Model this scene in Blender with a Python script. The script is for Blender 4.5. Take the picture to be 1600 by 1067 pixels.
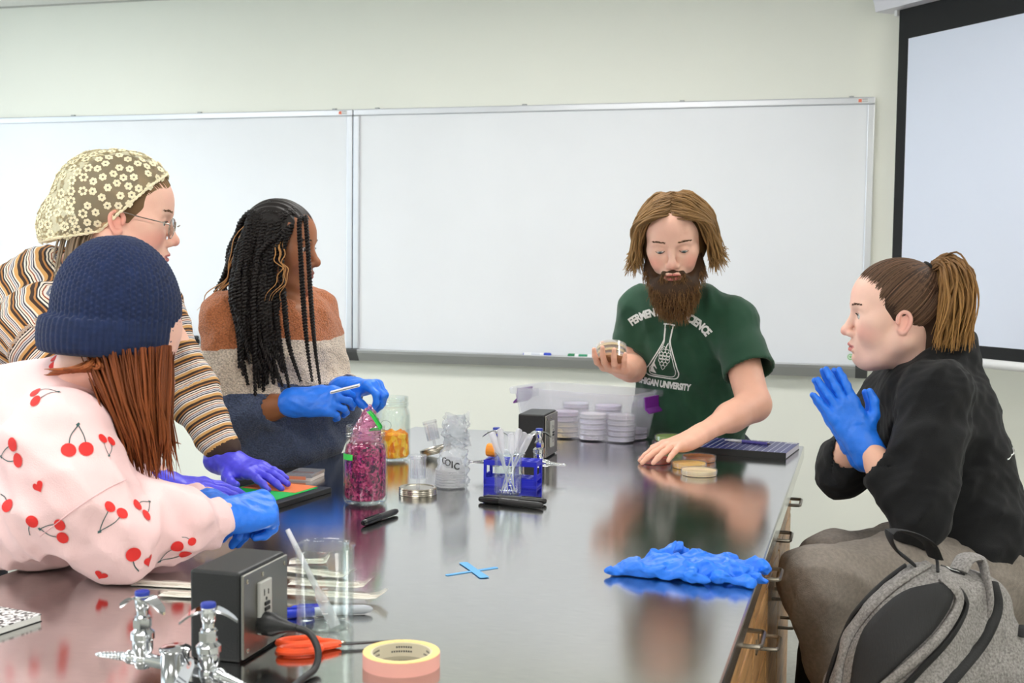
import bpy, bmesh, math, random
import numpy as np
from mathutils import Vector, Matrix, Euler
from mathutils.bvhtree import BVHTree
random.seed(7); rng = np.random.default_rng(7)
PI = math.pi
scene = bpy.context.scene
COL = scene.collection
for _o in list(bpy.data.objects): bpy.data.objects.remove(_o)

# ------------------------------------------------------------------ camera
cd = bpy.data.cameras.new('camera'); cam = bpy.data.objects.new('camera', cd); COL.objects.link(cam)
cd.sensor_width = 36.0; cd.lens = 1947.2 / 1600 * 36
_f = Vector((-.27222355, .96004596, -.06485445)); _r = Vector((.96181288, .27347956, .01117619)); _u = Vector((-.02846602, .05933542, .99783215))
cam.matrix_world = Matrix(((_r.x, _u.x, -_f.x, .16389), (_r.y, _u.y, -_f.y, -3.77199), (_r.z, _u.z, -_f.z, 1.455), (0, 0, 0, 1)))
cd.clip_start = .05; cd.clip_end = 60
cd.dof.use_dof = True; cd.dof.focus_distance = 2.75; cd.dof.aperture_fstop = 8.5
scene.camera = cam
# ------------------------------------------------------------------ world, daylight from the windows, exposure
world = bpy.data.worlds.new('world'); scene.world = world; world.use_nodes = True
world.node_tree.nodes['Background'].inputs[0].default_value = (.75, .86, 1, 1)
world.node_tree.nodes['Background'].inputs[1].default_value = .8
def area_light(name, loc, direction, sx, sy, power, col):
    l = bpy.data.lights.new(name, 'AREA'); l.shape = 'RECTANGLE'; l.size = sx; l.size_y = sy; l.energy = power; l.color = col
    o = bpy.data.objects.new(name, l); COL.objects.link(o); o.location = loc
    o.rotation_euler = Vector(direction).to_track_quat('-Z', 'Y').to_euler(); return o
for _i, _y in enumerate((-.2, -2.2, -4.2)):
    area_light('window_daylight', (-4.88, _y, 1.62), (1, 0, -.12), 1.5, 1.45, 13, (.72, .89, 1))
LAMP_W = 8.6                                     # strength of the ceiling lamp diffusers
scene.view_settings.view_transform = 'Standard'; scene.view_settings.look = 'None'
scene.view_settings.exposure = .60; scene.cycles.transparent_max_bounces = 40; scene.view_settings.gamma = 1; scene.view_settings.use_curve_mapping = False

# ------------------------------------------------------------------ materials
def lin(c):
    """sRGB 0-255 triple -> linear"""
    return tuple(((v / 255) / 12.92 if v / 255 <= .04045 else ((v / 255 + .055) / 1.055) ** 2.4) for v in c)
MATS = {}
def mat(name, rgb=(200, 200, 200), rough=.5, metal=0., noise=None, bump=None, **kw):
    """noise=(scale, amount) colour mottling; bump=(scale, strength, stretch xyz)"""
    if name in MATS: return MATS[name]
    m = bpy.data.materials.new(name); m.use_nodes = True; MATS[name] = m
    nt = m.node_tree; b = nt.nodes['Principled BSDF']; c = lin(rgb)
    b.inputs['Base Color'].default_value = (*c, 1); b.inputs['Roughness'].default_value = rough; b.inputs['Metallic'].default_value = metal
    for k, v in kw.items():
        k2 = k.replace('_', ' ')
        b.inputs[k2].default_value = v
    if noise or bump: tc = nt.nodes.new('ShaderNodeTexCoord')
    if noise:
        n = nt.nodes.new('ShaderNodeTexNoise'); n.inputs['Scale'].default_value = noise[0]; n.inputs['Detail'].default_value = 5
        r = nt.nodes.new('ShaderNodeValToRGB'); a = noise[1]
        r.color_ramp.elements[0].color = (*[max(0, v * (1 - a)) for v in c], 1); r.color_ramp.elements[1].color = (*[min(1, v * (1 + a)) for v in c], 1)
        r.color_ramp.elements[0].position = .3; r.color_ramp.elements[1].position = .7
        nt.links.new(tc.outputs['Object'], n.inputs['Vector']); nt.links.new(n.outputs['Fac'], r.inputs['Fac']); nt.links.new(r.outputs['Color'], b.inputs['Base Color'])
    if bump:
        n = nt.nodes.new('ShaderNodeTexNoise'); n.inputs['Scale'].default_value = bump[0]; n.inputs['Detail'].default_value = 4
        mp = nt.nodes.new('ShaderNodeMapping')
        if len(bump) > 2: mp.inputs['Scale'].default_value = bump[2]
        bp = nt.nodes.new('ShaderNodeBump'); bp.inputs['Strength'].default_value = bump[1]; bp.inputs['Distance'].default_value = .002
        nt.links.new(tc.outputs['Object'], mp.inputs['Vector']); nt.links.new(mp.outputs['Vector'], n.inputs['Vector'])
        nt.links.new(n.outputs['Fac'], bp.inputs['Height']); nt.links.new(bp.outputs['Normal'], b.inputs['Normal'])
    return m
def clear_mat(name, tint=(250, 252, 252), rough=.03, body=.0, bodycol=(240, 242, 245), edge=.9):
    """thin clear glass or plastic: see-through, with fresnel reflection and an optional milky body"""
    if name in MATS: return MATS[name]
    m = bpy.data.materials.new(name); m.use_nodes = True; MATS[name] = m; nt = m.node_tree
    nt.nodes.remove(nt.nodes['Principled BSDF']); out = nt.nodes['Material Output']
    t = nt.nodes.new('ShaderNodeBsdfTransparent'); t.inputs[0].default_value = (*lin(tint), 1)
    g = nt.nodes.new('ShaderNodeBsdfGlossy'); g.inputs['Roughness'].default_value = rough
    d = nt.nodes.new('ShaderNodeBsdfDiffuse'); d.inputs[0].default_value = (*lin(bodycol), 1)
    tr = nt.nodes.new('ShaderNodeBsdfTranslucent'); tr.inputs[0].default_value = (*lin(bodycol), 1)
    m0 = nt.nodes.new('ShaderNodeMixShader'); m0.inputs[0].default_value = .5
    nt.links.new(d.outputs[0], m0.inputs[1]); nt.links.new(tr.outputs[0], m0.inputs[2])
    m1 = nt.nodes.new('ShaderNodeMixShader'); m1.inputs[0].default_value = body
    nt.links.new(t.outputs[0], m1.inputs[1]); nt.links.new(m0.outputs[0], m1.inputs[2])
    fr = nt.nodes.new('ShaderNodeLayerWeight'); fr.inputs['Blend'].default_value = .35
    mu = nt.nodes.new('ShaderNodeMath'); mu.operation = 'MULTIPLY'; mu.inputs[1].default_value = edge * .55
    ad = nt.nodes.new('ShaderNodeMath'); ad.operation = 'ADD'; ad.inputs[1].default_value = .03
    m2 = nt.nodes.new('ShaderNodeMixShader')
    nt.links.new(fr.outputs['Facing'], mu.inputs[0]); nt.links.new(mu.outputs[0], ad.inputs[0]); nt.links.new(ad.outputs[0], m2.inputs[0])
    nt.links.new(m1.outputs[0], m2.inputs[1]); nt.links.new(g.outputs[0], m2.inputs[2]); nt.links.new(m2.outputs[0], out.inputs[0])
    return m
def ramp_nodes(nt, stops, interp='LINEAR'):
    r = nt.nodes.new('ShaderNodeValToRGB'); cr = r.color_ramp; cr.interpolation = interp
    while len(cr.elements) < len(stops): cr.elements.new(.5)
    for e, (p, c) in zip(cr.elements, stops): e.position = p; e.color = (*lin(c), 1)
    return r

# ------------------------------------------------------------------ mesh helpers
class MB:
    """collects vertices and faces of one mesh"""
    def __init__(s): s.v = []; s.f = []; s.n = 0; s.ang = 40
    def add(s, v, f):
        s.v.append(np.asarray(v, float).reshape(-1, 3)); s.f += [tuple(i + s.n for i in q) for q in f]; s.n += len(s.v[-1]); return s
    def box(s, lo, hi, rz=0, about=None):
        (a, b, c), (d, e, g) = lo, hi
        v = np.array([(a, b, c), (d, b, c), (d, e, c), (a, e, c), (a, b, g), (d, b, g), (d, e, g), (a, e, g)], float)
        if rz:
            o = np.array(about if about is not None else v.mean(0)); co, si = math.cos(rz), math.sin(rz); w = v - o
            v = np.c_[w[:, 0] * co - w[:, 1] * si, w[:, 0] * si + w[:, 1] * co, w[:, 2]] + o
        return s.add(v, [(0, 3, 2, 1), (4, 5, 6, 7), (0, 1, 5, 4), (1, 2, 6, 5), (2, 3, 7, 6), (3, 0, 4, 7)])
    def bevbox(s, lo, hi, r=.003):
        """box with chamfered edges"""
        lo, hi = np.array(lo, float), np.array(hi, float); r = min(r, *(abs(hi - lo) * .49)); bm = bmesh.new()
        bmesh.ops.create_cube(bm, size=1); bmesh.ops.scale(bm, vec=hi - lo, verts=bm.verts); bmesh.ops.translate(bm, vec=(lo + hi) / 2, verts=bm.verts)
        bmesh.ops.bevel(bm, geom=bm.edges[:], offset=r, segments=2, affect='EDGES', profile=.5)
        s.bm(bm); s.ang = 15; return s
    def bm(s, bm):
        bm.verts.index_update(); s.add([v.co[:] for v in bm.verts], [[v.index for v in f.verts] for f in bm.faces]); bm.free()
    def lathe(s, prof, c=(0, 0, 0), n=32, axis=None, close=False):
        """prof: list of (radius, height); axis: direction (default z)"""
        c = np.array(c, float); k = len(prof); a = np.arange(n) * 2 * PI / n
        X, Y, Z = frame(axis) if axis is not None else np.eye(3)
        v = []
        for r, h in prof: v.append(c + np.outer(np.cos(a) * r, X) + np.outer(np.sin(a) * r, Y) + Z * h)
        f = []
        for i in range(k if close else k - 1):
            i2 = (i + 1) % k
            for j in range(n): f.append((i * n + j, i * n + (j + 1) % n, i2 * n + (j + 1) % n, i2 * n + j))
        if not close:
            if prof[0][0] > 1e-6: f.append(tuple(range(n))[::-1])
            if prof[-1][0] > 1e-6: f.append(tuple((k - 1) * n + j for j in range(n)))
        return s.add(np.vstack(v), f)
    def cyl(s, a, b, r, r2=None, n=16):
        a, b = np.array(a, float), np.array(b, float); L = np.linalg.norm(b - a)
        return s.lathe([(r, 0), (r2 if r2 is not None else r, L)], a, n, (b - a) / L)
    def tube(s, pts, r, n=8, closed=False, flat=None):
        """sweep a circle (or ellipse, flat = ratio) along points; r scalar or list"""
        P = np.array(pts, float); k = len(P); r = np.broadcast_to(np.asarray(r, float), (k,))
        T = np.gradient(P, axis=0) if not closed else np.roll(P, -1, 0) - np.roll(P, 1, 0)
        T /= np.linalg.norm(T, axis=1)[:, None] + 1e-12
        X = np.array(frame(T[0])[0]); v = []; a = np.arange(n) * 2 * PI / n
        for i in range(k):
            X = X - T[i] * (X @ T[i]); X /= np.linalg.norm(X) + 1e-12; Y = np.cross(T[i], X)
            v.append(P[i] + r[i] * (np.outer(np.cos(a), X) + np.outer(np.sin(a) * (flat or 1), Y)))
        f = []
        for i in range(k if closed else k - 1):
            i2 = (i + 1) % k
            for j in range(n): f.append((i * n + j, i * n + (j + 1) % n, i2 * n + (j + 1) % n, i2 * n + j))
        if not closed: f.append(tuple(range(n))[::-1]); f.append(tuple((k - 1) * n + j for j in range(n)))
        return s.add(np.vstack(v), f)
    def ball(s, c, r, n=14, m=9):
        r = np.broadcast_to(np.asarray(r, float), (3,)); t = np.linspace(0, PI, m)[1:-1]; a = np.arange(n) * 2 * PI / n
        v = [(0, 0, -1)] + [(math.sin(q) * math.cos(p), math.sin(q) * math.sin(p), -math.cos(q)) for q in t for p in a] + [(0, 0, 1)]
        f = [(0, 1 + (j + 1) % n, 1 + j) for j in range(n)]
        for i in range(len(t) - 1): f += [(1 + i * n + j, 1 + i * n + (j + 1) % n, 1 + (i + 1) * n + (j + 1) % n, 1 + (i + 1) * n + j) for j in range(n)]
        l = len(v) - 1; f += [(l, l - n + j, l - n + (j + 1) % n) for j in range(n)]
        return s.add(np.array(v) * r + np.array(c), f)
    def prism(s, poly, z0, z1):
        """extrude a 2-D outline (list of xy)"""
        k = len(poly); v = [(x, y, z0) for x, y in poly] + [(x, y, z1) for x, y in poly]
        return s.add(v, [tuple(range(k))[::-1], tuple(range(k, 2 * k))] + [(i, (i + 1) % k, k + (i + 1) % k, k + i) for i in range(k)])
    def xf(s, M):
        M = np.array(M); s.v = [v @ M[:3, :3].T + M[:3, 3] for v in s.v]; return s
    def mesh(s, name, m=None, smooth=True):
        me = bpy.data.meshes.new(name); me.from_pydata(np.vstack(s.v).tolist(), [], s.f); me.update()
        if m: me.materials.append(m)
        if smooth:
            me.polygons.foreach_set('use_smooth', [True] * len(me.polygons))
            try: me.set_sharp_from_angle(angle=math.radians(s.ang))
            except Exception: pass
        return me
def frame(z):
    z = np.array(z, float); z /= np.linalg.norm(z); h = np.array((0, 0, 1.)) if abs(z[2]) < .9 else np.array((1., 0, 0))
    x = np.cross(h, z); x /= np.linalg.norm(x); return x, np.cross(z, x), z
def obj(name, mb, m, parent=None, smooth=True):
    me = mb if isinstance(mb, bpy.types.Mesh) else mb.mesh(name, m, smooth)
    o = bpy.data.objects.new(name, me); COL.objects.link(o)
    if parent: o.parent = parent
    return o
def tag(o, label, cat=None, group=None, kind=None):
    o['label'] = label
    if cat: o['category'] = cat
    if group: o['group'] = group
    if kind: o['kind'] = kind
    return o
def thing(name, label, cat, loc=(0, 0, 0), rz=0, group=None):
    o = bpy.data.objects.new(name, None); COL.objects.link(o); o.location = loc; o.rotation_euler = (0, 0, rz); o.empty_display_size = .05
    return tag(o, label, cat, group)
def dup(root, loc, rz=0, label=None, group=None, rot=None):
    r = root.copy(); COL.objects.link(r); r.location = loc; r.rotation_euler = rot if rot else (0, 0, rz)
    if label: r['label'] = label
    if group: r['group'] = group
    for ch in list(root.children):
        c = ch.copy(); COL.objects.link(c); c.parent = r
        for g in ch.children:
            d = g.copy(); COL.objects.link(d); d.parent = c
    return r
def struct(name, mb, m, parent=None, smooth=False):
    o = obj(name, mb, m, parent, smooth)
    if not parent: o['kind'] = 'structure'
    return o
def bez(p0, p1, p2, p3, n=16):
    t = np.linspace(0, 1, n)[:, None]; p0, p1, p2, p3 = map(np.array, (p0, p1, p2, p3))
    return (1 - t) ** 3 * p0 + 3 * (1 - t) ** 2 * t * p1 + 3 * (1 - t) * t * t * p2 + t ** 3 * p3
def spline(pts, n=24):
    """Catmull-Rom through points"""
    P = np.array(pts, float); P = np.vstack([2 * P[0] - P[1], P, 2 * P[-1] - P[-2]]); k = len(P) - 3
    u = np.linspace(0, k - 1e-9, n); i = u.astype(int); t = (u - i)[:, None]
    a, b, c, d = P[i], P[i + 1], P[i + 2], P[i + 3]
    return .5 * (2 * b + (c - a) * t + (2 * a - 5 * b + 4 * c - d) * t * t + (3 * b - a - 3 * c + d) * t ** 3)
def text_mb(body, size, align='CENTER', bold=0., spacing=1.):
    cu = bpy.data.curves.new('lettering', 'FONT'); cu.body = body; cu.size = size; cu.align_x = align; cu.offset = bold; cu.space_character = spacing; cu.resolution_u = 3
    o = bpy.data.objects.new('lettering', cu); COL.objects.link(o)
    dg = bpy.context.evaluated_depsgraph_get(); me = bpy.data.meshes.new_from_object(o.evaluated_get(dg))
    v = np.array([p.co[:] for p in me.vertices]).reshape(-1, 3); f = [tuple(p.vertices) for p in me.polygons]
    bpy.data.objects.remove(o); bpy.data.meshes.remove(me); bpy.data.curves.remove(cu)
    return v, f
T = .915          # height of the bench top
# ================================================================== the room
FZ = .12                                          # floor level while building; everything is lowered by this at the end
X0, X1, Y0, Y1, ZC = -4.9, 1.95, -6.4, 1.398, 2.637
m_wall = mat('wall_paint', (238, 239, 230), .75, bump=(220, .12), noise=(1.5, .015))
m_ceil = mat('ceiling_tile', (228, 228, 224), .9, bump=(160, .5), noise=(90, .04))
m_grid = mat('ceiling_grid', (186, 184, 178), .5)
m_floor = mat('floor_vinyl', (168, 167, 160), .35, noise=(60, .10))
m_base = mat('black_vinyl_base', (38, 38, 40), .5)
struct('floor', MB().box((X0, Y0, FZ - .05), (X1, Y1, FZ)), m_floor)
struct('wall_back', MB().box((X0 - .1, Y1, FZ - .05), (X1 + .1, Y1 + .1, ZC + .1)), m_wall)
struct('wall_right', MB().box((X1, Y0 - .1, FZ - .05), (X1 + .1, Y1, ZC + .1)), m_wall)
struct('wall_front', MB().box((X0 - .1, Y0 - .1, FZ - .05), (X1, Y0, ZC + .1)), m_wall)
wl = MB()                                        # left wall with three window openings
WIN = [(-.95, .55), (-2.95, -1.45), (-4.95, -3.45)]
ys = [Y1] + [v for a, b in WIN for v in (b, a)] + [Y0]
for i in range(0, len(ys), 2): wl.box((X0 - .1, ys[i + 1], FZ), (X0, ys[i], ZC))
for a, b in WIN: wl.box((X0 - .1, a, FZ), (X0, b, .9)).box((X0 - .1, a, 2.35), (X0, b, ZC))
struct('wall_left', wl, m_wall)
m_alu = mat('window_aluminium', (190, 192, 195), .4, .6)
for i, (a, b) in enumerate(WIN):
    w = struct('window_%d' % (i + 1), MB().box((X0 - .08, a, .9), (X0 - .02, a + .05, 2.35)).box((X0 - .08, b - .05, .9), (X0 - .02, b, 2.35)).box((X0 - .08, a, .9), (X0 - .02, b, .95)).box((X0 - .08, a, 2.3), (X0 - .02, b, 2.35)), m_alu)
    struct('pane', MB().box((X0 - .06, a + .04, .94), (X0 - .055, b - .04, 2.31)), clear_mat('window_glass'), w)
struct('baseboard_back', MB().box((X0, Y1 - .008, FZ), (X1, Y1, FZ + .105)), m_base)
struct('baseboard_right', MB().box((X1 - .008, Y0, FZ), (X1, Y1 - .01, FZ + .105)), m_base)
# ceiling: slab, T-grid and lay-in tiles near the back wall
ce = struct('ceiling', MB().box((X0, Y0, ZC + .02), (X1, Y1, ZC + .1)), m_ceil)
TX, TY = 1.22, .61
LAMPS = []
tile_me = MB().bevbox((.012, .012, 0), (TX - .012, TY - .012, .016), .004).mesh('ceiling_tile', m_ceil, False)
lamp_cells = {(1, 2), (3, 2), (1, 6), (3, 6), (1, 10), (3, 10), (5, 6), (5, 10), (5, 2)}
nx, ny = 6, 13
gx0, gy1 = -5.2, Y1
g = MB()
for i in range(nx + 1):
    x = gx0 + i * TX
    if X0 < x < X1: g.box((x - .012, Y0, ZC - .004), (x + .012, Y1, ZC + .004))
for j in range(ny):
    y = gy1 - j * TY
    g.box((X0, y - .012, ZC - .003), (X1, y + .012, ZC + .003))
gr = struct('trim_1', g, m_grid); gr['label'] = 'pale metal grid holding the ceiling tiles'
for i in range(nx):
    for j in range(ny):
        x, y = gx0 + i * TX, gy1 - (j + 1) * TY
        if x + TX > X1 + .6 or y < Y0: continue
        if (i, j) in lamp_cells: LAMPS.append((x, y)); continue
        o = bpy.data.objects.new('tile', tile_me); COL.objects.link(o); o.parent = ce; o.location = (x, y, ZC + .002)
m_lamp = bpy.data.materials.new('lamp_diffuser'); m_lamp.use_nodes = True
_b = m_lamp.node_tree.nodes['Principled BSDF']; _b.inputs['Base Color'].default_value = (.9, .9, .9, 1)
_b.inputs['Emission Color'].default_value = (1, .978, .945, 1); _b.inputs['Emission Strength'].default_value = LAMP_W
m_white_metal = mat('white_enamel', (232, 232, 232), .35)
for k, (x, y) in enumerate(LAMPS):
    t = thing('ceiling_light', 'white troffer lamp in the ceiling, %s row from the whiteboards, %s' % ({1: 'first', 5: 'second', 9: 'third'}[int(round((Y1 - y) / TY)) // 4 * 4 + 1 if False else (1 if y > -1 else 5 if y > -3.5 else 9)], 'window side' if x < -3 else 'middle' if x < -.5 else 'screen side'), 'ceiling lamp', (x, y, ZC - .006), 0, 'ceiling troffers')
    obj('frame', MB().box((.015, .015, 0), (TX - .015, .05, .03)).box((.015, TY - .05, 0), (TX - .015, TY - .015, .03)).box((.015, .05, 0), (.05, TY - .05, .03)).box((TX - .05, .05, 0), (TX - .015, TY - .05, .03)), m_white_metal, t, False)
    obj('diffuser', MB().box((.05, .05, .006), (TX - .05, TY - .05, .012)), m_lamp, t, False)

# ------------------------------------------------------------------ whiteboards
m_board = mat('whiteboard_enamel', (234, 236, 241), .24, noise=(2.2, .02), Specular_IOR_Level=.45)
m_frame = mat('satin_aluminium', (212, 214, 220), .32, .55)
m_tray = mat('tray_aluminium', (168, 170, 170), .42, .5)
m_cap = mat('dark_grey_plastic', (72, 73, 74), .5)
m_ink = mat('grey_ink', (120, 122, 124), .5); m_orange_ink = mat('orange_ink', (238, 120, 92), .5); m_green_ink = mat('green_ink', (142, 200, 128), .5)
ZT, ZB, FW, YB = 2.113, 1.053, .028, Y1 - .016
def whiteboard(x0, x1, label):
    t = thing('whiteboard', label, 'whiteboard', (x0, Y1, 0), 0, 'whiteboards on the wall'); w = x1 - x0
    obj('writing_surface', MB().box((FW * .8, -.012, ZB), (w - FW * .8, -.002, ZT - FW * .8)), m_board, t, False)
    fr = obj('top_rail', MB().bevbox((0, -.022, ZT - FW), (w, -.001, ZT), .004), m_frame, t)
    obj('side_rail', MB().bevbox((0, -.022, ZB), (FW, -.001, ZT - FW), .004), m_frame, t)
    obj('side_rail', MB().bevbox((w - FW, -.022, ZB), (w, -.001, ZT - FW), .004), m_frame, t)
    tr = MB()                                     # tray: sloping front, flat shelf with a rounded lip
    prof = [(-.001, ZB - .048), (-.055, ZB - .048), (-.082, ZB - .012), (-.084, ZB), (-.078, ZB + .002), (-.07, ZB - .001), (-.07, ZB - .006), (-.001, ZB - .006)]
    k = len(prof); xs = (.045, w - .045)
    tr.add([(x, y, z) for x in xs for y, z in prof], [tuple(range(k)), tuple(range(2 * k - 1, k - 1, -1))] + [(i, k + i, k + (i + 1) % k, (i + 1) % k) for i in range(k)])
    tray = obj('marker_tray', tr, m_tray, t, False)
    obj('tray_lip', MB().cyl((.045, -.078, ZB - .001), (w - .045, -.078, ZB - .001), .0045, n=10), m_frame, tray)
    for a, b in ((0, .046), (w - .046, w)):
        e = MB(); pr = [(y * 1.02, z - .001 if z < ZB - .02 else z + .002) for y, z in prof]
        e.add([(x, y, z) for x in (a, b) for y, z in pr], [tuple(range(k)), tuple(range(2 * k - 1, k - 1, -1))] + [(i, k + i, k + (i + 1) % k, (i + 1) % k) for i in range(k)])
        obj('tray_end_cap', e, m_cap, tray, False)
    # maker's sticker on the top rail: orange mark with two lines of grey print
    st = obj('maker_sticker', MB().box((w - .066, -.0232, ZT - .0215), (w - .026, -.0224, ZT - .0055)), m_white_metal, fr, False)
    st2 = MB().box((w - .064, -.0238, ZT - .0205), (w - .051, -.0233, ZT - .008))
    obj('orange_mark', st2, m_orange_ink, t, False)
    pr = MB()
    for j in range(2):
        for i in range(6): pr.box((w - .049 + i * .0036, -.0238, ZT - .0105 - j * .0075), (w - .0465 + i * .0036, -.0233, ZT - .0075 - j * .0075))
    obj('grey_print', pr, m_ink, t, False)
    # green emblem: two rings, the small one with a letter-like bar
    em = MB()
    for cx, cz, r, wd in ((w - .066, ZB + .032, .0125, .004), (w - .066, ZB + .032, .0055, .0035), (w - .048, ZB + .045, .0075, .0032)):
        a = np.arange(28) * 2 * PI / 28
        v = [(cx + q * math.cos(p), -.0126, cz + q * math.sin(p)) for q in (r, r - wd) for p in a]
        em.add(v, [(i, (i + 1) % 28, 28 + (i + 1) % 28, 28 + i) for i in range(28)][1:-1 if r > .01 else None])
    em.box((w - .072, -.0127, ZB + .0305), (w - .06, -.0125, ZB + .0335))
    obj('green_emblem', em, m_green_ink, t, False)
    for i in range(4): obj('mounting_clip', MB().bevbox((.1 + i * (w - .2) / 3, -.016, ZT), (.118 + i * (w - .2) / 3, -.001, ZT + .006), .001), m_tray, t)
    return t
whiteboard(-2.036, .177, 'wide whiteboard behind the bearded person with a marker tray below')
whiteboard(-4.25, -2.04, 'whiteboard behind the three people at the bench, cut off by the frame')
m_black_felt = mat('black_felt', (30, 31, 33), .95, bump=(400, .6))
er = thing('board_eraser', 'black felt board eraser lying on the whiteboard tray', 'eraser', (-2.86, 1.345, ZB - .005), 0)
obj('felt_pad', MB().bevbox((-.065, -.024, 0), (.065, .024, .028), .004), m_black_felt, er); obj('grip', MB().bevbox((-.065, -.022, .028), (.065, .022, .045), .006), mat('black_plastic', (24, 25, 27), .45), er)
def dry_marker(name, label, loc, cap, flip, print_col, cap2=None):
    t = thing(name, label, 'marker', loc, PI if flip else 0); mw = mat('white_plastic', (238, 239, 241), .35)
    obj('barrel', MB().lathe([(.0078, 0), (.0085, .002), (.0085, .088), (.007, .09)], (-.045, 0, .0088), 14, (1, 0, 0)), mw, t)
    obj('cap', MB().lathe([(.0088, 0), (.0095, .002), (.0095, .026), (.0075, .03)], (.043, 0, .0095), 14, (1, 0, 0)), cap, t)
    obj('printed_band', MB().lathe([(.0087, 0), (.0087, .038)], (-.012, 0, .0088), 14, (1, 0, 0)), print_col, t)
    obj('end_plug', MB().lathe([(.005, 0), (.0075, .004)], (-.049, 0, .0088), 12, (1, 0, 0)), cap2 or cap, t)
m_blue_cap = mat('blue_marker_plastic', (34, 66, 190), .35); m_green_cap = mat('green_marker_plastic', (20, 122, 74), .35)
dry_marker('dry_erase_marker', 'white board marker with a blue cap on the whiteboard tray', (-1.185, 1.335, ZB - .005), m_blue_cap, False, mat('pale_print', (214, 218, 228), .4))
dry_marker('dry_erase_marker', 'white board marker with green caps and green print on the tray', (-.965, 1.335, ZB - .005), m_green_cap, True, mat('green_print', (40, 138, 100), .4))

# ------------------------------------------------------------------ projection screen hung across the corner
ANG = math.radians(-49)
scr = thing('projection_screen', 'pull-down projection screen with black border hanging across the corner', 'projection screen', (.258, 1.27, 0), ANG)
SW = 1.55; ZS0, ZS1 = 1.127, 2.424
obj('viewing_surface', MB().box((.052, -.002, ZS0 + .045), (SW - .052, .002, ZS1 - .115)), mat('screen_fabric', (224, 230, 246), .8), scr, False)
mb_ = mat('screen_border', (22, 23, 25), .8)
obj('black_border', MB().box((0, -.0024, ZS0), (.052, .0024, ZS1)).box((SW - .052, -.0024, ZS0), (SW, .0024, ZS1)).box((.052, -.0024, ZS0), (SW - .052, .0024, ZS0 + .045)).box((.052, -.0024, ZS1 - .115), (SW - .052, .0024, ZS1)), mb_, scr, False)
obj('weight_bar', MB().lathe([(.0, 0), (.017, 0), (.017, SW + .02), (0, SW + .02)], (-.01, 0, ZS0 - .016), 14, (1, 0, 0)), m_white_metal, scr)
hp = [(-.055, 2.424), (.03, 2.424), (.052, 2.45), (.06, 2.5), (.045, 2.55), (0, 2.575), (-.05, 2.56), (-.068, 2.52), (-.07, 2.47), (-.062, 2.455)]
hm = MB(); k = len(hp)
hm.add([(x, y, z) for x in (-.075, SW + .075) for y, z in hp], [tuple(range(k)), tuple(range(2 * k - 1, k - 1, -1))] + [(i, k + i, k + (i + 1) % k, (i + 1) % k) for i in range(k)])
cs = obj('housing', hm, mat('housing_enamel', (222, 220, 228), .35), scr, False)
for x in (-.075, SW + .075): obj('housing_end_cap', MB().lathe([(.0, -.008), (.062, -.008), (.068, 0), (.062, .008), (0, .008)], (x, -.004, 2.505), 20, (1, 0, 0)), m_white_metal, cs)
obj('stop_lug', MB().bevbox((-.02, -.012, 2.402), (-.004, .012, 2.426), .003), m_white_metal, scr)
for x in (.1, SW - .1): obj('hanger', MB().cyl((x, 0, 2.57), (x, 0, ZC), .004, n=8), m_tray, scr)

# ------------------------------------------------------------------ the bench: steel top on oak cabinets
def steel_mat():
    m = bpy.data.materials.new('brushed_steel'); m.use_nodes = True; nt = m.node_tree; b = nt.nodes['Principled BSDF']
    b.inputs['Metallic'].default_value = 1; tc = nt.nodes.new('ShaderNodeTexCoord')
    def nz(scale, st, detail=4):
        mp = nt.nodes.new('ShaderNodeMapping'); mp.inputs['Scale'].default_value = st; n = nt.nodes.new('ShaderNodeTexNoise'); n.inputs['Scale'].default_value = scale; n.inputs['Detail'].default_value = detail
        nt.links.new(tc.outputs['Object'], mp.inputs['Vector']); nt.links.new(mp.outputs['Vector'], n.inputs['Vector']); return n
    br = nz(30, (1, 34, 1)); big = nz(3.2, (1, 1, 1)); sm = nz(1.3, (1, 1.6, 1))
    c = ramp_nodes(nt, [(.3, (190, 190, 189)), (.7, (212, 211, 208))]); nt.links.new(br.outputs['Fac'], c.inputs['Fac']); nt.links.new(c.outputs['Color'], b.inputs['Base Color'])
    mr = nt.nodes.new('ShaderNodeMapRange'); mr.inputs['From Min'].default_value = .3; mr.inputs['From Max'].default_value = .7; mr.inputs['To Min'].default_value = .09; mr.inputs['To Max'].default_value = .18
    mx = nt.nodes.new('ShaderNodeMath'); mx.operation = 'ADD'; h = nt.nodes.new('ShaderNodeMath'); h.operation = 'MULTIPLY'; h.inputs[1].default_value = .5
    nt.links.new(big.outputs['Fac'], mx.inputs[0]); nt.links.new(sm.outputs['Fac'], mx.inputs[1]); nt.links.new(mx.outputs[0], h.inputs[0]); nt.links.new(h.outputs[0], mr.inputs['Value']); nt.links.new(mr.outputs[0], b.inputs['Roughness'])
    bp = nt.nodes.new('ShaderNodeBump'); bp.inputs['Strength'].default_value = .10; bp.inputs['Distance'].default_value = .0003
    nt.links.new(br.outputs['Fac'], bp.inputs['Height']); nt.links.new(bp.outputs['Normal'], b.inputs['Normal'])
    return m
m_steel = steel_mat()
TW, TL = 1.23, 2.95
bench = thing('lab_bench', 'long brushed stainless steel bench top carrying the jars and beakers', 'bench', (0, 0, T))
obj('steel_sheet', MB().bevbox((-TW, -TL, -.038), (0, 0, 0), .004), m_steel, bench)
obj('dark_core', MB().box((-TW + .012, -TL + .012, -.044), (-.012, -.012, -.038)), mat('dark_core', (40, 38, 36), .7), bench, False)
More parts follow.
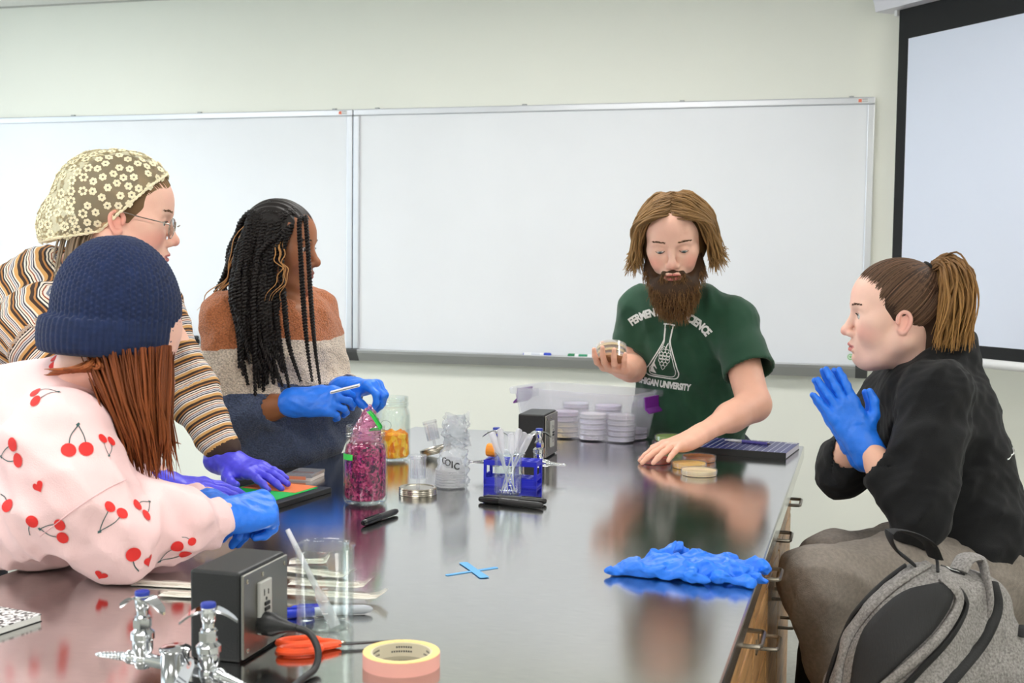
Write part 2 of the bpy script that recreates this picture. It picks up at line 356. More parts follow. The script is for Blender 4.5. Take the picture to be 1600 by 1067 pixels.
def oak(name, base, dark, stretch):
    m = bpy.data.materials.new(name); m.use_nodes = True; nt = m.node_tree; b = nt.nodes['Principled BSDF']; tc = nt.nodes.new('ShaderNodeTexCoord')
    mp = nt.nodes.new('ShaderNodeMapping'); mp.inputs['Scale'].default_value = stretch
    n = nt.nodes.new('ShaderNodeTexNoise'); n.inputs['Scale'].default_value = 5; n.inputs['Detail'].default_value = 6; n.inputs['Distortion'].default_value = .7
    r = ramp_nodes(nt, [(.32, dark), (.5, base), (.72, tuple(min(255, v + 16) for v in base))])
    nt.links.new(tc.outputs['Object'], mp.inputs['Vector']); nt.links.new(mp.outputs['Vector'], n.inputs['Vector']); nt.links.new(n.outputs['Fac'], r.inputs['Fac']); nt.links.new(r.outputs['Color'], b.inputs['Base Color'])
    b.inputs['Roughness'].default_value = .38; MATS[name] = m; return m
m_oak = oak('oak_front', (186, 138, 84), (146, 98, 50), (1, 1.4, 14)); m_oak2 = oak('oak_panel', (182, 134, 80), (140, 94, 48), (14, 14, 1.2))
m_pull = mat('satin_nickel', (150, 142, 130), .3, .9)
def pull(parent, y, z):
    pts = [(0, y - .045, z), (.026, y - .045, z), (.034, y - .043, z), (.037, y - .036, z), (.037, y + .036, z), (.034, y + .043, z), (.026, y + .045, z), (0, y + .045, z)]
    return obj('pull_handle', MB().tube(pts, .0042, 8), m_pull, parent)
UNITS = [(-.70, -.22, 'far end unit nearest the whiteboard'), (-1.08, -.70, 'narrow unit second from the whiteboard end'), (-1.42, -1.08, 'unit beside the seated knee'), (-1.98, -1.42, 'wide unit below the blue glove pile'), (-2.86, -1.98, 'unit nearest the camera')]
for i, (a, b, lab) in enumerate(UNITS):
    t = thing('base_cabinet', 'oak drawer cabinet under the steel bench, ' + lab, 'cabinet', (-.022, 0, 0), 0, 'oak cabinets under the bench')
    obj('carcass', MB().box((-1.14, a + .002, FZ + .1), (-.022, b - .002, T - .046)), m_oak2, t, False)
    obj('toe_kick', MB().box((-1.09, a + .002, FZ), (-.075, b - .002, FZ + .1)), m_base, t, False)
    rows = [(.765, .862), (.625, .757), (.485, .617), (FZ + .115, .477)] if i in (2, 3) else [(.765, .862), (FZ + .115, .757)]
    for j, (z0, z1) in enumerate(rows):
        d = obj('drawer' if (i in (2, 3) and j < 3) or j == 0 else 'door', MB().bevbox((-.021, a + .008, z0), (0, b - .008, z1), .003), m_oak, t)
        if i == 0 and j == 1: pull(d, a + .06, .56)
        else: pull(d, (a + b) / 2, (z0 + z1) / 2 + (.018 if j == 0 else 0) if not (j and i not in (2, 3)) else z1 - .06)
        if i == 2 and j == 1: obj('label_holder', MB().box((0, a + .05, .70), (.003, a + .052, .73)).box((0, a + .10, .70), (.003, a + .102, .73)).box((0, a + .05, .70), (.003, a + .102, .703)), m_pull, d, False)
t = tag(obj('bench_end_panel', MB().bevbox((-1.16, -.218, FZ), (-.03, -.1, T - .046), .003), m_oak2), 'plain oak end panel closing the bench below its far edge', 'panel')
# ================================================================== smooth solids for bodies, clothes and other soft shapes
class SDF:
    """distance field on a grid; blended cones and ellipsoids are meshed into one closed surface"""
    def __init__(s, lo, hi, h):
        s.lo = np.array(lo, float); s.h = h; n = np.ceil((np.array(hi, float) - s.lo) / h).astype(int) + 1
        s.n = n; s.d = np.full(n, 1., np.float32); s.ax = [(s.lo[i] + np.arange(n[i]) * h).astype(np.float32) for i in range(3)]
    def win(s, lo, hi, m):
        sl = []
        for i in range(3):
            a = int(max(0, math.floor((lo[i] - m - s.lo[i]) / s.h))); b = int(min(s.n[i], math.ceil((hi[i] + m - s.lo[i]) / s.h) + 1)); sl.append(slice(a, max(a, b)))
        X, Y, Z = (s.ax[i][sl[i]] for i in range(3)); return tuple(sl), X[:, None, None], Y[None, :, None], Z[None, None, :]
    def put(s, sl, d, k, sub, into=None):
        g = (s.d if into is None else into); a = g[sl]
        if a.size == 0: return
        if sub: d = -d; h = np.maximum(k - np.abs(a - d), 0) / k; g[sl] = np.maximum(a, d) + h * h * k * .25
        else: h = np.maximum(k - np.abs(a - d), 0) / k; g[sl] = np.minimum(a, d) - h * h * k * .25
    def cone(s, a, b, ra, rb, k=.01, sub=False, flat=None, into=None):
        a, b = np.array(a, float), np.array(b, float); r = max(ra, rb); m = max(k, .02) + 2 * s.h
        sl, X, Y, Z = s.win(np.minimum(a, b) - r, np.maximum(a, b) + r, m); ab = b - a; L2 = ab @ ab + 1e-12
        px, py, pz = X - a[0], Y - a[1], Z - a[2]; t = np.clip((px * ab[0] + py * ab[1] + pz * ab[2]) / L2, 0, 1)
        qx, qy, qz = px - t * ab[0], py - t * ab[1], pz - t * ab[2]; q = qx * qx + qy * qy + qz * qz
        if flat is not None:                               # flat = (unit direction, ratio): thinner along that direction
            n, f = np.array(flat[0], float), flat[1]; w = qx * n[0] + qy * n[1] + qz * n[2]; q = q + w * w * (1 / f ** 2 - 1)
        s.put(sl, (np.sqrt(q) - (ra + (rb - ra) * t)).astype(np.float32), k, sub, into)
    def chain(s, pts, rs, k=.01, flat=None, into=None):
        for i in range(len(pts) - 1): s.cone(pts[i], pts[i + 1], rs[i], rs[i + 1], k, flat=flat, into=into)
    def ell(s, c, r, k=.01, rot=None, sub=False, into=None):
        c, r = np.array(c, float), np.array(r, float); m = max(k, .02) + 2 * s.h; e = r.max() if rot is not None else r
        sl, X, Y, Z = s.win(c - e, c + e, m); p = [X - c[0], Y - c[1], Z - c[2]]
        if rot is not None: R = np.array(rot); p = [p[0] * R[0, i] + p[1] * R[1, i] + p[2] * R[2, i] for i in range(3)]
        k0 = np.sqrt(sum((q / v) ** 2 for q, v in zip(p, r))); k1 = np.sqrt(sum((q / v ** 2) ** 2 for q, v in zip(p, r))) + 1e-9
        s.put(sl, (k0 * (k0 - 1) / k1).astype(np.float32), k, sub, into)
    def half(s, p, n, k=.004):
        """cut away everything on the side of plane p that n points to"""
        p, n = np.array(p, float), np.array(n, float); n /= np.linalg.norm(n)
        X, Y, Z = s.ax[0][:, None, None], s.ax[1][None, :, None], s.ax[2][None, None, :]
        s.put((slice(None),) * 3, -((X - p[0]) * n[0] + (Y - p[1]) * n[1] + (Z - p[2]) * n[2]).astype(np.float32), k, True)
    def sleeve(s, a, b, ra, rb, wall=.011, k=.03, fold=None):
        """open tube from a to b, cut square and hollow at b, blended on to what is there"""
        a, b = np.array(a, float), np.array(b, float); d = (b - a) / np.linalg.norm(b - a); keep = s.d; s.d = np.full_like(keep, 1.)
        s.cone(a, b + d * .03, ra, rb, .01)
        if fold: s.fold(*fold)
        X, Y, Z = s.ax[0][:, None, None], s.ax[1][None, :, None], s.ax[2][None, None, :]; pl = ((X - b[0]) * d[0] + (Y - b[1]) * d[1] + (Z - b[2]) * d[2]).astype(np.float32)
        s.d = np.maximum(s.d, pl); s.cone(b + d * .06, b - d * .045, rb - wall, rb - wall - .004, .003, True); g = s.d; s.d = keep; h = np.maximum(k - np.abs(keep - g), 0) / k; s.d = np.minimum(keep, g) - h * h * k * .25
    def cut_below(s, z): s.half((0, 0, z), (0, 0, -1), .001)
    def near(s, t=.03):
        I = np.nonzero(np.abs(s.d) < t); return I, np.stack([s.ax[i][I[i]] for i in range(3)], -1)
    def fold(s, amp, freq, seed=0, dirs=None, mask=None, ridged=True):
        """cloth folds: warped ridged waves along random (or given) directions"""
        r = np.random.default_rng(seed); I, P = s.near(); acc = np.zeros(len(P), np.float32)
        W = P + .25 / freq * 4 * np.sin(P[:, [1, 2, 0]] * freq * .55 + r.uniform(0, 6, 3).astype(np.float32))
        D = dirs if dirs is not None else r.normal(size=(4, 3))
        for k, d in enumerate(D):
            d = np.array(d, float); d /= np.linalg.norm(d); w = np.sin((W @ d.astype(np.float32)) * freq * (1 + .35 * k) + r.uniform(0, 6))
            acc += (1 - np.abs(w) - .36) if ridged else w * .5
        acc *= amp / math.sqrt(len(D))
        if mask is not None: acc *= mask(P)
        s.d[I] -= acc
    def verts_faces(s, sm=1):
        d = s.d; S = d < 0; c = np.zeros(np.array(S.shape) - 1, np.int8)
        for a in (0, 1):
            for b in (0, 1):
                for e in (0, 1): c += S[a:S.shape[0] - 1 + a, b:S.shape[1] - 1 + b, e:S.shape[2] - 1 + e]
        act = (c > 0) & (c < 8); idx = np.full(act.shape, -1, np.int64); I, J, K = np.nonzero(act); N = len(I); idx[I, J, K] = np.arange(N)
        pos = np.zeros((N, 3)); cnt = np.zeros(N)
        cs = [(a, b, e) for a in (0, 1) for b in (0, 1) for e in (0, 1)]
        for a in cs:
            for b in cs:
                if sum(b) - sum(a) == 1 and all(y >= x for x, y in zip(a, b)):
                    da, db = d[I + a[0], J + a[1], K + a[2]], d[I + b[0], J + b[1], K + b[2]]; m = (da < 0) != (db < 0)
                    t = (da[m] / (da[m] - db[m]))[:, None]; pos[m] += np.array(a) + t * (np.array(b) - np.array(a)); cnt[m] += 1
        V = s.lo + (np.c_[I, J, K] + pos / cnt[:, None]) * s.h; Q = []
        for ax in range(3):
            u, v = (ax + 1) % 3, (ax + 2) % 3; Sa = np.moveaxis(S, (ax, u, v), (0, 1, 2)); ia = np.moveaxis(idx, (ax, u, v), (0, 1, 2))
            A, B = Sa[:-1, 1:-1, 1:-1], Sa[1:, 1:-1, 1:-1]; i, j, k = np.nonzero(A != B); fl = A[i, j, k]
            q = np.c_[ia[i, j, k], ia[i, j + 1, k], ia[i, j + 1, k + 1], ia[i, j, k + 1]]; q[~fl] = q[~fl][:, ::-1]; Q.append(q)
        Q = np.vstack(Q); Q = Q[(Q >= 0).all(1)]
        return lap(V, Q, sm), Q
    def mesh(s, name, m, sm=1):
        V, Q = s.verts_faces(sm); return make_mesh(name, V, Q, m)
def lap(V, Q, it):
    if it <= 0: return V
    e = np.vstack([Q[:, [0, 1]], Q[:, [1, 2]], Q[:, [2, 3]], Q[:, [3, 0]]]); n = np.bincount(e[:, 0], minlength=len(V))[:, None] + np.bincount(e[:, 1], minlength=len(V))[:, None]
    for _ in range(it):
        acc = np.zeros_like(V)
        for k in range(3): acc[:, k] = np.bincount(e[:, 0], V[e[:, 1], k], len(V)) + np.bincount(e[:, 1], V[e[:, 0], k], len(V))
        V = V * .4 + .6 * acc / np.maximum(n, 1)
    return V
def make_mesh(name, V, Q, m=None, col=None, attrs=None):
    me = bpy.data.meshes.new(name); nv, nf = len(V), len(Q); k = Q.shape[1]
    me.vertices.add(nv); me.vertices.foreach_set('co', np.asarray(V, np.float32).ravel()); me.loops.add(nf * k); me.loops.foreach_set('vertex_index', np.asarray(Q, np.int32).ravel())
    me.polygons.add(nf); me.polygons.foreach_set('loop_start', np.arange(0, nf * k, k, dtype=np.int32)); me.polygons.foreach_set('loop_total', np.full(nf, k, np.int32)); me.polygons.foreach_set('use_smooth', np.ones(nf, bool))
    me.update(calc_edges=True); me.validate()
    if m: me.materials.append(m)
    if col is not None:
        a = me.attributes.new('Col', 'FLOAT_COLOR', 'POINT'); a.data.foreach_set('color', np.c_[col, np.ones(len(col))].astype(np.float32).ravel())
    for n_, v in (attrs or {}).items():
        a = me.attributes.new(n_, 'FLOAT', 'POINT'); a.data.foreach_set('value', np.asarray(v, np.float32))
    return me
def strands(P, r, n=5, root=.6, tip=.25, flat=1.):
    """P (N,K,3) hair locks -> verts, quads; radius r tapers from root to tip"""
    P = np.asarray(P, float); N, K, _ = P.shape; Tn = np.gradient(P, axis=1); Tn /= np.linalg.norm(Tn, axis=2, keepdims=True) + 1e-9
    ref = np.tile(np.array((.31, .52, .79)), (N, 1, 1)); X = np.cross(Tn, ref); X /= np.linalg.norm(X, axis=2, keepdims=True) + 1e-9; Y = np.cross(Tn, X)
    u = np.linspace(0, 1, K); prof = np.minimum(root + (1 - root) * np.minimum(u * 5, 1), tip + (1 - tip) * np.minimum((1 - u) * 3, 1)); R = np.asarray(r, float).reshape(-1, 1) * prof[None] if np.ndim(r) else r * np.tile(prof, (N, 1))
    a = np.arange(n) * 2 * PI / n
    V = P[:, :, None, :] + R[:, :, None, None] * (np.cos(a)[None, None, :, None] * X[:, :, None, :] + flat * np.sin(a)[None, None, :, None] * Y[:, :, None, :])
    base = (np.arange(N)[:, None, None] * K + np.arange(K - 1)[None, :, None]) * n; j = np.arange(n)[None, None, :]; j2 = (j + 1) % n
    Q = np.stack([base + j, base + j2, base + n + j2, base + n + j], -1).reshape(-1, 4); return V.reshape(-1, 3), Q
def join_vq(parts):
    V, Q, C, n = [], [], [], 0
    for p in parts:
        V.append(p[0]); Q.append(p[1] + n); n += len(p[0])
        if len(p) > 2: C.append(p[2])
    return np.vstack(V), np.vstack(Q), (np.vstack(C) if C else None)
def cspl(C, K):
    """Catmull-Rom for a batch: C (N,M,3) -> (N,K,3)"""
    C = np.concatenate([2 * C[:, :1] - C[:, 1:2], C, 2 * C[:, -1:] - C[:, -2:-1]], 1); m = C.shape[1] - 3
    u = np.linspace(0, m - 1e-6, K); i = u.astype(int); t = (u - i)[None, :, None]; a, b, c, d = C[:, i], C[:, i + 1], C[:, i + 2], C[:, i + 3]
    return .5 * (2 * b + (c - a) * t + (2 * a - 5 * b + 4 * c - d) * t * t + (3 * b - a - 3 * c + d) * t ** 3)
# ================================================================== things on the bench
m_glass = clear_mat('clear_glass', (251, 254, 253), .02, .0, edge=.55)
m_clear = clear_mat('clear_plastic', (253, 253, 254), .08, .07, (250, 250, 252), edge=.34)
m_milky = clear_mat('milky_plastic', (240, 241, 248), .18, .30, (232, 232, 246), edge=.7)
m_pip = clear_mat('pipette_plastic', (252, 252, 254), .15, .34, (250, 250, 254), edge=.45)
m_chrome = mat('chrome', (214, 216, 220), .07, 1.)
m_blackp = mat('black_plastic', (24, 25, 27), .45)
m_blue_index = mat('blue_index_button', (28, 52, 158), .3)
m_zinc = mat('lid_tin', (176, 170, 158), .25, .95)

def jar_profile(r=.049, h=.172):
    o = [(.0, .004), (r * .80, .0), (r * .95, .004), (r, .012), (r, h * .62), (r * .99, h * .70), (r * .93, h * .78), (r * .86, h * .825), (r * .86, h * .85), (r * .90, h * .86), (r * .90, h * .875), (r * .87, h * .885), (r * .90, h * .895), (r * .90, h * .91), (r * .87, h * .92), (r * .88, h * .985), (r * .86, h)]
    i = [(q - .0035, z) for q, z in o[::-1][:-3]] + [(r * .8, .008), (0, .009)]
    return o + i
def jar(name, label, loc, rz=0):
    t = thing(name, label, 'jar', loc, rz); obj('glass_wall', MB().lathe(jar_profile(), n=40), m_glass, t); return t
# --- magenta ferment
def chop_mat(name, cols, scale):
    m = bpy.data.materials.new(name); m.use_nodes = True; nt = m.node_tree; b = nt.nodes['Principled BSDF']; tc = nt.nodes.new('ShaderNodeTexCoord')
    v = nt.nodes.new('ShaderNodeTexVoronoi'); v.inputs['Scale'].default_value = scale; r = ramp_nodes(nt, cols)
    n = nt.nodes.new('ShaderNodeTexNoise'); n.inputs['Scale'].default_value = scale * .25; n.inputs['Detail'].default_value = 3
    mx = nt.nodes.new('ShaderNodeMix'); mx.data_type = 'FLOAT'; mx.inputs[0].default_value = .4
    nt.links.new(tc.outputs['Object'], v.inputs['Vector']); nt.links.new(tc.outputs['Object'], n.inputs['Vector']); sp = nt.nodes.new('ShaderNodeSeparateColor')
    nt.links.new(v.outputs['Color'], sp.inputs[0]); nt.links.new(sp.outputs[0], mx.inputs[2]); nt.links.new(n.outputs['Fac'], mx.inputs[3]); nt.links.new(mx.outputs[0], r.inputs['Fac']); nt.links.new(r.outputs['Color'], b.inputs['Base Color'])
    bp = nt.nodes.new('ShaderNodeBump'); bp.inputs['Strength'].default_value = .8; bp.inputs['Distance'].default_value = .003; nt.links.new(v.outputs['Distance'], bp.inputs['Height']); nt.links.new(bp.outputs['Normal'], b.inputs['Normal'])
    b.inputs['Roughness'].default_value = .5; b.inputs['Specular IOR Level'].default_value = .25; b.inputs['Subsurface Weight'].default_value = .15; b.inputs['Subsurface Radius'].default_value = (.01, .004, .006); MATS[name] = m; return m
m_mag = chop_mat('magenta_cabbage', [(.2, (58, 4, 50)), (.4, (128, 12, 82)), (.62, (176, 30, 100)), (.85, (214, 84, 142))], 190)
m_yel = chop_mat('yellow_fruit', [(.2, (236, 120, 8)), (.5, (250, 160, 16)), (.7, (252, 188, 40)), (.9, (255, 214, 84))], 75)
j1 = jar('mason_jar', 'glass jar packed with magenta shredded cabbage, a green tape strip on its side', (-.893, -1.225, T))
def lump(prof, n, amp, seed, fx=9):
    r_ = np.random.default_rng(seed); mb = MB().lathe(prof, n=n); v = mb.v[0]; ph = r_.uniform(0, 6, 6)
    w = amp * (np.sin(v[:, 0] * fx * 40 + ph[0]) * np.sin(v[:, 1] * fx * 37 + ph[1]) + np.sin(v[:, 2] * fx * 45 + ph[2]) * np.sin(v[:, 0] * fx * 60 + ph[3]))
    rad = np.linalg.norm(v[:, :2], axis=1)[:, None] + 1e-9; v[:, :2] *= 1 + (w[:, None] * .5 / np.maximum(rad, .01)) * (rad > .005); v[:, 2] += w * (rad[:, 0] < .04); return mb
obj('shredded_cabbage', lump([(0, .010), (.040, .010), (.0448, .016), (.0448, .105), (.0445, .118), (.041, .130), (.03, .134), (.015, .131), (0, .136)], 60, .0012, 3), m_mag, j1)
obj('green_tape_strip', MB().lathe([(.0496, .100), (.0496, .113)], n=60), mat('green_tape', (66, 206, 84), .5), j1)
_o = [c for c in j1.children if c.name.startswith('green_tape')][0]; _me = _o.data       # keep one short arc of the ring
_bm = bmesh.new(); _bm.from_mesh(_me); bmesh.ops.delete(_bm, geom=[f for f in _bm.faces if not (-2.55 < math.atan2(f.calc_center_median().y, f.calc_center_median().x) < -1.75) or len(f.verts) > 4], context='FACES'); _bm.to_mesh(_me); _bm.free()
_sd = _o.modifiers.new('thickness', 'SOLIDIFY'); _sd.thickness = .0006
zb = thing('zip_bag', 'crumpled clear zip bag with a green zipper stuffed into the magenta jar', 'plastic bag', (-.893, -1.225, T))
def crumple(us, vs, fn, amp, seed, name, m, parent, thick=.0005):
    r_ = np.random.default_rng(seed); U, V = np.meshgrid(np.linspace(0, 1, us), np.linspace(0, 1, vs), indexing='ij')
    P = np.stack(fn(U, V), -1); ph = r_.uniform(0, 6.28, (8, 3)); fr = r_.uniform(4, 13, (8, 2))
    for k in range(8): P += (amp / (1 + k * .25)) * (np.abs(np.sin(fr[k, 0] * U * 2 + fr[k, 1] * V * 2 + ph[k, 0]))[..., None] - .5) * np.sin(ph[k] + k)
    f = [(i * vs + j, (i + 1) * vs + j, (i + 1) * vs + j + 1, i * vs + j + 1) for i in range(us - 1) for j in range(vs - 1)]
    o = obj(name, MB().add(P.reshape(-1, 3), f), m, parent); s_ = o.modifiers.new('thickness', 'SOLIDIFY'); s_.thickness = thick; return o
crumple(22, 22, lambda u, v: ((.034 - .006 * v) * np.cos(u * 6.28) * (1 - .75 * v ** 3) + .006 * v, (.034 - .008 * v) * np.sin(u * 6.28) * (1 - .5 * v ** 3), .132 + .075 * v + .012 * np.sin(u * 6.28) * v), .006, 4, 'bag_film', clear_mat('pink_smeared_film', (250, 222, 238), .06, .16, (246, 190, 222)), zb)
m_gz = mat('green_zipper', (40, 200, 70), .4)
pz = spline([(.012, -.012, .205), (.024, -.016, .196), (.034, -.016, .182), (.041, -.012, .168), (.03, -.018, .166), (.018, -.022, .164)], 22)
obj('zipper_strip', MB().tube(pz, .0065, 6, flat=.18), m_gz, zb); obj('zipper_ridge', MB().tube(pz + np.array((.003, -.001, .004)), .0016, 6), mat('green_zipper_dark', (20, 150, 52), .4), zb)
# --- orange ferment
j2 = jar('mason_jar', 'glass jar half full of orange and yellow fruit pieces', (-1.052, -.655, T))
obj('fruit_mass', lump([(0, .010), (.040, .010), (.0448, .016), (.0448, .058), (.042, .072), (.03, .078), (.016, .074), (0, .08)], 60, .003, 8, 5), m_yel, j2)
m_embl = clear_mat('pressed_glass', (225, 232, 230), .1, .12, edge=1.)
obj('moulded_emblem', MB().add([(.020 * math.cos(a) * q * math.sin(.9) + .0, -math.sqrt(max(0, .0498 ** 2 - (.020 * math.cos(a) * q) ** 2)), .10 + .014 * math.sin(a) * q) for q in (1, .88) for a in np.arange(30) * 2 * PI / 30], [(i, (i + 1) % 30, 30 + (i + 1) % 30, 30 + i) for i in range(30)]), m_embl, j2)
# --- airlocks on lids
def lid_part(t, M=None):
    p = [(.0, 0), (.0435, 0), (.0447, .002), (.0435, .004), (.0445, .006), (.0435, .008), (.0445, .010), (.0435, .012), (.0445, .015), (.043, .017), (.036, .0172), (.034, .0155), (0, .0155)]
    return obj('jar_lid', MB().lathe(p, n=40) if M is None else MB().lathe(p, n=40).xf(M), m_zinc, t)
def airlock(label, loc, M=None, tip=None):
    t = thing('fermentation_airlock', label, 'airlock', loc)
    parts = [('stem', MB().lathe([(.0045, .014), (.0045, .036), (.003, .036), (.003, .014)], n=14), m_clear),
             ('chamber', MB().lathe([(.0, .036), (.018, .036), (.0185, .038), (.0190, .085), (.0178, .085), (.0175, .038), (0, .037)], n=28), m_clear),
             ('inner_cup', MB().lathe([(.011, .044), (.011, .078), (.004, .080), (.004, .078), (.010, .077), (.010, .044)], n=20), m_clear),
             ('inner_tube', MB().lathe([(.004, .037), (.004, .072), (.003, .072), (.003, .037)], n=12), m_clear),
             ('cap', MB().lathe([(0, .091), (.0185, .091), (.0200, .090), (.0200, .082), (.0192, .082), (.0190, .089), (0, .0895)], n=28), m_clear),
             ('water', MB().lathe([(0, .0385), (.0168, .0385), (.0168, .058), (0, .058)], n=24), clear_mat('water_fill', (246, 248, 251), .02, .02, edge=.4))]
    for n, mb, m in parts: obj(n, mb if tip is None else mb.xf(tip), m, t)
    lid_part(t, M); return t
a1 = airlock('clear airlock standing upright on a tin jar lid beside the magenta jar', (-.818, -1.09, T))
Mt = Matrix.Translation((.0, 0, .012)) @ Matrix.Rotation(math.radians(-14), 4, 'Y')
airlock('clear airlock leaning on a tilted jar lid behind the plastic bag of cups', (-.955, -.57, T), Matrix.Translation((0, 0, .012)) @ Matrix.Rotation(math.radians(-16), 4, 'Y'), Mt)
# --- bag of cups
bg = thing('bag_of_cups', 'clear plastic bag with black print twisted over a stack of upturned cups', 'plastic bag', (-.775, -.985, T))
def bagf(u, v):
    r = .040 * (1 - .30 * v) * (1 - .25 * np.exp(-((v - .62) / .1) ** 2)) * (1 + .3 * np.clip(v - .75, 0, 1))
    return r * np.cos(u * 6.28) + .012 * v, r * .85 * np.sin(u * 6.28), .001 + .165 * v + .012 * np.sin(u * 12) * v ** 2
crumple(40, 30, bagf, .0065, 12, 'bag_film', clear_mat('bag_film', (251, 252, 253), .2, .16, (253, 253, 254), edge=.18), bg)
def bagf2(u, v):
    r = .030 * (1 - .5 * v); return .012 + r * np.cos(u * 6.28), r * np.sin(u * 6.28), .10 + .07 * v
crumple(26, 18, bagf2, .010, 22, 'crumpled_neck', MATS['bag_film'], bg)
for k in range(7):
    z = .004 + k * .0062
    obj('upturned_cup', MB().lathe([(.036, z), (.036, z + .003), (.0335, z + .004), (.0255 - .0003 * k, z + .028), (0, z + .028), (0, z + .0273), (.0245, z + .0273), (.033, z + .003), (.0345, z)], n=28), clear_mat('cup_plastic', (250, 250, 251), .2, .42, (250, 250, 252), edge=.25), bg)
bp_ = MB()
for k, ch in enumerate('COIC'):
    v, f = text_mb(ch, .022, bold=.0006); a = -2.05 + k * .33; v = v.copy()
    ang = a + v[:, 0] / .036; bp_.add(np.c_[.0335 * np.cos(ang) + .008, .030 * np.sin(ang), .060 + v[:, 1] - .004 * k], f)
obj('black_print', bp_, mat('black_ink', (22, 22, 24), .5), bg, False)
# --- beaker with transfer pipettes
def beaker(label, loc, r, h):
    t = thing('glass_beaker', label, 'beaker', loc)
    p = [(0, 0), (r - .006, 0), (r - .001, .003), (r, .008), (r, h - .004), (r + .0015, h - .0015), (r + .0022, h), (r + .001, h + .0008), (r - .001, h - .001), (r - .0022, h - .006), (r - .0022, .009), (r - .007, .003), (0, .003)]
    w = MB().lathe(p, n=40); v = w.v[0]; a = np.arctan2(v[:, 1], v[:, 0]); d = np.exp(-((a - 2.6) / .22) ** 2) * (v[:, 2] > h - .008)
    v[:, 0] += np.cos(a) * d * .006; v[:, 1] += np.sin(a) * d * .006                      # pouring spout
    obj('glass_wall', w, m_glass, t)
    gm = MB()
    for k in range(4): gm.add([(math.cos(q) * (r + .0004), math.sin(q) * (r + .0004), h * (.25 + .15 * k) + dz) for dz in (0, .0012) for q in (-1.25, -1.15, -1.05)], [(0, 1, 4, 3), (1, 2, 5, 4)])
    obj('graduation_marks', gm, mat('white_print', (235, 236, 238), .6), t)
    return t
beaker('small glass beaker full of clear droppers in front of the blue rack', (-.622, -1.02, T), .0325, .098)
def pipette_mesh(L=.152, bulb=.0078):
    p = [(.0, 0), (.0011, 0), (.0016, .02), (.0022, L * .5), (.0026, L * .62), (bulb, L * .72), (bulb, L * .97), (bulb * .7, L * .99), (0, L)]
    return MB().lathe(p, n=12).mesh('transfer_pipette', m_pip)
pm = pipette_mesh(); c0 = np.array((-.622, -1.02, T + .004)); PIPS = [(.016, -.012, -.030, .012, 'leaning to the orange cap'), (-.014, -.010, .030, .010, 'tipped furthest toward the outlet box'), (-.018, .006, .006, .020, 'upright in the middle'), (.006, -.02, -.010, -.012, 'with its bulb above the rack'), (.010, .014, .014, -.02, 'standing at the back'), (-.006, -.018, .018, .022, 'crossing behind the others'), (.018, .004, -.020, -.006, 'resting low on the rim')]
for k, (bx, by, tx, ty, lab) in enumerate(PIPS):
    b = c0 + np.array((bx, by, 0)); d = np.array((tx - bx, ty - by, .095)); d /= np.linalg.norm(d)
    o = obj('transfer_pipette', pm, None); o.location = b; o.rotation_euler = Vector(d).to_track_quat('Z', 'X').to_euler()
    tag(o, 'clear plastic dropper in the small beaker, ' + lab, 'pipette', 'droppers in the small beaker')
# --- test-tube rack
rk = thing('test_tube_rack', 'royal blue plastic test tube rack behind the small beaker', 'rack', (-.640, -.915, T), math.radians(2))
m_rack = mat('royal_blue_plastic', (26, 34, 196), .4)
def plate(z0, z1, nxh, nyh, r, W, D):
    """flat plate with square-set round holes"""
    bm = bmesh.new(); mb = MB(); cx, cy = W / nxh, D / nyh; n = 12
    for i in range(nxh):
        for j in range(nyh):
            x, y = -W / 2 + (i + .5) * cx, -D / 2 + (j + .5) * cy
            a = np.arange(n) * 2 * PI / n + PI / 4; inn = [(x + r * math.cos(q), y + r * math.sin(q)) for q in a]
            out = [(x + cx / 2 * max(-1, min(1, 1.4142 * math.cos(q))), y + cy / 2 * max(-1, min(1, 1.4142 * math.sin(q)))) for q in a]
            v = [(*p, z) for z in (z0, z1) for p in inn + out]; f = []
            for k in range(n):
                k2 = (k + 1) % n
                f += [(k, k2, n + k2, n + k), (2 * n + k, 3 * n + k, 3 * n + k2, 2 * n + k2), (k, 2 * n + k, 2 * n + k2, k2), (n + k, n + k2, 3 * n + k2, 3 * n + k)]
            mb.add(v, f)
    bm.free(); return mb
obj('top_plate', plate(.052, .064, 6, 3, .0078, .13, .062), m_rack, rk); obj('middle_plate', plate(.018, .0225, 6, 3, .0078, .128, .060), m_rack, rk); obj('bottom_plate', MB().bevbox((-.065, -.031, 0), (.065, .031, .006), .001), m_rack, rk)
obj('bottom_skirt', MB().box((-.065, -.031, .006), (.065, -.0285, .018)).box((-.065, .0285, .006), (.065, .031, .018)), m_rack, rk, False)
for x in (-.065, .0585):
    for y in (-.031, .0245): obj('corner_post', MB().box((x, y, .006), (x + .0065, y + .0065, .052)), m_rack, rk, False)
    obj('end_web', MB().box((x + .002, -.0245, .018), (x + .0045, .0245, .03)), m_rack, rk, False)
ct = thing('centrifuge_tube', 'clear tube with an orange screw cap lying on the blue rack', 'test tube', (-.628, -.925, T + .0805))
Mc = Matrix.Rotation(math.radians(-86), 4, 'Y')
obj('tube_wall', MB().lathe([(0, 0), (.0035, .003), (.0070, .014), (.0073, .056), (.0063, .056), (.006, .015), (.003, .005), (0, .003)], n=18).xf(Mc), m_clear, ct)
oc = MB().lathe([(0, .052), (.0145, .052), (.0155, .054), (.0155, .072), (.0145, .0745), (0, .0745)], n=36); _v = oc.v[0]; _a = np.arctan2(_v[:, 1], _v[:, 0]); _q = 1 + .03 * np.sign(np.sin(_a * 18)) * ((_v[:, 2] > .053) & (_v[:, 2] < .073)); _v[:, :2] *= _q[:, None]
obj('screw_cap', oc.xf(Mc), mat('orange_cap', (248, 150, 30), .4), ct)
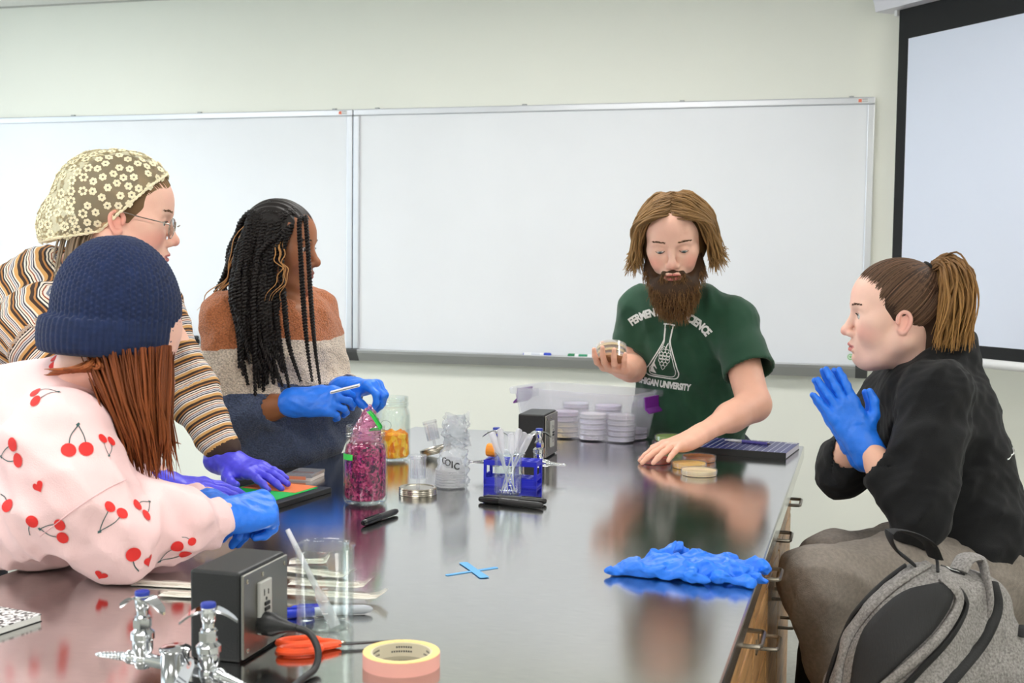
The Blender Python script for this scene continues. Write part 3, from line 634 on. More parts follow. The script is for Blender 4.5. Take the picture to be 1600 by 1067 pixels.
# --- service outlets
def outlet_box(label, loc, plug=False):
    t = thing('outlet_box', label, 'outlet box', loc); W, D, H = .074, .135, .122
    m_b = mat('black_powder_coat', (30, 31, 33), .4, bump=(500, .3)); m_s = mat('outlet_steel', (150, 148, 142), .3, .95, bump=(60, .15, (1, 1, 30)))
    obj('box_body', MB().bevbox((-W / 2, -D / 2, 0), (W / 2, D / 2, H), .004), m_b, t)
    f = obj('face_plate', MB().bevbox((W / 2 + .0005, -D / 2 + .002, .004), (W / 2 + .005, D / 2 - .002, H - .004), .0015), m_s, t)
    r = obj('receptacle', MB().bevbox((W / 2 + .005, -.028, .028), (W / 2 + .011, .006, .100), .0015), mat('grey_receptacle', (176, 176, 172), .45), t)
    sl = MB()
    for z in (.080, .048):
        sl.box((W / 2 + .0108, -.0185, z), (W / 2 + .0115, -.0165, z + .009)).box((W / 2 + .0108, -.0065, z), (W / 2 + .0115, -.0045, z + .007)).cyl((W / 2 + .0108, -.0115, z - .005), (W / 2 + .0115, -.0115, z - .005), .0024, n=10)
    obj('socket_slots', sl, m_blackp, r, False)
    obj('test_button', MB().bevbox((W / 2 + .011, -.018, .066), (W / 2 + .0135, -.004, .071), .0006), m_blackp, r); obj('test_button', MB().bevbox((W / 2 + .011, -.018, .0585), (W / 2 + .0135, -.004, .0635), .0006), m_blackp, r)
    for y, z in ((-.055, .014), (.055, .014), (-.055, .108), (.055, .108), (-.011, .108)): obj('screw_head', MB().lathe([(.0032, 0), (.0032, .001), (.002, .0016), (0, .0016)], (W / 2 + .005, y, z), 10, (1, 0, 0)), m_zinc, f)
    return t
outlet_box('black outlet box with steel face behind the far gas taps', (-.705, -.44, T)); outlet_box('black outlet box with steel face in front, a power plug in its socket', (-.662, -2.235, T))
pg = thing('power_plug', 'black power plug and cord curving down from the near outlet box', 'power cord', (-.662, -2.235, T))
obj('plug_body', MB().lathe([(.0, .037), (.014, .037), (.0165, .041), (.0160, .062), (.011, .072), (.0062, .088), (.0052, .098), (0, .098)], (.0, -.012, .042), 18, (1, -.08, -.02)), m_blackp, pg)
obj('cord', MB().tube(spline([(.095, -.019, .04), (.118, -.024, .036), (.140, -.045, .022), (.150, -.075, .008), (.150, -.12, .0052), (.156, -.2, .0052), (.19, -.32, .0052), (.2, -.48, .0052), (.18, -.68, .0052)], 44), .0048, 10), m_blackp, pg)
# --- gas and air taps
def tap_turret(label, loc, rz):
    t = thing('lab_gas_turret', label, 'gas tap', loc, rz)
    obj('turret_post', MB().lathe([(0, 0), (.030, 0), (.030, .004), (.0185, .006), (.0175, .012), (.0175, .050), (.0195, .053), (.0195, .056), (.016, .058), (0, .0585)], n=32), m_chrome, t)
    for s in (-1, 1):
        x = s * .054
        v = obj('valve_body', MB().lathe([(0, .022), (.0085, .022), (.0105, .026), (.0105, .040), (.0130, .046), (.0130, .058), (.0150, .060), (.0150, .068), (.0115, .071), (.0098, .073), (.0098, .088), (.0075, .090), (.0075, .098), (0, .098)], (x, 0, 0), 24).lathe([(.0085, 0), (.0085, .03)], (s * .014, 0, .034), 14, (s, 0, 0)).ball((x, 0, .033), .0125), m_chrome, t)
        obj('nozzle_base', MB().lathe([(.008, 0), (.0095, .003), (.0095, .012), (.007, .018)], (x + s * .008, 0, .034), 14, (s, -.18, -.04)), m_chrome, v)
        pr = [(.0065, 0)]
        for k in range(8): r = .0064 - .00038 * k; pr += [(r, k * .0052 + .001), (r * .74, k * .0052 + .0048)]
        pr += [(.0018, .044), (0, .044)]
        obj('serrated_nozzle', MB().lathe(pr, (x + s * .026, -.0032, .0333), 16, (s, -.18, -.04)), m_chrome, v)
        obj('hex_nut', MB().lathe([(.0, .074), (.0118, .074), (.0118, .085), (0, .085)], (x, 0, 0), 6), m_chrome, v, False)
        hd = MB(); a = np.linspace(-1, 1, 11)
        for sg in (-1, 1):                                                                    # two drooping wing blades
            pts = []
            for u in np.linspace(0, 1, 9):
                X = sg * (.006 + .029 * u); z = .112 + .002 - .016 * u ** 1.7; w = .0125 * (1 - .55 * u) * (1 if u < .98 else .4)
                pts += [(X, -w, z), (X, w, z), (X, w * .8, z - .0035), (X, -w * .8, z - .0035)]
            f = []
            for k in range(8): f += [(k * 4 + q, k * 4 + (q + 1) % 4, k * 4 + 4 + (q + 1) % 4, k * 4 + 4 + q) for q in range(4)]
            f += [(0, 3, 2, 1), (32, 33, 34, 35)]; hd.add(pts, f)
        hd.lathe([(0, .096), (.0075, .096), (.0090, .100), (.0098, .112), (.0088, .1155), (0, .1155)], n=20)
        hn = obj('wing_handle', hd.xf(Matrix.Translation((x, 0, 0)) @ Matrix.Rotation(.35 + .3 * s, 4, 'Z')), m_chrome, t)
        obj('blue_index_button', MB().lathe([(0, .1150), (.0092, .1150), (.0095, .1185), (.0085, .1205), (0, .1210)], (x, 0, 0), 20), m_blue_index, hn)
    return t
tap_turret('chrome double gas tap with blue buttons between the rack and far outlet box', (-.668, -.775, T), math.radians(10))
nt_ = tap_turret('chrome double gas tap with blue buttons nearest the camera', (-.648, -2.425, T), math.radians(-12))
tg = thing('hang_tag', 'grey paper hang tag with printed lines looped on the near gas tap', 'tag', (-.648, -2.425, T), 0)
Mtg = Matrix.Translation((.032, -.03, .036)) @ Matrix.Rotation(math.radians(-38), 4, 'Z') @ Matrix.Rotation(math.radians(62), 4, 'X')
pl = [(-.016, .0), (-.012, .014), (-.004, .019), (.004, .019), (.012, .014), (.016, 0), (.018, -.05), (-.018, -.05)]
obj('tag_card', MB().prism(pl, -.0004, .0004).xf(Mtg), mat('grey_card', (176, 178, 182), .6), tg, False)
tl = MB()
for k in range(5): tl.box((-.013, -.008 - k * .005, .0005), (.013, -.0065 - k * .005, .0008))
obj('printed_lines', tl.xf(Mtg), mat('dark_print', (70, 72, 76), .6), tg, False)
obj('tag_eyelet', MB().lathe([(.0028, -.0006), (.0045, -.0006), (.0045, .0008), (.0028, .0008)], (0, .011, 0), 16, close=True).xf(Mtg), mat('pink_eyelet', (214, 150, 140), .6), tg)
e0 = np.array(Mtg @ Vector((0, .011, 0)))
obj('tag_tie', MB().tube(spline([e0, e0 + (-.012, .006, .012), (.012, .0, .057), (-.002, .012, .05), (.004, .02, .04), e0 + (.004, .01, .002), e0], 26), .0011, 6), m_blackp, tg)
# --- pens and markers
def fat_marker(label, a, b, cap_frac=.38, col=None, capcol=None, prnt=False):
    a, b = np.array(a, float), np.array(b, float); L = np.linalg.norm(b - a); r = .0072; d = (b - a) / L
    t = thing('permanent_marker', label, 'marker', (*a, T), math.atan2(d[1], d[0]))
    obj('cap', MB().lathe([(0, 0), (.0045, .0005), (.0062, .004), (r, .012), (r + .0004, L * cap_frac), (r - .001, L * cap_frac + .001)], (0, 0, r + .0005), 16, (1, 0, 0)), capcol or mat('gloss_black', (18, 18, 20), .25), t)
    obj('barrel', MB().lathe([(r - .0006, L * cap_frac), (r - .0002, L * cap_frac + .003), (r - .0004, L * .9), (r - .0022, L * .97), (.002, L), (0, L)], (0, 0, r + .0005), 16, (1, 0, 0)), col or mat('satin_black', (28, 28, 30), .4), t)
    obj('pocket_clip', MB().box((.012, -.0016, 2 * r + .0005), (L * cap_frac - .002, .0016, 2 * r + .002)), capcol or MATS['gloss_black'], t, False)
    if prnt:
        v, f = text_mb('PERMANENT MARKER', .0042, 'LEFT'); obj('lettering', MB().add(np.c_[v[:, 0] + L * cap_frac + .006, np.sin(v[:, 1] / r - .55) * (r + .0001), (r + .0005) + np.cos(v[:, 1] / r - .55) * (r + .0001)], f), mat('silver_ink', (170, 172, 176), .4), t, False)
    return t
fat_marker('black permanent marker lying alone before the magenta jar', (-.800, -1.462), (-.779, -1.322), .46)
fat_marker('black permanent marker before the small beaker, the front one of two', (-.655, -1.140), (-.500, -1.165), .32, prnt=True)
fat_marker('black permanent marker before the small beaker, lying behind its twin', (-.505, -1.118), (-.652, -1.118), .4)
m_bcap = mat('cobalt_cap', (22, 52, 200), .35)
fat_marker('permanent marker with a blue cap and silver barrel beside the tall beaker', (-.662, -2.072), (-.545, -2.032), .36, mat('silver_barrel', (168, 172, 180), .35, .3), m_bcap)
fat_marker('short blue capped marker half hidden by the near outlet box', (-.672, -2.100), (-.575, -2.046), .5, mat('pale_barrel', (200, 206, 220), .35), m_bcap)
# --- tall beaker with a dropper
beaker('tall glass beaker holding one dropper beside the near outlet box', (-.588, -2.112, T), .0425, .121)
b_, t_ = np.array((-.566, -2.124, T + .005)), np.array((-.644, -2.117, T + .138)); d_ = (t_ - b_)
o = obj('transfer_pipette', MB().lathe([(0, 0), (.0075, .0), (.0085, .003), (.0085, .045), (.006, .055), (.0048, .06), (.0042, .10), (.0036, .158), (.003, .158), (.0032, .10), (0, .09)], n=14), m_pip); o.location = b_; o.rotation_euler = Vector(d_).to_track_quat('Z', 'X').to_euler()
tag(o, 'wide clear dropper leaning bulb down in the tall beaker', 'pipette')
# --- paper-backed swab packets
m_paper = mat('packet_paper', (240, 237, 230), .7, bump=(120, .3)); m_film = clear_mat('packet_film', (250, 249, 246), .12, .2, (244, 241, 234), edge=.35)
PK = [((-.985, -1.992), (-.800, -1.968), 'half under the pink sleeve', True), ((-.905, -2.040), (-.76, -2.02), 'beside the near gas tap, behind the outlet box', True), ((-.825, -1.835), (-.655, -1.852), 'furthest from the camera', False), ((-.80, -1.795), (-.735, -1.768), 'short end poking from behind the tall beaker', False), ((-.735, -1.925), (-.60, -1.905), 'in the middle of the group', False), ((-.73, -1.985), (-.548, -1.968), 'longest one, nearest the tall beaker', False)]
for k, (a, b, lab, red) in enumerate(PK):
    a, b = np.array(a), np.array(b); L = np.linalg.norm(b - a); d = (b - a) / L
    t = thing('swab_packet', 'swab packet on the bench, ' + lab, 'packet', (*a, T + .0008 + .0012 * k), math.atan2(d[1], d[0]), 'swab packets'); w = .0125
    n = 14; X = np.linspace(0, L, n); Z = .001 + .0016 * np.abs(np.sin(X * 55 + k)); curl = .012 * np.clip((X - L * .88) / (L * .12), 0, 1) ** 2
    v = [(x, y, z + c) for x, z, c in zip(X, Z * .3, curl) for y in (-w, w)]
    obj('paper_backing', MB().add(v + [(x, y, z + .0006) for x, y, z in v], [(2 * i, 2 * i + 1, 2 * i + 3, 2 * i + 2) for i in range(n - 1)] + [(2 * n + 2 * i, 2 * n + 2 * i + 2, 2 * n + 2 * i + 3, 2 * n + 2 * i + 1) for i in range(n - 1)]), m_paper, t)
    obj('film_blister', MB().tube([(x, 0, .0042 + c + .0008 * math.sin(x * 120)) for x, c in zip(X, curl)], [.004] + [.0095] * (n - 2) + [.004], 8, flat=.34), m_film, t)
    obj('swab_stick', MB().cyl((.012, 0, .0048), (L * .85, 0, .0048), .0014, n=8), mat('swab_white', (238, 236, 232), .6), t)
    if red: obj('red_print', MB().box((L * .55, -.006, .0086), (L * .55 + .0022, .006, .0088)).box((L * .55 + .004, -.006, .0086), (L * .55 + .0062, .006, .0088)), mat('red_ink', (224, 58, 92), .5), t, False)
# --- scissors
sc_ = thing('scissors', 'pair of scissors with orange handles pointing away from the near outlet box', 'scissors', (-.548, -2.212, T), math.atan2(.087, .122) - .12)
m_or = mat('orange_handle', (250, 84, 30), .4); m_bl = mat('blade_steel', (96, 96, 98), .25, .9)
for s in (-1, 1):
    a = np.arange(22) * 2 * PI / 22
    obj('handle', MB().tube([(-.030 + .028 * math.cos(q), s * .017 + .013 * math.sin(q), .007) for q in a], .0052, 8, closed=True).tube([(-.006, s * .013, .007), (.012, s * .006, .0065), (.026, s * .001, .006)], [.0055, .006, .0045], 8), m_or, sc_)
    obj('blade', MB().prism([(.018, -s * .002 - .005), (.03, -s * .001 - .006), (.112, -.0008), (.114, .0008), (.03, -s * .001 + .004), (.018, -s * .002 + .005)], .0045 + .0014 * (s > 0), .0057 + .0014 * (s > 0)), m_bl, sc_, False)
obj('pivot_screw', MB().lathe([(.0042, 0), (.0042, .002), (.003, .003), (0, .003)], (.03, 0, .0072), 14), m_zinc, sc_)
# --- masking tape roll
tp = thing('masking_tape_roll', 'roll of yellow and pink masking tape lying flat on the bench', 'tape roll', (-.418, -2.243, T))
def tape_ring(r0, r1, z0, z1, n=56): return MB().lathe([(r0, z0), (r1, z0), (r1, z1), (r0, z1)], n=n, close=True)
obj('tape_winding', tape_ring(.0415, .0515, .0, .0185), mat('masking_tape_side', (238, 172, 160), .6), tp)
obj('winding_face', tape_ring(.0412, .0512, .0185, .0192), mat('masking_tape_edge', (246, 214, 142), .6, noise=(200, .08)), tp)
obj('cardboard_core', tape_ring(.0385, .0412, .0, .0185), mat('core_card', (214, 204, 180), .8), tp)
for k in range(5):                                           # two lines of dark print round the core, too small to read
    mb = MB(); a0 = .3 + k * 2 * PI / 5
    for z0, n_ in ((.0115, 7), (.0055, 9)):
        for i in range(n_): q = [a0 + i * .085 + j * .028 for j in (0, 1, 2)]; mb.add([(.0383 * math.cos(w), .0383 * math.sin(w), z0 + dz) for dz in (0, .0026) for w in q], [(0, 1, 4, 3), (1, 2, 5, 4)])
    obj('core_print', mb, mat('core_ink', (60, 60, 62), .6), tp, False)
# --- composition notebook at the frame's edge
def marble_mat():
    m = bpy.data.materials.new('marbled_cover'); m.use_nodes = True; nt = m.node_tree; b = nt.nodes['Principled BSDF']; tc = nt.nodes.new('ShaderNodeTexCoord')
    n = nt.nodes.new('ShaderNodeTexNoise'); n.inputs['Scale'].default_value = 150; n.inputs['Detail'].default_value = 3; r = ramp_nodes(nt, [(.46, (24, 24, 26)), (.52, (236, 236, 236))])
    nt.links.new(tc.outputs['Object'], n.inputs['Vector']); nt.links.new(n.outputs['Fac'], r.inputs['Fac']); nt.links.new(r.outputs['Color'], b.inputs['Base Color']); b.inputs['Roughness'].default_value = .4; return m
nb = thing('composition_notebook', 'black and white marbled composition notebook at the bench corner', 'notebook', (-.994, -2.218, T), math.radians(-10))
obj('page_block', MB().bevbox((-.185, -.236, .001), (-.001, -.001, .010), .001), mat('page_white', (226, 225, 222), .7, bump=(40, .3, (1, 1, 60))), nb); obj('front_cover', MB().bevbox((-.19, -.238, .010), (0, 0, .0115), .0006), marble_mat(), nb); obj('back_cover', MB().bevbox((-.19, -.238, 0), (0, 0, .001), .0004), m_blackp, nb)
obj('spine_tape', MB().bevbox((-.193, -.238, 0), (-.165, 0, .0120), .0005), m_blackp, nb)
# --- slide box and green folder
sb = thing('slide_box', 'small flat clear box of prepared slides with orange print', 'box', (-1.152, -.985, T), math.radians(4))
obj('box_base', MB().bevbox((-.033, -.046, 0), (.033, .046, .008), .001), mat('slide_box_base', (206, 196, 190), .4), sb); obj('clear_lid', MB().bevbox((-.034, -.047, .0082), (.034, .047, .0165), .0012), clear_mat('slide_lid', (232, 232, 234), .08, .35, (206, 206, 210), edge=.8), sb)
st_ = MB()
for k in range(7): st_.box((-.027 + k * .008, -.02, .0167), (-.021 + k * .008, -.008, .0169))
obj('dark_print', st_, mat('brown_print', (96, 62, 58), .5), sb, False); obj('orange_label', MB().box((-.031, -.0478, .004), (.020, -.0472, .012)), mat('orange_label', (216, 128, 92), .5), sb, False)
fo = thing('clipboard', 'black clipboard with a bright green sheet under the purple gloved hands', 'clipboard', (-1.03, -1.262, T), math.radians(-8))
obj('board', MB().bevbox((-.185, -.150, .0), (0, .125, .012), .002), m_blackp, fo); obj('green_sheet', MB().box((-.183, -.118, .0122), (-.022, .10, .0134)), mat('green_sheet', (18, 186, 78), .5), fo, False); obj('orange_sheet', MB().box((-.176, .02, .0135), (-.03, .112, .0142)), mat('orange_sheet', (236, 128, 70), .5), fo, False)
# --- petri dishes on the bench
def dish(label, loc, col, name_m, r=.047, h=.0155, rot=None, group=None, lid=True, fill=.45):
    t = thing('petri_dish', label, 'petri dish', loc, 0, group)
    if rot: t.rotation_euler = rot
    key = (r, h); DM = DISH_ME.setdefault(key, None)
    if DM is None:
        base = MB().lathe([(0, 0), (r - .003, 0), (r - .002, .0008), (r - .002, h * .82), (r - .0032, h * .82), (r - .0032, .0012), (0, .0012)], n=40).mesh('dish_base', m_clear)
        lidm = MB().lathe([(r, h * .35), (r, h), (r - .001, h + .0004), (0, h + .0004), (0, h - .0006), (r - .0014, h - .0006), (r - .0014, h * .35)], n=40).mesh('dish_lid', m_clear)
        DM = DISH_ME[key] = (base, lidm)
    obj('dish_base', DM[0], None, t); obj('dish_lid', DM[1], None, t)
    obj('agar', MB().lathe([(0, .0014), (r - .0036, .0014), (r - .0036, h * fill), (r - .006, h * fill - .0006), (0, h * fill - .0006)], n=36), mat(name_m, col, .25, Subsurface_Weight=.1), t)
    return t
DISH_ME = {}
dish('petri dish of pale cream agar, nearest of the loose dishes', (-.233, -.612, T), (248, 222, 170), 'agar_cream', fill=.85)
dish('petri dish of yellow agar between the cream and amber dishes', (-.273, -.505, T), (246, 190, 66), 'agar_yellow', fill=.8)
dish('petri dish of dark amber agar at the back of the loose dishes', (-.262, -.385, T), (206, 116, 26), 'agar_amber', fill=.85)
dish('petri dish of red agar under the flat hand', (-.372, -.458, T), (190, 50, 36), 'agar_red', fill=.85)
dish('petri dish of dark red agar beside the plastic bin', (-.385, -.145, T), (110, 18, 30), 'agar_wine', fill=.85)
dish('petri dish of green agar stacked on the dark red dish by the bin', (-.378, -.143, T + .0175), (150, 186, 60), 'agar_green', fill=.85)
# --- navy notebook with pen
def stripe_mat():
    m = bpy.data.materials.new('pinstripe_cover'); m.use_nodes = True; nt = m.node_tree; b = nt.nodes['Principled BSDF']; tc = nt.nodes.new('ShaderNodeTexCoord'); s_ = nt.nodes.new('ShaderNodeSeparateXYZ')
    k = nt.nodes.new('ShaderNodeMath'); k.operation = 'MULTIPLY'; k.inputs[1].default_value = 58; fr = nt.nodes.new('ShaderNodeMath'); fr.operation = 'FRACT'
    r = ramp_nodes(nt, [(0, (206, 208, 226)), (.10, (206, 208, 226)), (.13, (44, 46, 116)), (1, (44, 46, 116))])
    nt.links.new(tc.outputs['Object'], s_.inputs[0]); nt.links.new(s_.outputs['X'], k.inputs[0]); nt.links.new(k.outputs[0], fr.inputs[0]); nt.links.new(fr.outputs[0], r.inputs['Fac']); nt.links.new(r.outputs['Color'], b.inputs['Base Color']); b.inputs['Roughness'].default_value = .35; return m
pn = thing('striped_notebook', 'navy blue notebook with white pinstripes at the bench corner', 'notebook', (-.036, -.282, T), math.radians(-7))
obj('page_block', MB().bevbox((-.255, .002, .002), (-.001, .205, .017), .001), mat('page_grey', (196, 192, 204), .7, bump=(40, .3, (1, 1, 60))), pn); obj('front_cover', MB().bevbox((-.258, 0, .017), (0, .208, .0186), .0006), stripe_mat(), pn); obj('back_cover', MB().bevbox((-.258, 0, 0), (0, .208, .0018), .0006), m_blackp, pn); obj('black_spine', MB().bevbox((-.258, -.003, 0), (0, .0015, .0184), .0006), m_blackp, pn)
ip = MB().box((-.258 + .012, .18, .01865), (-.258 + .05, .198, .0189)); obj('white_sticker', MB().prism([(-.04, .185), (-.004, .188), (-.004, .2), (-.034, .2)], .01862, .0190), m_white_metal, pn, False)
pen = thing('ballpoint_pen', 'lavender click pen lying on the striped notebook', 'pen', (-.218, -.115, T + .0230), math.radians(-18))
obj('barrel', MB().lathe([(.001, 0), (.0035, .014), (.0044, .03), (.0044, .118), (.0038, .128)], (0, 0, 0), 14, (1, 0, 0)), mat('lavender_plastic', (112, 104, 196), .35), pen); obj('grip', MB().lathe([(.0012, -.004), (.0036, .014), (.0047, .02), (.0047, .05)], (0, 0, 0), 14, (1, 0, 0)), mat('white_plastic', (238, 239, 241), .35), pen)
obj('push_button', MB().lathe([(.0026, 0), (.0026, .01), (0, .0105)], (.127, 0, 0), 10, (1, 0, 0)), m_chrome, pen); obj('clip', MB().box((.085, -.0018, .0045), (.124, .0018, .006)), m_chrome, pen, False)
# --- blue painter's tape cross
m_bt = mat('blue_tape', (96, 170, 226), .6)
for a, b, z, lab in (((-.514, -1.775), (-.448, -1.697), .0004, 'longer strip of pale blue tape crossing on the bench'), ((-.514, -1.684), (-.447, -1.772), .0011, 'shorter strip of pale blue tape laid over its twin')):
    a, b = np.array(a), np.array(b); L = np.linalg.norm(b - a); d = (b - a) / L; w = .0045 if z < .001 else .008
    o = obj('tape_strip', MB().add([(x, y + .0008 * math.sin(i * 2.1), q) for q in (0, .0005) for i, (x, y) in enumerate([(0, -w), (L * .5, -w), (L, -w), (L + .002, 0), (L, w), (L * .5, w), (0, w), (-.002, 0)])], [tuple(range(8))[::-1], tuple(range(8, 16))] + [(i, (i + 1) % 8, 8 + (i + 1) % 8, 8 + i) for i in range(8)]), m_bt, None, False)
    o.location = (*a, T + z); o.rotation_euler = (0, 0, math.atan2(d[1], d[0])); tag(o, lab, 'tape strip', 'blue tape cross')
# --- plastic bin full of dishes
BR = math.radians(-15.5)
bn = thing('storage_bin', 'clear plastic storage bin with purple latches full of petri dishes', 'storage bin', (-.655, -.040, T), BR)
bw, bd, bh = .192, .098, .150
def bin_wall(w0, d0, w1, d1, h, th):
    """tapered open box with rounded corners and wall thickness"""
    def ring(w, d, z, r=.022):
        out = []
        for cx, cy, a0 in ((w - r, d - r, 0), (-w + r, d - r, PI / 2), (-w + r, -d + r, PI), (w - r, -d + r, 1.5 * PI)):
            for q in np.linspace(0, PI / 2, 6): out.append((cx + r * math.cos(a0 + q), cy + r * math.sin(a0 + q), z))
        return out
    R = [ring(w0 - .02, d0 - .02, .0), ring(w0, d0, .008), ring(w1, d1, h - .02), ring(w1 + .012, d1 + .012, h - .018), ring(w1 + .014, d1 + .014, h - .004), ring(w1 + .012, d1 + .012, h), ring(w1 - th, d1 - th, h), ring(w0 - th, d0 - th, .010), ring(w0 - .02 - th, d0 - .02 - th, .0025)]
    n = len(R[0]); mb = MB(); f = []
    for i in range(len(R) - 1): f += [(i * n + j, i * n + (j + 1) % n, (i + 1) * n + (j + 1) % n, (i + 1) * n + j) for j in range(n)]
    f += [tuple(range(n))[::-1], tuple((len(R) - 1) * n + j for j in range(n))]
    return mb.add([p for r in R for p in r], f)
m_bin = clear_mat('bin_plastic', (252, 252, 254), .14, .22, (242, 242, 252), edge=.35)
obj('bin_shell', bin_wall(bw - .012, bd - .012, bw + .008, bd + .008, bh, .0022), m_bin, bn)
m_purp = mat('purple_latch', (112, 26, 138), .35)
for s in (1, -1):
    x = s * (bw + .022)
    pr = [(0, .002), (.004, 0), (.006, -.034), (.020, -.046), (.022, -.042), (.010, -.030), (.008, .002)]
    lt = MB(); k = len(pr); lt.add([(x + s * px, y, bh - .012 + pz) for y in (-.045, .045) for px, pz in pr], [tuple(range(k)), tuple(range(2 * k - 1, k - 1, -1))] + [(i, k + i, k + (i + 1) % k, (i + 1) % k) for i in range(k)])
    obj('latch', lt, m_purp, bn, False)
    obj('latch_bracket', MB().bevbox((s * (bw + .006) if s > 0 else x, -.052, bh - .04), (x if s > 0 else s * (bw + .006), .052, bh - .016), .003), m_bin, bn)
STK = [(-.060, .045, 6, ((240, 222, 216), (236, 232, 226), (232, 226, 236)), 'pinkish stack at the back of the bin'), (-.045, -.052, 5, ((244, 218, 168), (246, 224, 176), (232, 214, 222), (226, 206, 226)), 'cream stack at the front of the bin'), (.052, .048, 6, ((222, 204, 232), (206, 180, 222), (226, 214, 238)), 'purple-topped stack at the back of the bin'), (.050, -.050, 5, ((226, 214, 226), (222, 212, 232), (232, 224, 228)), 'lavender stack at the front of the bin'), (.136, -.030, 5, ((226, 218, 230), (230, 222, 226)), 'stack against the bin end nearest the hand'), (.140, .052, 2, ((226, 206, 232), (224, 214, 236)), 'short stack in the back corner of the bin')]
ORD = ['bottom', 'second', 'third', 'fourth', 'fifth', 'sixth', 'seventh']
co_, si_ = math.cos(BR), math.sin(BR)
for x, y, n, cols, lab in STK:
    for k in range(n):
        c = cols[min(len(cols) - 1, k * len(cols) // n)]; wx, wy = -.655 + x * co_ - y * si_, -.040 + x * si_ + y * co_ * .92
        dish('%s petri dish counted upward in the %s' % (ORD[k], lab), (wx + .001 * ((k * 7) % 3 - 1), wy, T + .0035 + k * .0163), c, 'agar_%d_%d_%d' % c, .0435, .0155, None, 'petri dishes in the bin', fill=.8)
# --- discarded gloves
def glove_pile():
    t = thing('nitrile_glove', 'pair of crumpled bright blue nitrile gloves left on the bench edge', 'gloves', (-.115, -1.635, T + .001))
    r_ = np.random.default_rng(5); m = mat('blue_nitrile', (28, 118, 236), .42, bump=(70, .8), noise=(25, .08))
    F_ = SDF((-.16, -.13, -.005), (.16, .14, .08), .0023)
    F_.cone((-.105, -.04, .010), (.10, -.02, .014), .014, .016, .012); F_.ell((-.02, -.005, .013), (.075, .05, .015), .012); F_.ell((.055, .01, .012), (.055, .045, .015), .012)
    F_.cone((-.07, .02, .012), (-.035, .075, .028), .012, .010, .01); F_.cone((-.035, .075, .028), (-.02, .082, .012), .009, .007, .008)
    F_.cone((-.02, .02, .020), (.06, .06, .014), .012, .012, .012); F_.cone((.09, .0, .012), (.118, -.035, .008), .012, .011, .008); F_.cone((.10, .02, .016), (.125, .0, .02), .010, .009, .006)
    F_.cone((-.10, -.02, .008), (-.13, -.055, .008), .012, .008, .008); F_.cone((-.06, -.05, .009), (.03, -.065, .009), .010, .008, .008); F_.cone((.05, -.05, .009), (.11, -.06, .009), .009, .008, .006)
    F_.fold(.007, 42, 3); F_.fold(.0055, 95, 9); F_.fold(.002, 190, 4); F_.cut_below(.0005)
    o = obj('glove_film', F_.mesh('glove_film', m, sm=0), m, t); return t
glove_pile()
# ================================================================== people: shared builders
CP = np.array((.16389, -3.77199, 1.455)); CF = np.array(_f); CR = np.array(_r); CU = np.array(_u)
def at(px, py, D):
    """point of the room seen at photo position (px, py) at distance D along the view"""
    return CP + D * (CF + CR * (px - 800) / 1947.2 - CU * (py - 533.5) / 1947.2)
def nrm(v): v = np.array(v, float); return v / np.linalg.norm(v)
def basis(f, up=(0, 0, 1), roll=0.):
    """columns forward, left, up"""
    f = nrm(f); l = nrm(np.cross(up, f)); u = np.cross(f, l)
    if roll: l, u = l * math.cos(roll) + u * math.sin(roll), u * math.cos(roll) - l * math.sin(roll)
    return np.stack([f, l, u], 1)
def attr_mat(name, rough=.5, bump=None, sss=0., noise=None, spec=.5, sheen=0., coat=0.):
    """material whose colour is the mesh's own 'Col' attribute"""
    if name in MATS: return MATS[name]
    m = bpy.data.materials.new(name); m.use_nodes = True; MATS[name] = m; nt = m.node_tree; b = nt.nodes['Principled BSDF']
    a = nt.nodes.new('ShaderNodeAttribute'); a.attribute_name = 'Col'; src = a.outputs['Color']; tc = nt.nodes.new('ShaderNodeTexCoord')
    if noise:
        n = nt.nodes.new('ShaderNodeTexNoise'); n.inputs['Scale'].default_value = noise[0]; n.inputs['Detail'].default_value = 4; r = nt.nodes.new('ShaderNodeMapRange'); r.inputs['To Min'].default_value = 1 - noise[1]; r.inputs['To Max'].default_value = 1 + noise[1]
        mx = nt.nodes.new('ShaderNodeVectorMath'); mx.operation = 'SCALE'; nt.links.new(tc.outputs['Object'], n.inputs['Vector']); nt.links.new(n.outputs['Fac'], r.inputs['Value']); nt.links.new(src, mx.inputs[0]); nt.links.new(r.outputs[0], mx.inputs['Scale']); src = mx.outputs[0]
    nt.links.new(src, b.inputs['Base Color']); b.inputs['Roughness'].default_value = rough; b.inputs['Specular IOR Level'].default_value = spec; b.inputs['Sheen Weight'].default_value = sheen; b.inputs['Coat Weight'].default_value = coat
    if sss: b.inputs['Subsurface Weight'].default_value = sss; b.inputs['Subsurface Radius'].default_value = (.012, .005, .003)
    if bump:
        n = nt.nodes.new('ShaderNodeTexNoise'); n.inputs['Scale'].default_value = bump[0]; n.inputs['Detail'].default_value = 5; bp = nt.nodes.new('ShaderNodeBump'); bp.inputs['Strength'].default_value = bump[1]; bp.inputs['Distance'].default_value = .002
        nt.links.new(tc.outputs['Object'], n.inputs['Vector']); nt.links.new(n.outputs['Fac'], bp.inputs['Height']); nt.links.new(bp.outputs['Normal'], b.inputs['Normal'])
    return m
m_skin = attr_mat('skin', .47, (260, .12), .12, (40, .05), .4)
m_hair = attr_mat('hair', .52, None, 0, None, .18)
m_glove = mat('blue_nitrile', (28, 118, 236), .42, bump=(70, .8), noise=(25, .08))
m_glove2 = mat('violet_nitrile', (78, 74, 224), .42, bump=(70, .8), noise=(25, .08))
m_eye = attr_mat('eye', .08, spec=.6)

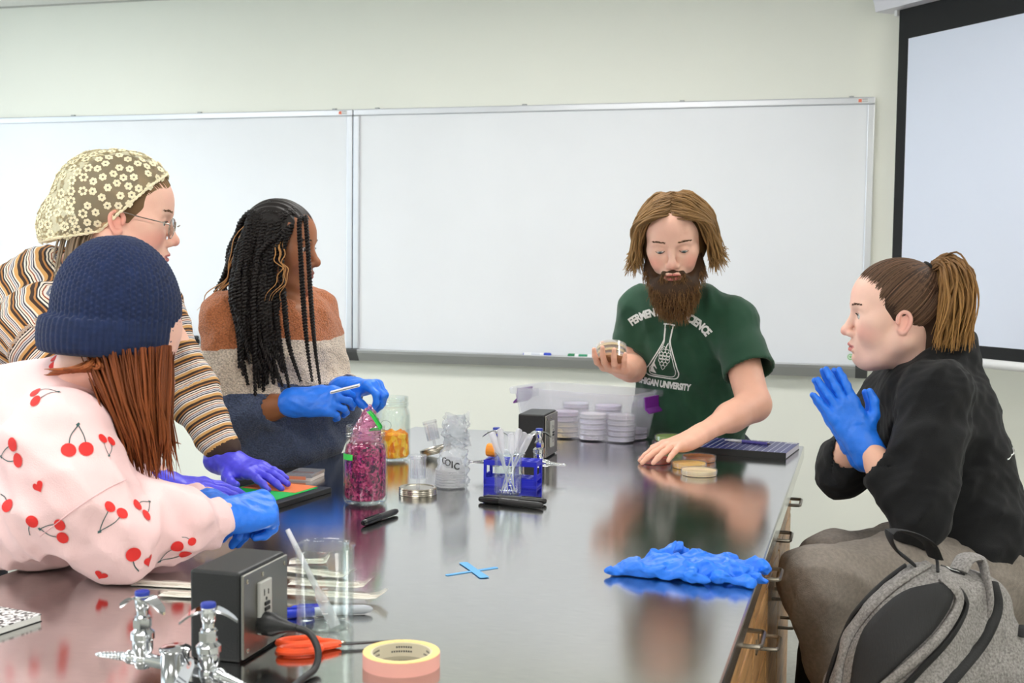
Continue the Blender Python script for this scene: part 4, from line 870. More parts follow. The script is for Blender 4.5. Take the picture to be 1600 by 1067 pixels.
EARP = [(.003, -.020), (.002, -.007), (-.006, .004), (-.017, .003), (-.024, -.008), (-.022, -.022), (-.014, -.036), (-.006, -.042), (.001, -.035)]
def head_field(F, M, O, o):
    """skull, face and ears in a local frame: x forward, y left, z up, origin between the eyes' level and the ears"""
    s = o.get('s', 1.); w = o.get('w', 1.)
    def W(p): p = np.array(p, float) * s; p[1] *= w; return O + M @ p
    def ell(c, r, k=.02, sub=False, rot=None): F.ell(W(c), np.array((r[0], r[1] * w, r[2])) * s, k, M if rot is None else M @ rot, sub)
    def cone(a, b, ra, rb, k=.02, sub=False): F.cone(W(a), W(b), ra * s, rb * s, k, sub)
    ell((-.012, 0, .030), (.098, .074, .086)); ell((.036, 0, .032), (.050, .060, .056), .03); ell((.032, 0, -.035), (.050, .056, .072), .03)
    fat = o.get('fat', 0.)
    for q in (1, -1):
        cone((-.012, q * .050, -.055), (.058, q * .017, -.103), .020 + fat, .016, .03); ell((.054, q * .036, -.036), (.026 + fat * .5, .024 + fat * .5, .028 + fat), .025); ell((.046, q * .049, -.012), (.022, .017, .016), .025)
        cone((.080, q * .012, .017), (.068, q * .046, .016), .0085, .0075, .015)                                         # brow
    ell((.066, 0, -.100), (.020, .020, .018), .02); ell((.080, 0, -.074), (.016, .028, .026), .02)
    for q in (1, -1): ell((.094, q * .032, -.003), (.017, .020, .0135), .012, True)                                  # sockets
    n = o.get('nose', 1.)
    cone((.083, 0, .004), (.1015, 0, -.032), .0072 * n, .0096 * n, .010); ell((.1045 + .003 * (n - 1), 0, -.038), (.0115 * n, .0115 * n, .0105 * n), .010)
    for q in (1, -1): ell((.0945, q * .0125 * n, -.044), (.0100, .0068 * n, .0076), .007)
    for q in (1, -1): ell((.101, q * .0062 * n, -.0495), (.005, .0032, .003), .003, True)
    for q in (1, -1): F.ell(W((.0695, q * .0315, -.004)), np.array((.0152, .0152, .0148)) * s, .006, M)                  # lids
    oe = o.get('open', .0055)
    for q in (1, -1): ell((.0840, q * .0315, -.0045 - (.003 if oe < .004 else 0)), (.010, .0128, oe), .0025, True)
    mo = o.get('mouth', .0)
    ell((.0905, 0, -.0675), (.0105, .021, .0058), .006); ell((.0895, 0, -.0795 - mo), (.0105, .018, .0066), .006)
    for q in (1, -1): cone((.0905, q * .008, -.0665), (.083, q * .022, -.0715 + o.get('smile', 0)), .0042, .002, .006)
    ell((.103, 0, -.0730 - mo * .4), (.014, .021, .0011 + mo * .5), .003, True); ell((.094, 0, -.0900 - mo), (.008, .02, .004), .01, True)
    ep = spline(np.array([(x, 0, z) for x, z in EARP]), 26)[:, [0, 2]]
    for q in (1, -1):
        pts = [W((x, q * (.0690 + (.0095 if x < -.015 else .003 + max(0, -x) * .45)), z)) for x, z in ep]
        F.ell(W((-.010, q * .0690, -.017)), np.array((.0125, .0045, .020)) * s, .004, M @ np.array(Matrix.Rotation(-q * .35, 3, 'Z')))
        F.chain(pts, [.0040 * s] * len(pts), .003); F.ell(W((-.008, q * .0792, -.019)), np.array((.0065, .006, .0095)) * s, .003, M, True); F.ell(W((-.004, q * .0735, -.038)), np.array((.005, .0035, .006)) * s, .004, M)
    return W
def skin_cols(V, M, O, o, base):
    """skin tint by place: lips, cheeks, nose and ears a little redder"""
    s = o.get('s', 1.); L = ((V - O) @ M) / s; L[:, 1] /= o.get('w', 1.); b = np.array(lin(base)); C = np.tile(b, (len(V), 1))
    def blob(c, r, col, a):
        nonlocal C
        d = np.sqrt((((L - np.array(c)) / np.array(r)) ** 2).sum(1)); t = np.clip(1.35 - d, 0, 1)[:, None] * a; C = C * (1 - t) + np.array(lin(col)) * t
    red = o.get('red', (226, 120, 110)); bl = o.get('blush', .45)
    for q in (1, -1): blob((.06, q * .045, -.038), (.03, .022, .022), red, bl); blob((-.01, q * .08, -.018), (.03, .015, .035), red, bl * .8)
    blob((.106, 0, -.04), (.014, .014, .012), red, bl); blob((.07, 0, .05), (.03, .04, .03), red, bl * .25)
    mo = o.get('mouth', 0.)
    lipc = o.get('lip', (196, 92, 92)); zz = L[:, 2]; hw = .023; up = (-.0715 - mo * .4 + .0085 * np.clip(1 - (L[:, 1] / hw) ** 2, 0, 1)); dn = (-.0735 - mo - .0125 * np.clip(1 - (L[:, 1] / hw) ** 2, 0, 1))
    m = ((L[:, 0] > .078) & (np.abs(L[:, 1]) < hw) & (zz < up) & (zz > dn)).astype(float)[:, None] * .85; C = C * (1 - m) + np.array(lin(lipc)) * m
    m = ((L[:, 0] > .085) & (np.abs(L[:, 1]) < .017) & (zz < -.0712 - mo * .15) & (zz > -.0748 - mo * .6)).astype(float)[:, None] * (.9 if mo > .002 else .55); C = C * (1 - m) + np.array((.05, .008, .008)) * m
    return C
def eyes(parent, M, O, o, iris, look=(1, 0, 0)):
    s = o.get('s', 1.); w = o.get('w', 1.); lk = nrm(look)
    for q in (1, -1):
        c = O + M @ (np.array((.0695, q * .0315 * w, -.004)) * s); mb = MB().ball((0, 0, 0), .0132 * s, 20, 15); V = mb.v[0]; d = (V / np.linalg.norm(V, axis=1)[:, None]) @ (M @ lk)
        C = np.tile(np.array((.74, .72, .70)), (len(V), 1)); C[d > .86] = lin(iris); C[d > .955] = (.008, .008, .008)
        Q = [f if len(f) == 4 else (*f, f[2]) for f in mb.f]; me = bpy.data.meshes.new('eye'); me.from_pydata((V + c).tolist(), [], mb.f); me.update(); me.polygons.foreach_set('use_smooth', [True] * len(me.polygons)); me.materials.append(m_eye)
        a = me.attributes.new('Col', 'FLOAT_COLOR', 'POINT'); a.data.foreach_set('color', np.c_[C, np.ones(len(C))].astype(np.float32).ravel()); put('eye', me, parent)
def hair_cols(n_str, K, n, base, var=.25, tip=None, seed=1):
    r = np.random.default_rng(seed); b = np.array(lin(base)); C = b[None] * (1 + r.uniform(-var, var, (n_str, 1))); C = np.repeat(C[:, None], K, 1)
    if tip is not None:
        t = (np.linspace(0, 1, K) ** 1.3)[None, :, None] * r.uniform(.3, 1, (n_str, 1, 1)); C = C * (1 - t) + np.array(lin(tip)) * t
    return np.repeat(C[:, :, None], n, 2).reshape(-1, 3)
def put(name, me, parent):
    """add a mesh made in room coordinates as a part of a thing (which has no rotation)"""
    o = bpy.data.objects.new(name, me); COL.objects.link(o); o.parent = parent; o.location = -np.array(parent.location); return o
def brows(parent, M, O, o, col, tilt=0.):
    s = o.get('s', 1.); w = o.get('w', 1.)
    for q in (1, -1):
        r = np.random.default_rng(3 + q); n = 46; t = r.uniform(0, 1, n); y = .012 + .036 * t; z = .0205 + .0035 * np.sin(t * 2.6) - .001 * t + r.uniform(-.0019, .0019, n) - tilt * (1 - t); x = .0925 - .0165 * t ** 1.9
        P = np.stack([x, q * y * w, z], -1)[:, None] + np.linspace(0, 1, 4)[None, :, None] * np.stack([np.full(n, -.001), q * np.full(n, .0065), np.full(n, .0004)], -1)[:, None]
        V, Q = strands(O + (P * s) @ M.T, .00095, 4); put('eyebrow', make_mesh('eyebrow', V, Q, m_hair, hair_cols(n, 4, 4, col, .2)), parent)
def lashes(parent, M, O, o, col=(30, 20, 16)):
    s = o.get('s', 1.); w = o.get('w', 1.); oe = o.get('open', .0055)
    for q in (1, -1):
        a = np.linspace(-1, 1, 12); P = np.stack([.0862 - .0055 * a ** 2, q * (.0315 + .0125 * a) * w, -.0042 + (oe * np.sqrt(np.clip(1 - a * a, 0, 1)) if oe > .004 else -.005 * (1 - a * a))], -1)
        put('eyelashes', make_mesh('eyelashes', *strands((O + (P * s) @ M.T)[None], .0011, 5), m_hair, np.tile(lin(col), (60, 1))), parent)

# knuckles and finger bones of a hand, metres
KN = [(.090, .030), (.094, .010), (.088, -.011), (.078, -.030)]
PH = [(.040, .024, .021), (.045, .028, .022), (.041, .026, .022), (.032, .020, .019)]
def hand_vq(wr, xd, zd, side, curl, spread=(6, 1, -4, -9), thumb=((.022, .026, -.010), (.052, .050, -.016), (.078, .060, -.020), (.098, .064, -.022)), scale=1., fat=1., forearm=(), h=.0022, folds=None, cuff=0., sm=1):
    X = nrm(xd); Z = np.array(zd, float); Z = nrm(Z - X * (Z @ X)); Y = np.cross(Z, X) * side; B = np.stack([X, Y, Z], 1); wr = np.array(wr, float)
    def W(p): return wr + B @ (np.array(p, float) * scale)
    chains = []
    for i in range(4):
        p = np.array((*KN[i], 0.)); a = 0; pts = [p]; sp = math.radians(spread[i]); fx = np.array((math.cos(sp), math.sin(sp), 0))
        for j in range(3):
            a += math.radians(curl[i][j]); p = p + PH[i][j] * (fx * math.cos(a) + np.array((0, 0, -1)) * math.sin(a)); pts.append(p)
        k = (.92 if i == 3 else 1.) * fat * scale; chains.append(([W(q) for q in pts], [.0096 * k, .0088 * k, .0078 * k, .0064 * k]))
    th = [W(q) for q in thumb]; chains.append((th, [.0135 * fat * scale, .0120 * fat * scale, .0102 * fat * scale, .0082 * fat * scale]))
    pts = np.vstack([np.vstack(c[0]) for c in chains] + [wr[None]] + [np.array(p)[None] for p, _ in forearm]); mg = .05 + max([r for _, r in forearm] + [0]) * .6
    F = SDF(pts.min(0) - mg, pts.max(0) + mg, h)
    for i in range(4): F.cone(W((.0, KN[i][1] * .55, -.001)), W((*KN[i], -.002)), .0165 * fat * scale, .0118 * fat * scale, .018)
    F.ell(W((.036, .024, -.011)), np.array((.036, .017, .014)) * scale * fat, .015, B); F.ell(W((.042, -.024, -.010)), np.array((.038, .013, .013)) * scale * fat, .015, B)
    fa = [(W((.008, 0, 0)), .0235 * fat * scale)] + list(forearm)
    for (a, ra), (b, rb) in zip(fa[:-1], fa[1:]): F.cone(a, b, ra, rb, .02, flat=(Z, .82) if ra < .034 else None)
    if cuff: e = W((-cuff, 0, 0)); F.cone(W((.01, 0, 0)), e, .028 * fat * scale, .034 * fat * scale, .02, flat=(Z, .85)); F.cone(e, W((-cuff - .004, 0, 0)), .0365 * fat * scale, .0365 * fat * scale, .004, flat=(Z, .85))
    palm = F.d.copy(); res = F.d
    for ps, rs in chains:
        g = np.full_like(palm, 1.); F.chain(ps, rs, .004, into=g); hk = np.maximum(.011 - np.abs(palm - g), 0) / .011; res = np.minimum(res, np.minimum(palm, g) - hk * hk * .011 * .25)
    F.d = res
    if folds: F.fold(folds[0], folds[1], folds[2])
    return F.verts_faces(sm)
def limb_t(V, pts):
    """distance from a bone chain and the arc length along it, per vertex"""
    best = np.full(len(V), 9.); arc = np.zeros(len(V)); L = 0.
    for a, b in zip(pts[:-1], pts[1:]):
        a, b = np.array(a), np.array(b); ab = b - a; l = np.linalg.norm(ab); t = np.clip((V - a) @ ab / l ** 2, 0, 1); d = np.linalg.norm(V - a - t[:, None] * ab, axis=1); m = d < best; best[m] = d[m]; arc[m] = L + t[m] * l; L += l
    return best, arc
def torso(F, pelv, neck, lat, secs, k=.06):
    """secs: (t along spine, half width, half depth, forward shift, half height)"""
    pelv, neck = np.array(pelv), np.array(neck); up = nrm(neck - pelv); l = np.array(lat, float); l = nrm(l - up * (l @ up)); f = np.cross(l, up); B = np.stack([l, f, up], 1)
    for t, w, d, sh, hh in secs: F.ell(pelv + (neck - pelv) * t + f * sh, (w, d, hh), k, B)
    return B
def decal(me_src, V, F_, parent, name, m, origin, B, off=.0012, reach=.25):
    """lay flat artwork (V in metres, x right, y up) on a surface: cast along -B[:,2] from the plane at origin"""
    bvh = decal.cache.get(me_src.name)
    if bvh is None:
        vs = [v.co[:] for v in me_src.vertices]; bvh = decal.cache[me_src.name] = BVHTree.FromPolygons(vs, [tuple(p.vertices) for p in me_src.polygons])
    out = []
    for x, y in V[:, :2]:
        p = Vector(origin + B[:, 0] * x + B[:, 1] * y + B[:, 2] * reach); h = bvh.ray_cast(p, Vector(-B[:, 2]), reach * 2)
        if h[0] is None: q = bvh.find_nearest(Vector(origin + B[:, 0] * x + B[:, 1] * y)); h = q
        out.append(np.array(h[0]) + np.array(B[:, 2]) * off)
    return put(name, MB().add(np.array(out), F_).mesh(name, m, False), parent)
decal.cache = {}
def subdiv(V, F_, L):
    """cut large faces of flat artwork so that it can follow a curved surface"""
    bm = bmesh.new(); vs = [bm.verts.new(p) for p in np.c_[V[:, :2], np.zeros(len(V))]]
    for f in F_:
        try: bm.faces.new([vs[i] for i in f])
        except ValueError: pass
    bmesh.ops.triangulate(bm, faces=bm.faces[:])
    for _ in range(4):
        e = [x for x in bm.edges if x.calc_length() > L]
        if not e: break
        bmesh.ops.subdivide_edges(bm, edges=e, cuts=1); bmesh.ops.triangulate(bm, faces=[f for f in bm.faces if len(f.verts) > 3])
    bm.verts.index_update(); out = (np.array([v.co[:] for v in bm.verts]), [tuple(v.index for v in f.verts) for f in bm.faces]); bm.free(); return out
def solid_cols(n, c): return np.tile(np.array(lin(c)), (n, 1))
def box_field(pts, mg, h): P = np.array(pts); return SDF(P.min(0) - mg, P.max(0) + mg, h)
# ================================================================== the bearded person behind the bench
def cran(M, O, s, w, d, r=1.):
    """point on the skull for unit directions d (N,3) in the local frame"""
    return O + ((np.array((-.012, 0, .030)) + d * np.array((.098, .074 * w, .086)) * r) * s) @ M.T
def man():
    H = nrm(-CF * .88 - CR * .16 - CU * .36); M = basis(H, (0, 0, 1), .05); o = dict(s=1.06, w=1.02, open=.0028, mouth=.0015, nose=1.05, lip=(206, 104, 104), blush=.5, red=(232, 128, 116))
    O = at(1050, 389, 3.58) - M[:, 0] * .078 * 1.06
    neck, pelv = at(1068, 470, 3.80), at(1088, 705, 4.0); shR, shL = at(1003, 482, 3.86), at(1144, 502, 3.73)
    elR, elL = at(992, 572, 3.90), at(1178, 632, 3.57); wrL = np.array((-.272, -.398, .982)); tipL = np.array((-.392, -.535, .946)); wrR = at(976, 580, 3.66)
    t = thing('person', 'bearded person in a green T-shirt holding petri dishes behind the bench', 'person', (pelv[0], pelv[1] + .05, FZ)); base = (232, 186, 166)
    # body: head and neck, arms with hands, trunk and legs under the clothes
    F = box_field([O, O + M @ np.array((.05, 0, -.16)), neck], .155, .0027); head_field(F, M, O, o)
    F.cone(O + M @ np.array((-.025, 0, -.065)), neck + np.array((0, .01, -.04)), .058, .064, .03)
    V, Q = F.verts_faces(1); parts = [(V, Q, skin_cols(V, M, O, o, base))]
    X = nrm(tipL - wrL); V, Q = hand_vq(wrL, X, (0, 0, 1), -1, [(12, 10, 8), (10, 8, 6), (10, 8, 6), (12, 8, 6)], (9, 2, -6, -15), ((.018, .026, -.008), (.046, .054, -.012), (.07, .074, -.016), (.088, .084, -.018)), .98, 1.02, [(wrL + (elL - wrL) * .12, .029), (wrL + (elL - wrL) * .6, .044), (elL, .047), (elL + (shL - elL) * .55, .052)], .0027)
    parts.append((V, Q, solid_cols(len(V), (232, 178, 154))))
    XR = nrm(-CF * .85 - CR * .42 + np.array((0, 0, .10))); V, Q = hand_vq(wrR, XR, (-.1, 0, -1), 1, [(14, 26, 20), (16, 28, 20), (18, 28, 20), (22, 28, 20)], (10, 2, -6, -14), ((.02, .026, -.010), (.048, .052, -.030), (.066, .058, -.052), (.082, .050, -.066)), 1., 1.03, [(wrR + (elR - wrR) * .15, .029), (wrR + (elR - wrR) * .6, .043), (elR, .046), (elR + (shR - elR) * .6, .052)], .0027)
    parts.append((V, Q, solid_cols(len(V), (230, 176, 152))))
    F = box_field([neck, pelv, shR, shL], .2, .011); torso(F, pelv, neck, shL - shR, [(0, .15, .10, 0, .13), (.4, .15, .10, .01, .15), (.75, .155, .095, .01, .14)]); F.cone(shR, shL, .05, .05, .04); V, Q = F.verts_faces(1); parts.append((V, Q, solid_cols(len(V), base)))
    V, Q, C = join_vq(parts); put('body', make_mesh('body', V, Q, m_skin, C), t)
    eyes(t, M, O, o, (96, 116, 120), (.8, 0, -.6)); brows(t, M, O, o, (84, 60, 40)); lashes(t, M, O, o)
    # T-shirt
    F = box_field([neck, pelv, shR, shL, elR, elL], .13, .0058); lat = shL - shR
    B = torso(F, pelv, neck, lat, [(-.05, .195, .135, .015, .13), (.3, .185, .130, .025, .17), (.68, .185, .125, .012, .17), (.88, .135, .09, -.005, .10)]); F.cone(shR, shL, .060, .062, .07); F.cone(neck + np.array((0, 0, -.01)), shL, .055, .058, .05); F.cone(neck + np.array((0, 0, -.01)), shR, .055, .058, .05)
    eR, eL = shR + (elR - shR) * .60 + np.array((-.012, 0, 0)), shL + (elL - shL) * .62 + np.array((.012, 0, 0))
    F.fold(.011, 22, 5, dirs=[(.3, .1, 1), (1, .2, -.6), (.7, 0, .9), (1, 0, .2)]); F.fold(.003, 55, 8)
    F.sleeve(shR, eR, .062, .074, fold=(.0035, 26, 3)); F.sleeve(shL, eL, .064, .080, fold=(.0035, 26, 4))
    F.cone(neck + np.array((0, -.0, .06)), neck + np.array((0, .0, -.03)), .064, .060, .008, True)
    F.cut_below(.80); sh = F.mesh('t_shirt', mat('green_jersey', (22, 66, 44), .85, bump=(600, .25), noise=(30, .06), Sheen_Weight=.15), 1); shirt = put('t_shirt', sh, t)
    cr = [neck + B @ np.array((.074 * math.cos(a), .066 * math.sin(a) + .004, -.022 - .030 * math.sin(a))) for a in np.arange(32) * 2 * PI / 32]
    put('neck_band', MB().tube(cr, .009, 8, closed=True, flat=.6).mesh('neck_band', mat('green_rib', (20, 60, 40), .85, bump=(500, .4))), shirt); shirt.children[-1].location = (0, 0, 0)
    # print on the chest
    mw = mat('white_shirt_print', (226, 228, 226), .8); fw = nrm(-CF * .97 - CR * .12); ux = nrm(np.cross((0, 0, 1), fw)) ; uy = np.cross(fw, ux); DB = np.stack([ux, uy, fw], 1); c0 = at(1040, 546, 3.70)
    art = []
    v, f = text_mb('FERMENTATION SCIENCE', .0262, bold=.0013, spacing=.94); v = v * np.array((1, 1.45, 1)); R_ = .185; a = v[:, 0] / (R_ + .0); art.append((np.c_[(R_ + v[:, 1]) * np.sin(a), (R_ + v[:, 1]) * np.cos(a) - R_ + .118], f))
    v, f = text_mb('MICHIGAN UNIVERSITY', .0225, bold=.0012, spacing=.94); art.append((np.c_[v[:, 0] * .93, v[:, 1] * 1.4 - .134 + v[:, 0] ** 2 * .25], f))
    def outline(pts, wd, closed=True):
        P = np.array(pts, float); n_ = len(P); T_ = (np.roll(P, -1, 0) - np.roll(P, 1, 0)) if closed else np.gradient(P, axis=0); T_ /= np.linalg.norm(T_, axis=1)[:, None] + 1e-9; N_ = np.c_[-T_[:, 1], T_[:, 0]]; v = np.vstack([P + N_ * wd / 2, P - N_ * wd / 2]); k = n_ if closed else n_ - 1
        return v, [(i, (i + 1) % n_, n_ + (i + 1) % n_, n_ + i) for i in range(k)]
    fl = spline([(-.014, .085, 0), (-.012, .05, 0), (-.014, .02, 0), (-.046, -.055, 0), (-.058, -.080, 0), (-.048, -.098, 0), (0, -.100, 0), (.048, -.098, 0), (.058, -.080, 0), (.046, -.055, 0), (.014, .02, 0), (.012, .05, 0), (.014, .085, 0)], 60)[:, :2]
    art.append(outline(fl, .0038, False)); art.append(outline(fl * np.array((.80, .9)) + np.array((0, -.004)), .0024, False)); art.append(outline([(-.02, .087), (0, .089), (.02, .087)], .005, False))
    art.append((np.array([(-.040, -.060), (-.030, -.040), (-.034, -.07), (-.020, -.088), (-.044, -.085)]), [(0, 1, 2), (0, 2, 4), (2, 3, 4)]))
    for row in range(6):                                                                      # the hop cone
        n_ = (2, 3, 3, 3, 2, 1)[row]; y = -.002 - row * .0115
        for i in range(n_):
            x = (i - (n_ - 1) / 2) * .0125; art.append(outline([(x - .0065, y), (x - .006, y - .006), (x, y - .013), (x + .006, y - .006), (x + .0065, y), (x, y + .003)], .0022))
    art.append(outline([(0, .0), (.002, .012), (.006, .022)], .0035, False)); art.append(outline([(-.012, .002), (-.008, .010), (0, .006)], .0022, False))
    rz = .13
    for k, (v, f) in enumerate(art):
        v, f = subdiv(np.asarray(v)[:, :2], f, .012); v = v[:, :2] * .86; v = np.c_[v[:, 0] * math.cos(-rz) - v[:, 1] * math.sin(-rz), v[:, 0] * math.sin(-rz) + v[:, 1] * math.cos(-rz)]; art[k] = (v, f)
    for nm, ks in (('chest_lettering', (0,)), ('chest_lettering', (1,)), ('flask_print', range(2, 6)), ('hop_print', range(6, len(art)))):
        mb = MB(); [mb.add(np.c_[art[k][0], np.zeros(len(art[k][0]))], art[k][1]) for k in ks]; d = decal(sh, np.vstack(mb.v), mb.f, t, nm, mw, c0, DB); d['kind'] = 'thing'
    # trousers and shoes, mostly hidden by the bench
    F = SDF((pelv[0] - .26, pelv[1] - .16, FZ), (pelv[0] + .26, pelv[1] + .22, .92), .011)
    for q in (-1, 1): hp = pelv + np.array((q * .085, .01, -.02)); F.chain([hp, (hp[0] + q * .02, hp[1] + .01, .50), (hp[0] + q * .03, hp[1] + .05, FZ + .06)], [.105, .078, .058], .03)
    put('trousers', F.mesh('trousers', mat('dark_denim', (34, 38, 48), .85, bump=(300, .4)), 1), t)
    for q in (-1, 1):
        F = SDF((-.08, -.2, -.01), (.08, .12, .12), .006); F.cone((0, .05, .04), (0, -.11, .034), .042, .040, .03); F.cone((0, .05, .05), (0, .05, .09), .04, .045, .02); F.cut_below(.0); me = F.mesh('shoe', m_blackp, 1); s_ = put('shoe', me, t); s_.location = (q * .115, .03, .0)
    # hair parted in the middle, falling to the jaw
    s, w = o['s'], o['w']; r_ = np.random.default_rng(11); PS = []; hb = (122, 92, 58)
    F = box_field([O], .19, .004); F.ell(O + M @ np.array((-.016, 0, .040)) * s, np.array((.101, .084, .078)) * s, .02, M); F.ell(O + M @ np.array((-.035, 0, -.02)) * s, np.array((.08, .092, .085)) * s, .03, M)
    F.ell(O + M @ np.array((.112, 0, -.045)) * s, np.array((.080, .057, .108)) * s, .02, M, True); F.half(O + M @ np.array((0, 0, -.075)) * s, -M[:, 2])
    V, Q = F.verts_faces(1); base_vq = (V, Q, solid_cols(len(V), (104, 77, 47)))
    N = 720
    for q in (1, -1):
        n_ = N // 2; x0 = r_.uniform(-.085, .078, n_); fr = (x0 + .085) / .163; yy = -.002 + .006 * r_.random(n_); zt = .121 - 1.6 * np.clip(x0 - .02, 0, 1) ** 1.3 - 2.2 * np.clip(-x0 - .03, 0, 1) ** 1.6 + r_.uniform(-.002, .004, n_)
        out = r_.uniform(.92, 1.2, n_) * (1.08 if q > 0 else 1.); lenz = r_.uniform(-.095, -.045, n_); dx = -.012 - .014 * fr + r_.uniform(-.012, .012, n_)
        flip = np.where(r_.random(n_) < .5, 1.22, 1.0)
        C = np.stack([np.stack([x0 - .018 * fr, q * yy, zt + .006 * fr], -1), np.stack([x0 + dx * .2 + .006 * fr, q * .042 * out, .108 - .5 * np.clip(x0 - .03, 0, 1)], -1) + np.stack([0 * x0, 0 * x0, r_.uniform(-.003, .006, n_)], -1), np.stack([x0 * .92 + dx * .6, q * .080 * out, .060 + 0 * x0], -1), np.stack([x0 * .85 + dx, q * .093 * out, .005 + 0 * x0], -1), np.stack([x0 * .82 + dx, q * .098 * out, -.035 + 0 * x0], -1), np.stack([x0 * .8 + dx * 1.1 + .008, q * .094 * out * flip, lenz], -1)], 1)
        PS.append(C)
    C = np.concatenate(PS); C += r_.normal(0, .0022, C.shape); P = cspl(C, 16); P = P + .0045 * (np.linspace(.2, 1, 16) * np.sin(np.linspace(0, 10, 16)))[None, :, None] * r_.normal(0, 1, (len(P), 1, 3)); V, Q = strands(O + (P * s) @ M.T, r_.uniform(.0016, .0040, len(P)), 5, .6, .2)
    hv = (V, Q, hair_cols(len(P), 16, 5, hb, .32, (168, 132, 84), 5)); V, Q, C2 = join_vq([base_vq, hv]); put('hair', make_mesh('hair', V, Q, m_hair, C2), t)
    # long full beard
    F = box_field([O + M @ np.array((.05, 0, -.13))], .19, .004)
    W = lambda p: O + M @ (np.array(p, float) * np.array((1, w, 1)) * s)
    for q in (1, -1): F.chain([W((-.002, q * .066, -.028)), W((.02, q * .062, -.075)), W((.056, q * .036, -.105)), W((.07, q * .012, -.118))], [.010, .019, .026, .026], .02)
    F.ell(W((.060, 0, -.135)), np.array((.040, .056, .055)) * s, .03, M); F.cone(W((.060, 0, -.13)), W((.060, 0, -.150)), .048, .034, .03)
    for q in (1, -1): F.chain([W((.093, q * .004, -.060)), W((.085, q * .024, -.067)), W((.075, q * .033, -.085)), W((.068, q * .03, -.10))], [.0055, .0065, .008, .012], .01)
    F.ell(W((.093, 0, -.098)), np.array((.006, .012, .012)) * s, .008, M); V, Q = F.verts_faces(1); bv = (V, Q, solid_cols(len(V), (64, 45, 30)))
    idx = r_.choice(len(V), 2200); Pv = V[idx]; dn = -M[:, 2] * .75 - np.array((0, 0, .5)); oc = W((.03, 0, -.08)); outd = Pv - oc; outd /= np.linalg.norm(outd, axis=1)[:, None]
    L_ = r_.uniform(.010, .032, len(Pv))[:, None, None]; u = np.linspace(0, 1, 8)[None, :, None]; wv = r_.normal(0, 1, (len(Pv), 1, 3)) * .004 * np.sin(u * r_.uniform(3, 9, (len(Pv), 1, 1)))
    P = (Pv - outd * .003)[:, None] + L_ * u * (dn[None, None] * (.6 + .4 * u) + outd[:, None] * .5 * (1 - .4 * u)) + wv * u; V, Q = strands(P, .0009, 4); hv = (V, Q, hair_cols(len(P), 8, 4, (96, 68, 44), .4, (142, 106, 66), 8)); V, Q, C2 = join_vq([bv, hv]); put('beard', make_mesh('beard', V, Q, m_hair, C2), t)
    Xr = nrm(tipL - wrL); Zr = nrm(np.array((0, 0, 1.)) - Xr * Xr[2]); Yr = -np.cross(Zr, Xr); pr = wrL + Xr * .098 - Yr * .0125 - Zr * .0025; put('finger_ring', MB().tube([pr + .0102 * (Yr * math.cos(a) + Zr * math.sin(a)) for a in np.arange(20) * 2 * PI / 20], .0012, 6, closed=True).mesh('finger_ring', mat('gold', (222, 190, 130), .2, 1.)), t)
    # the stack of three dishes in the raised hand
    ax = nrm(np.array((0, 0, 1.)) * .86 + CF * .50); rot = Vector(ax).to_track_quat('Z', 'Y').to_euler(); c = wrR + XR * .096 + np.array((0, 0, .020)) - CR * .004
    for k, (col, lab) in enumerate((((222, 172, 112), 'lowest dish of the tilted stack held in the raised hand'), ((232, 200, 140), 'middle dish of the tilted stack held in the raised hand'), ((236, 214, 164), 'top dish of the tilted stack held in the raised hand'))):
        dish('tan petri dish, ' + lab, c + ax * .0164 * k, col, 'agar_held_%d' % k, .0455, .0155, rot, 'petri dishes held by the bearded person', fill=.6)
man()

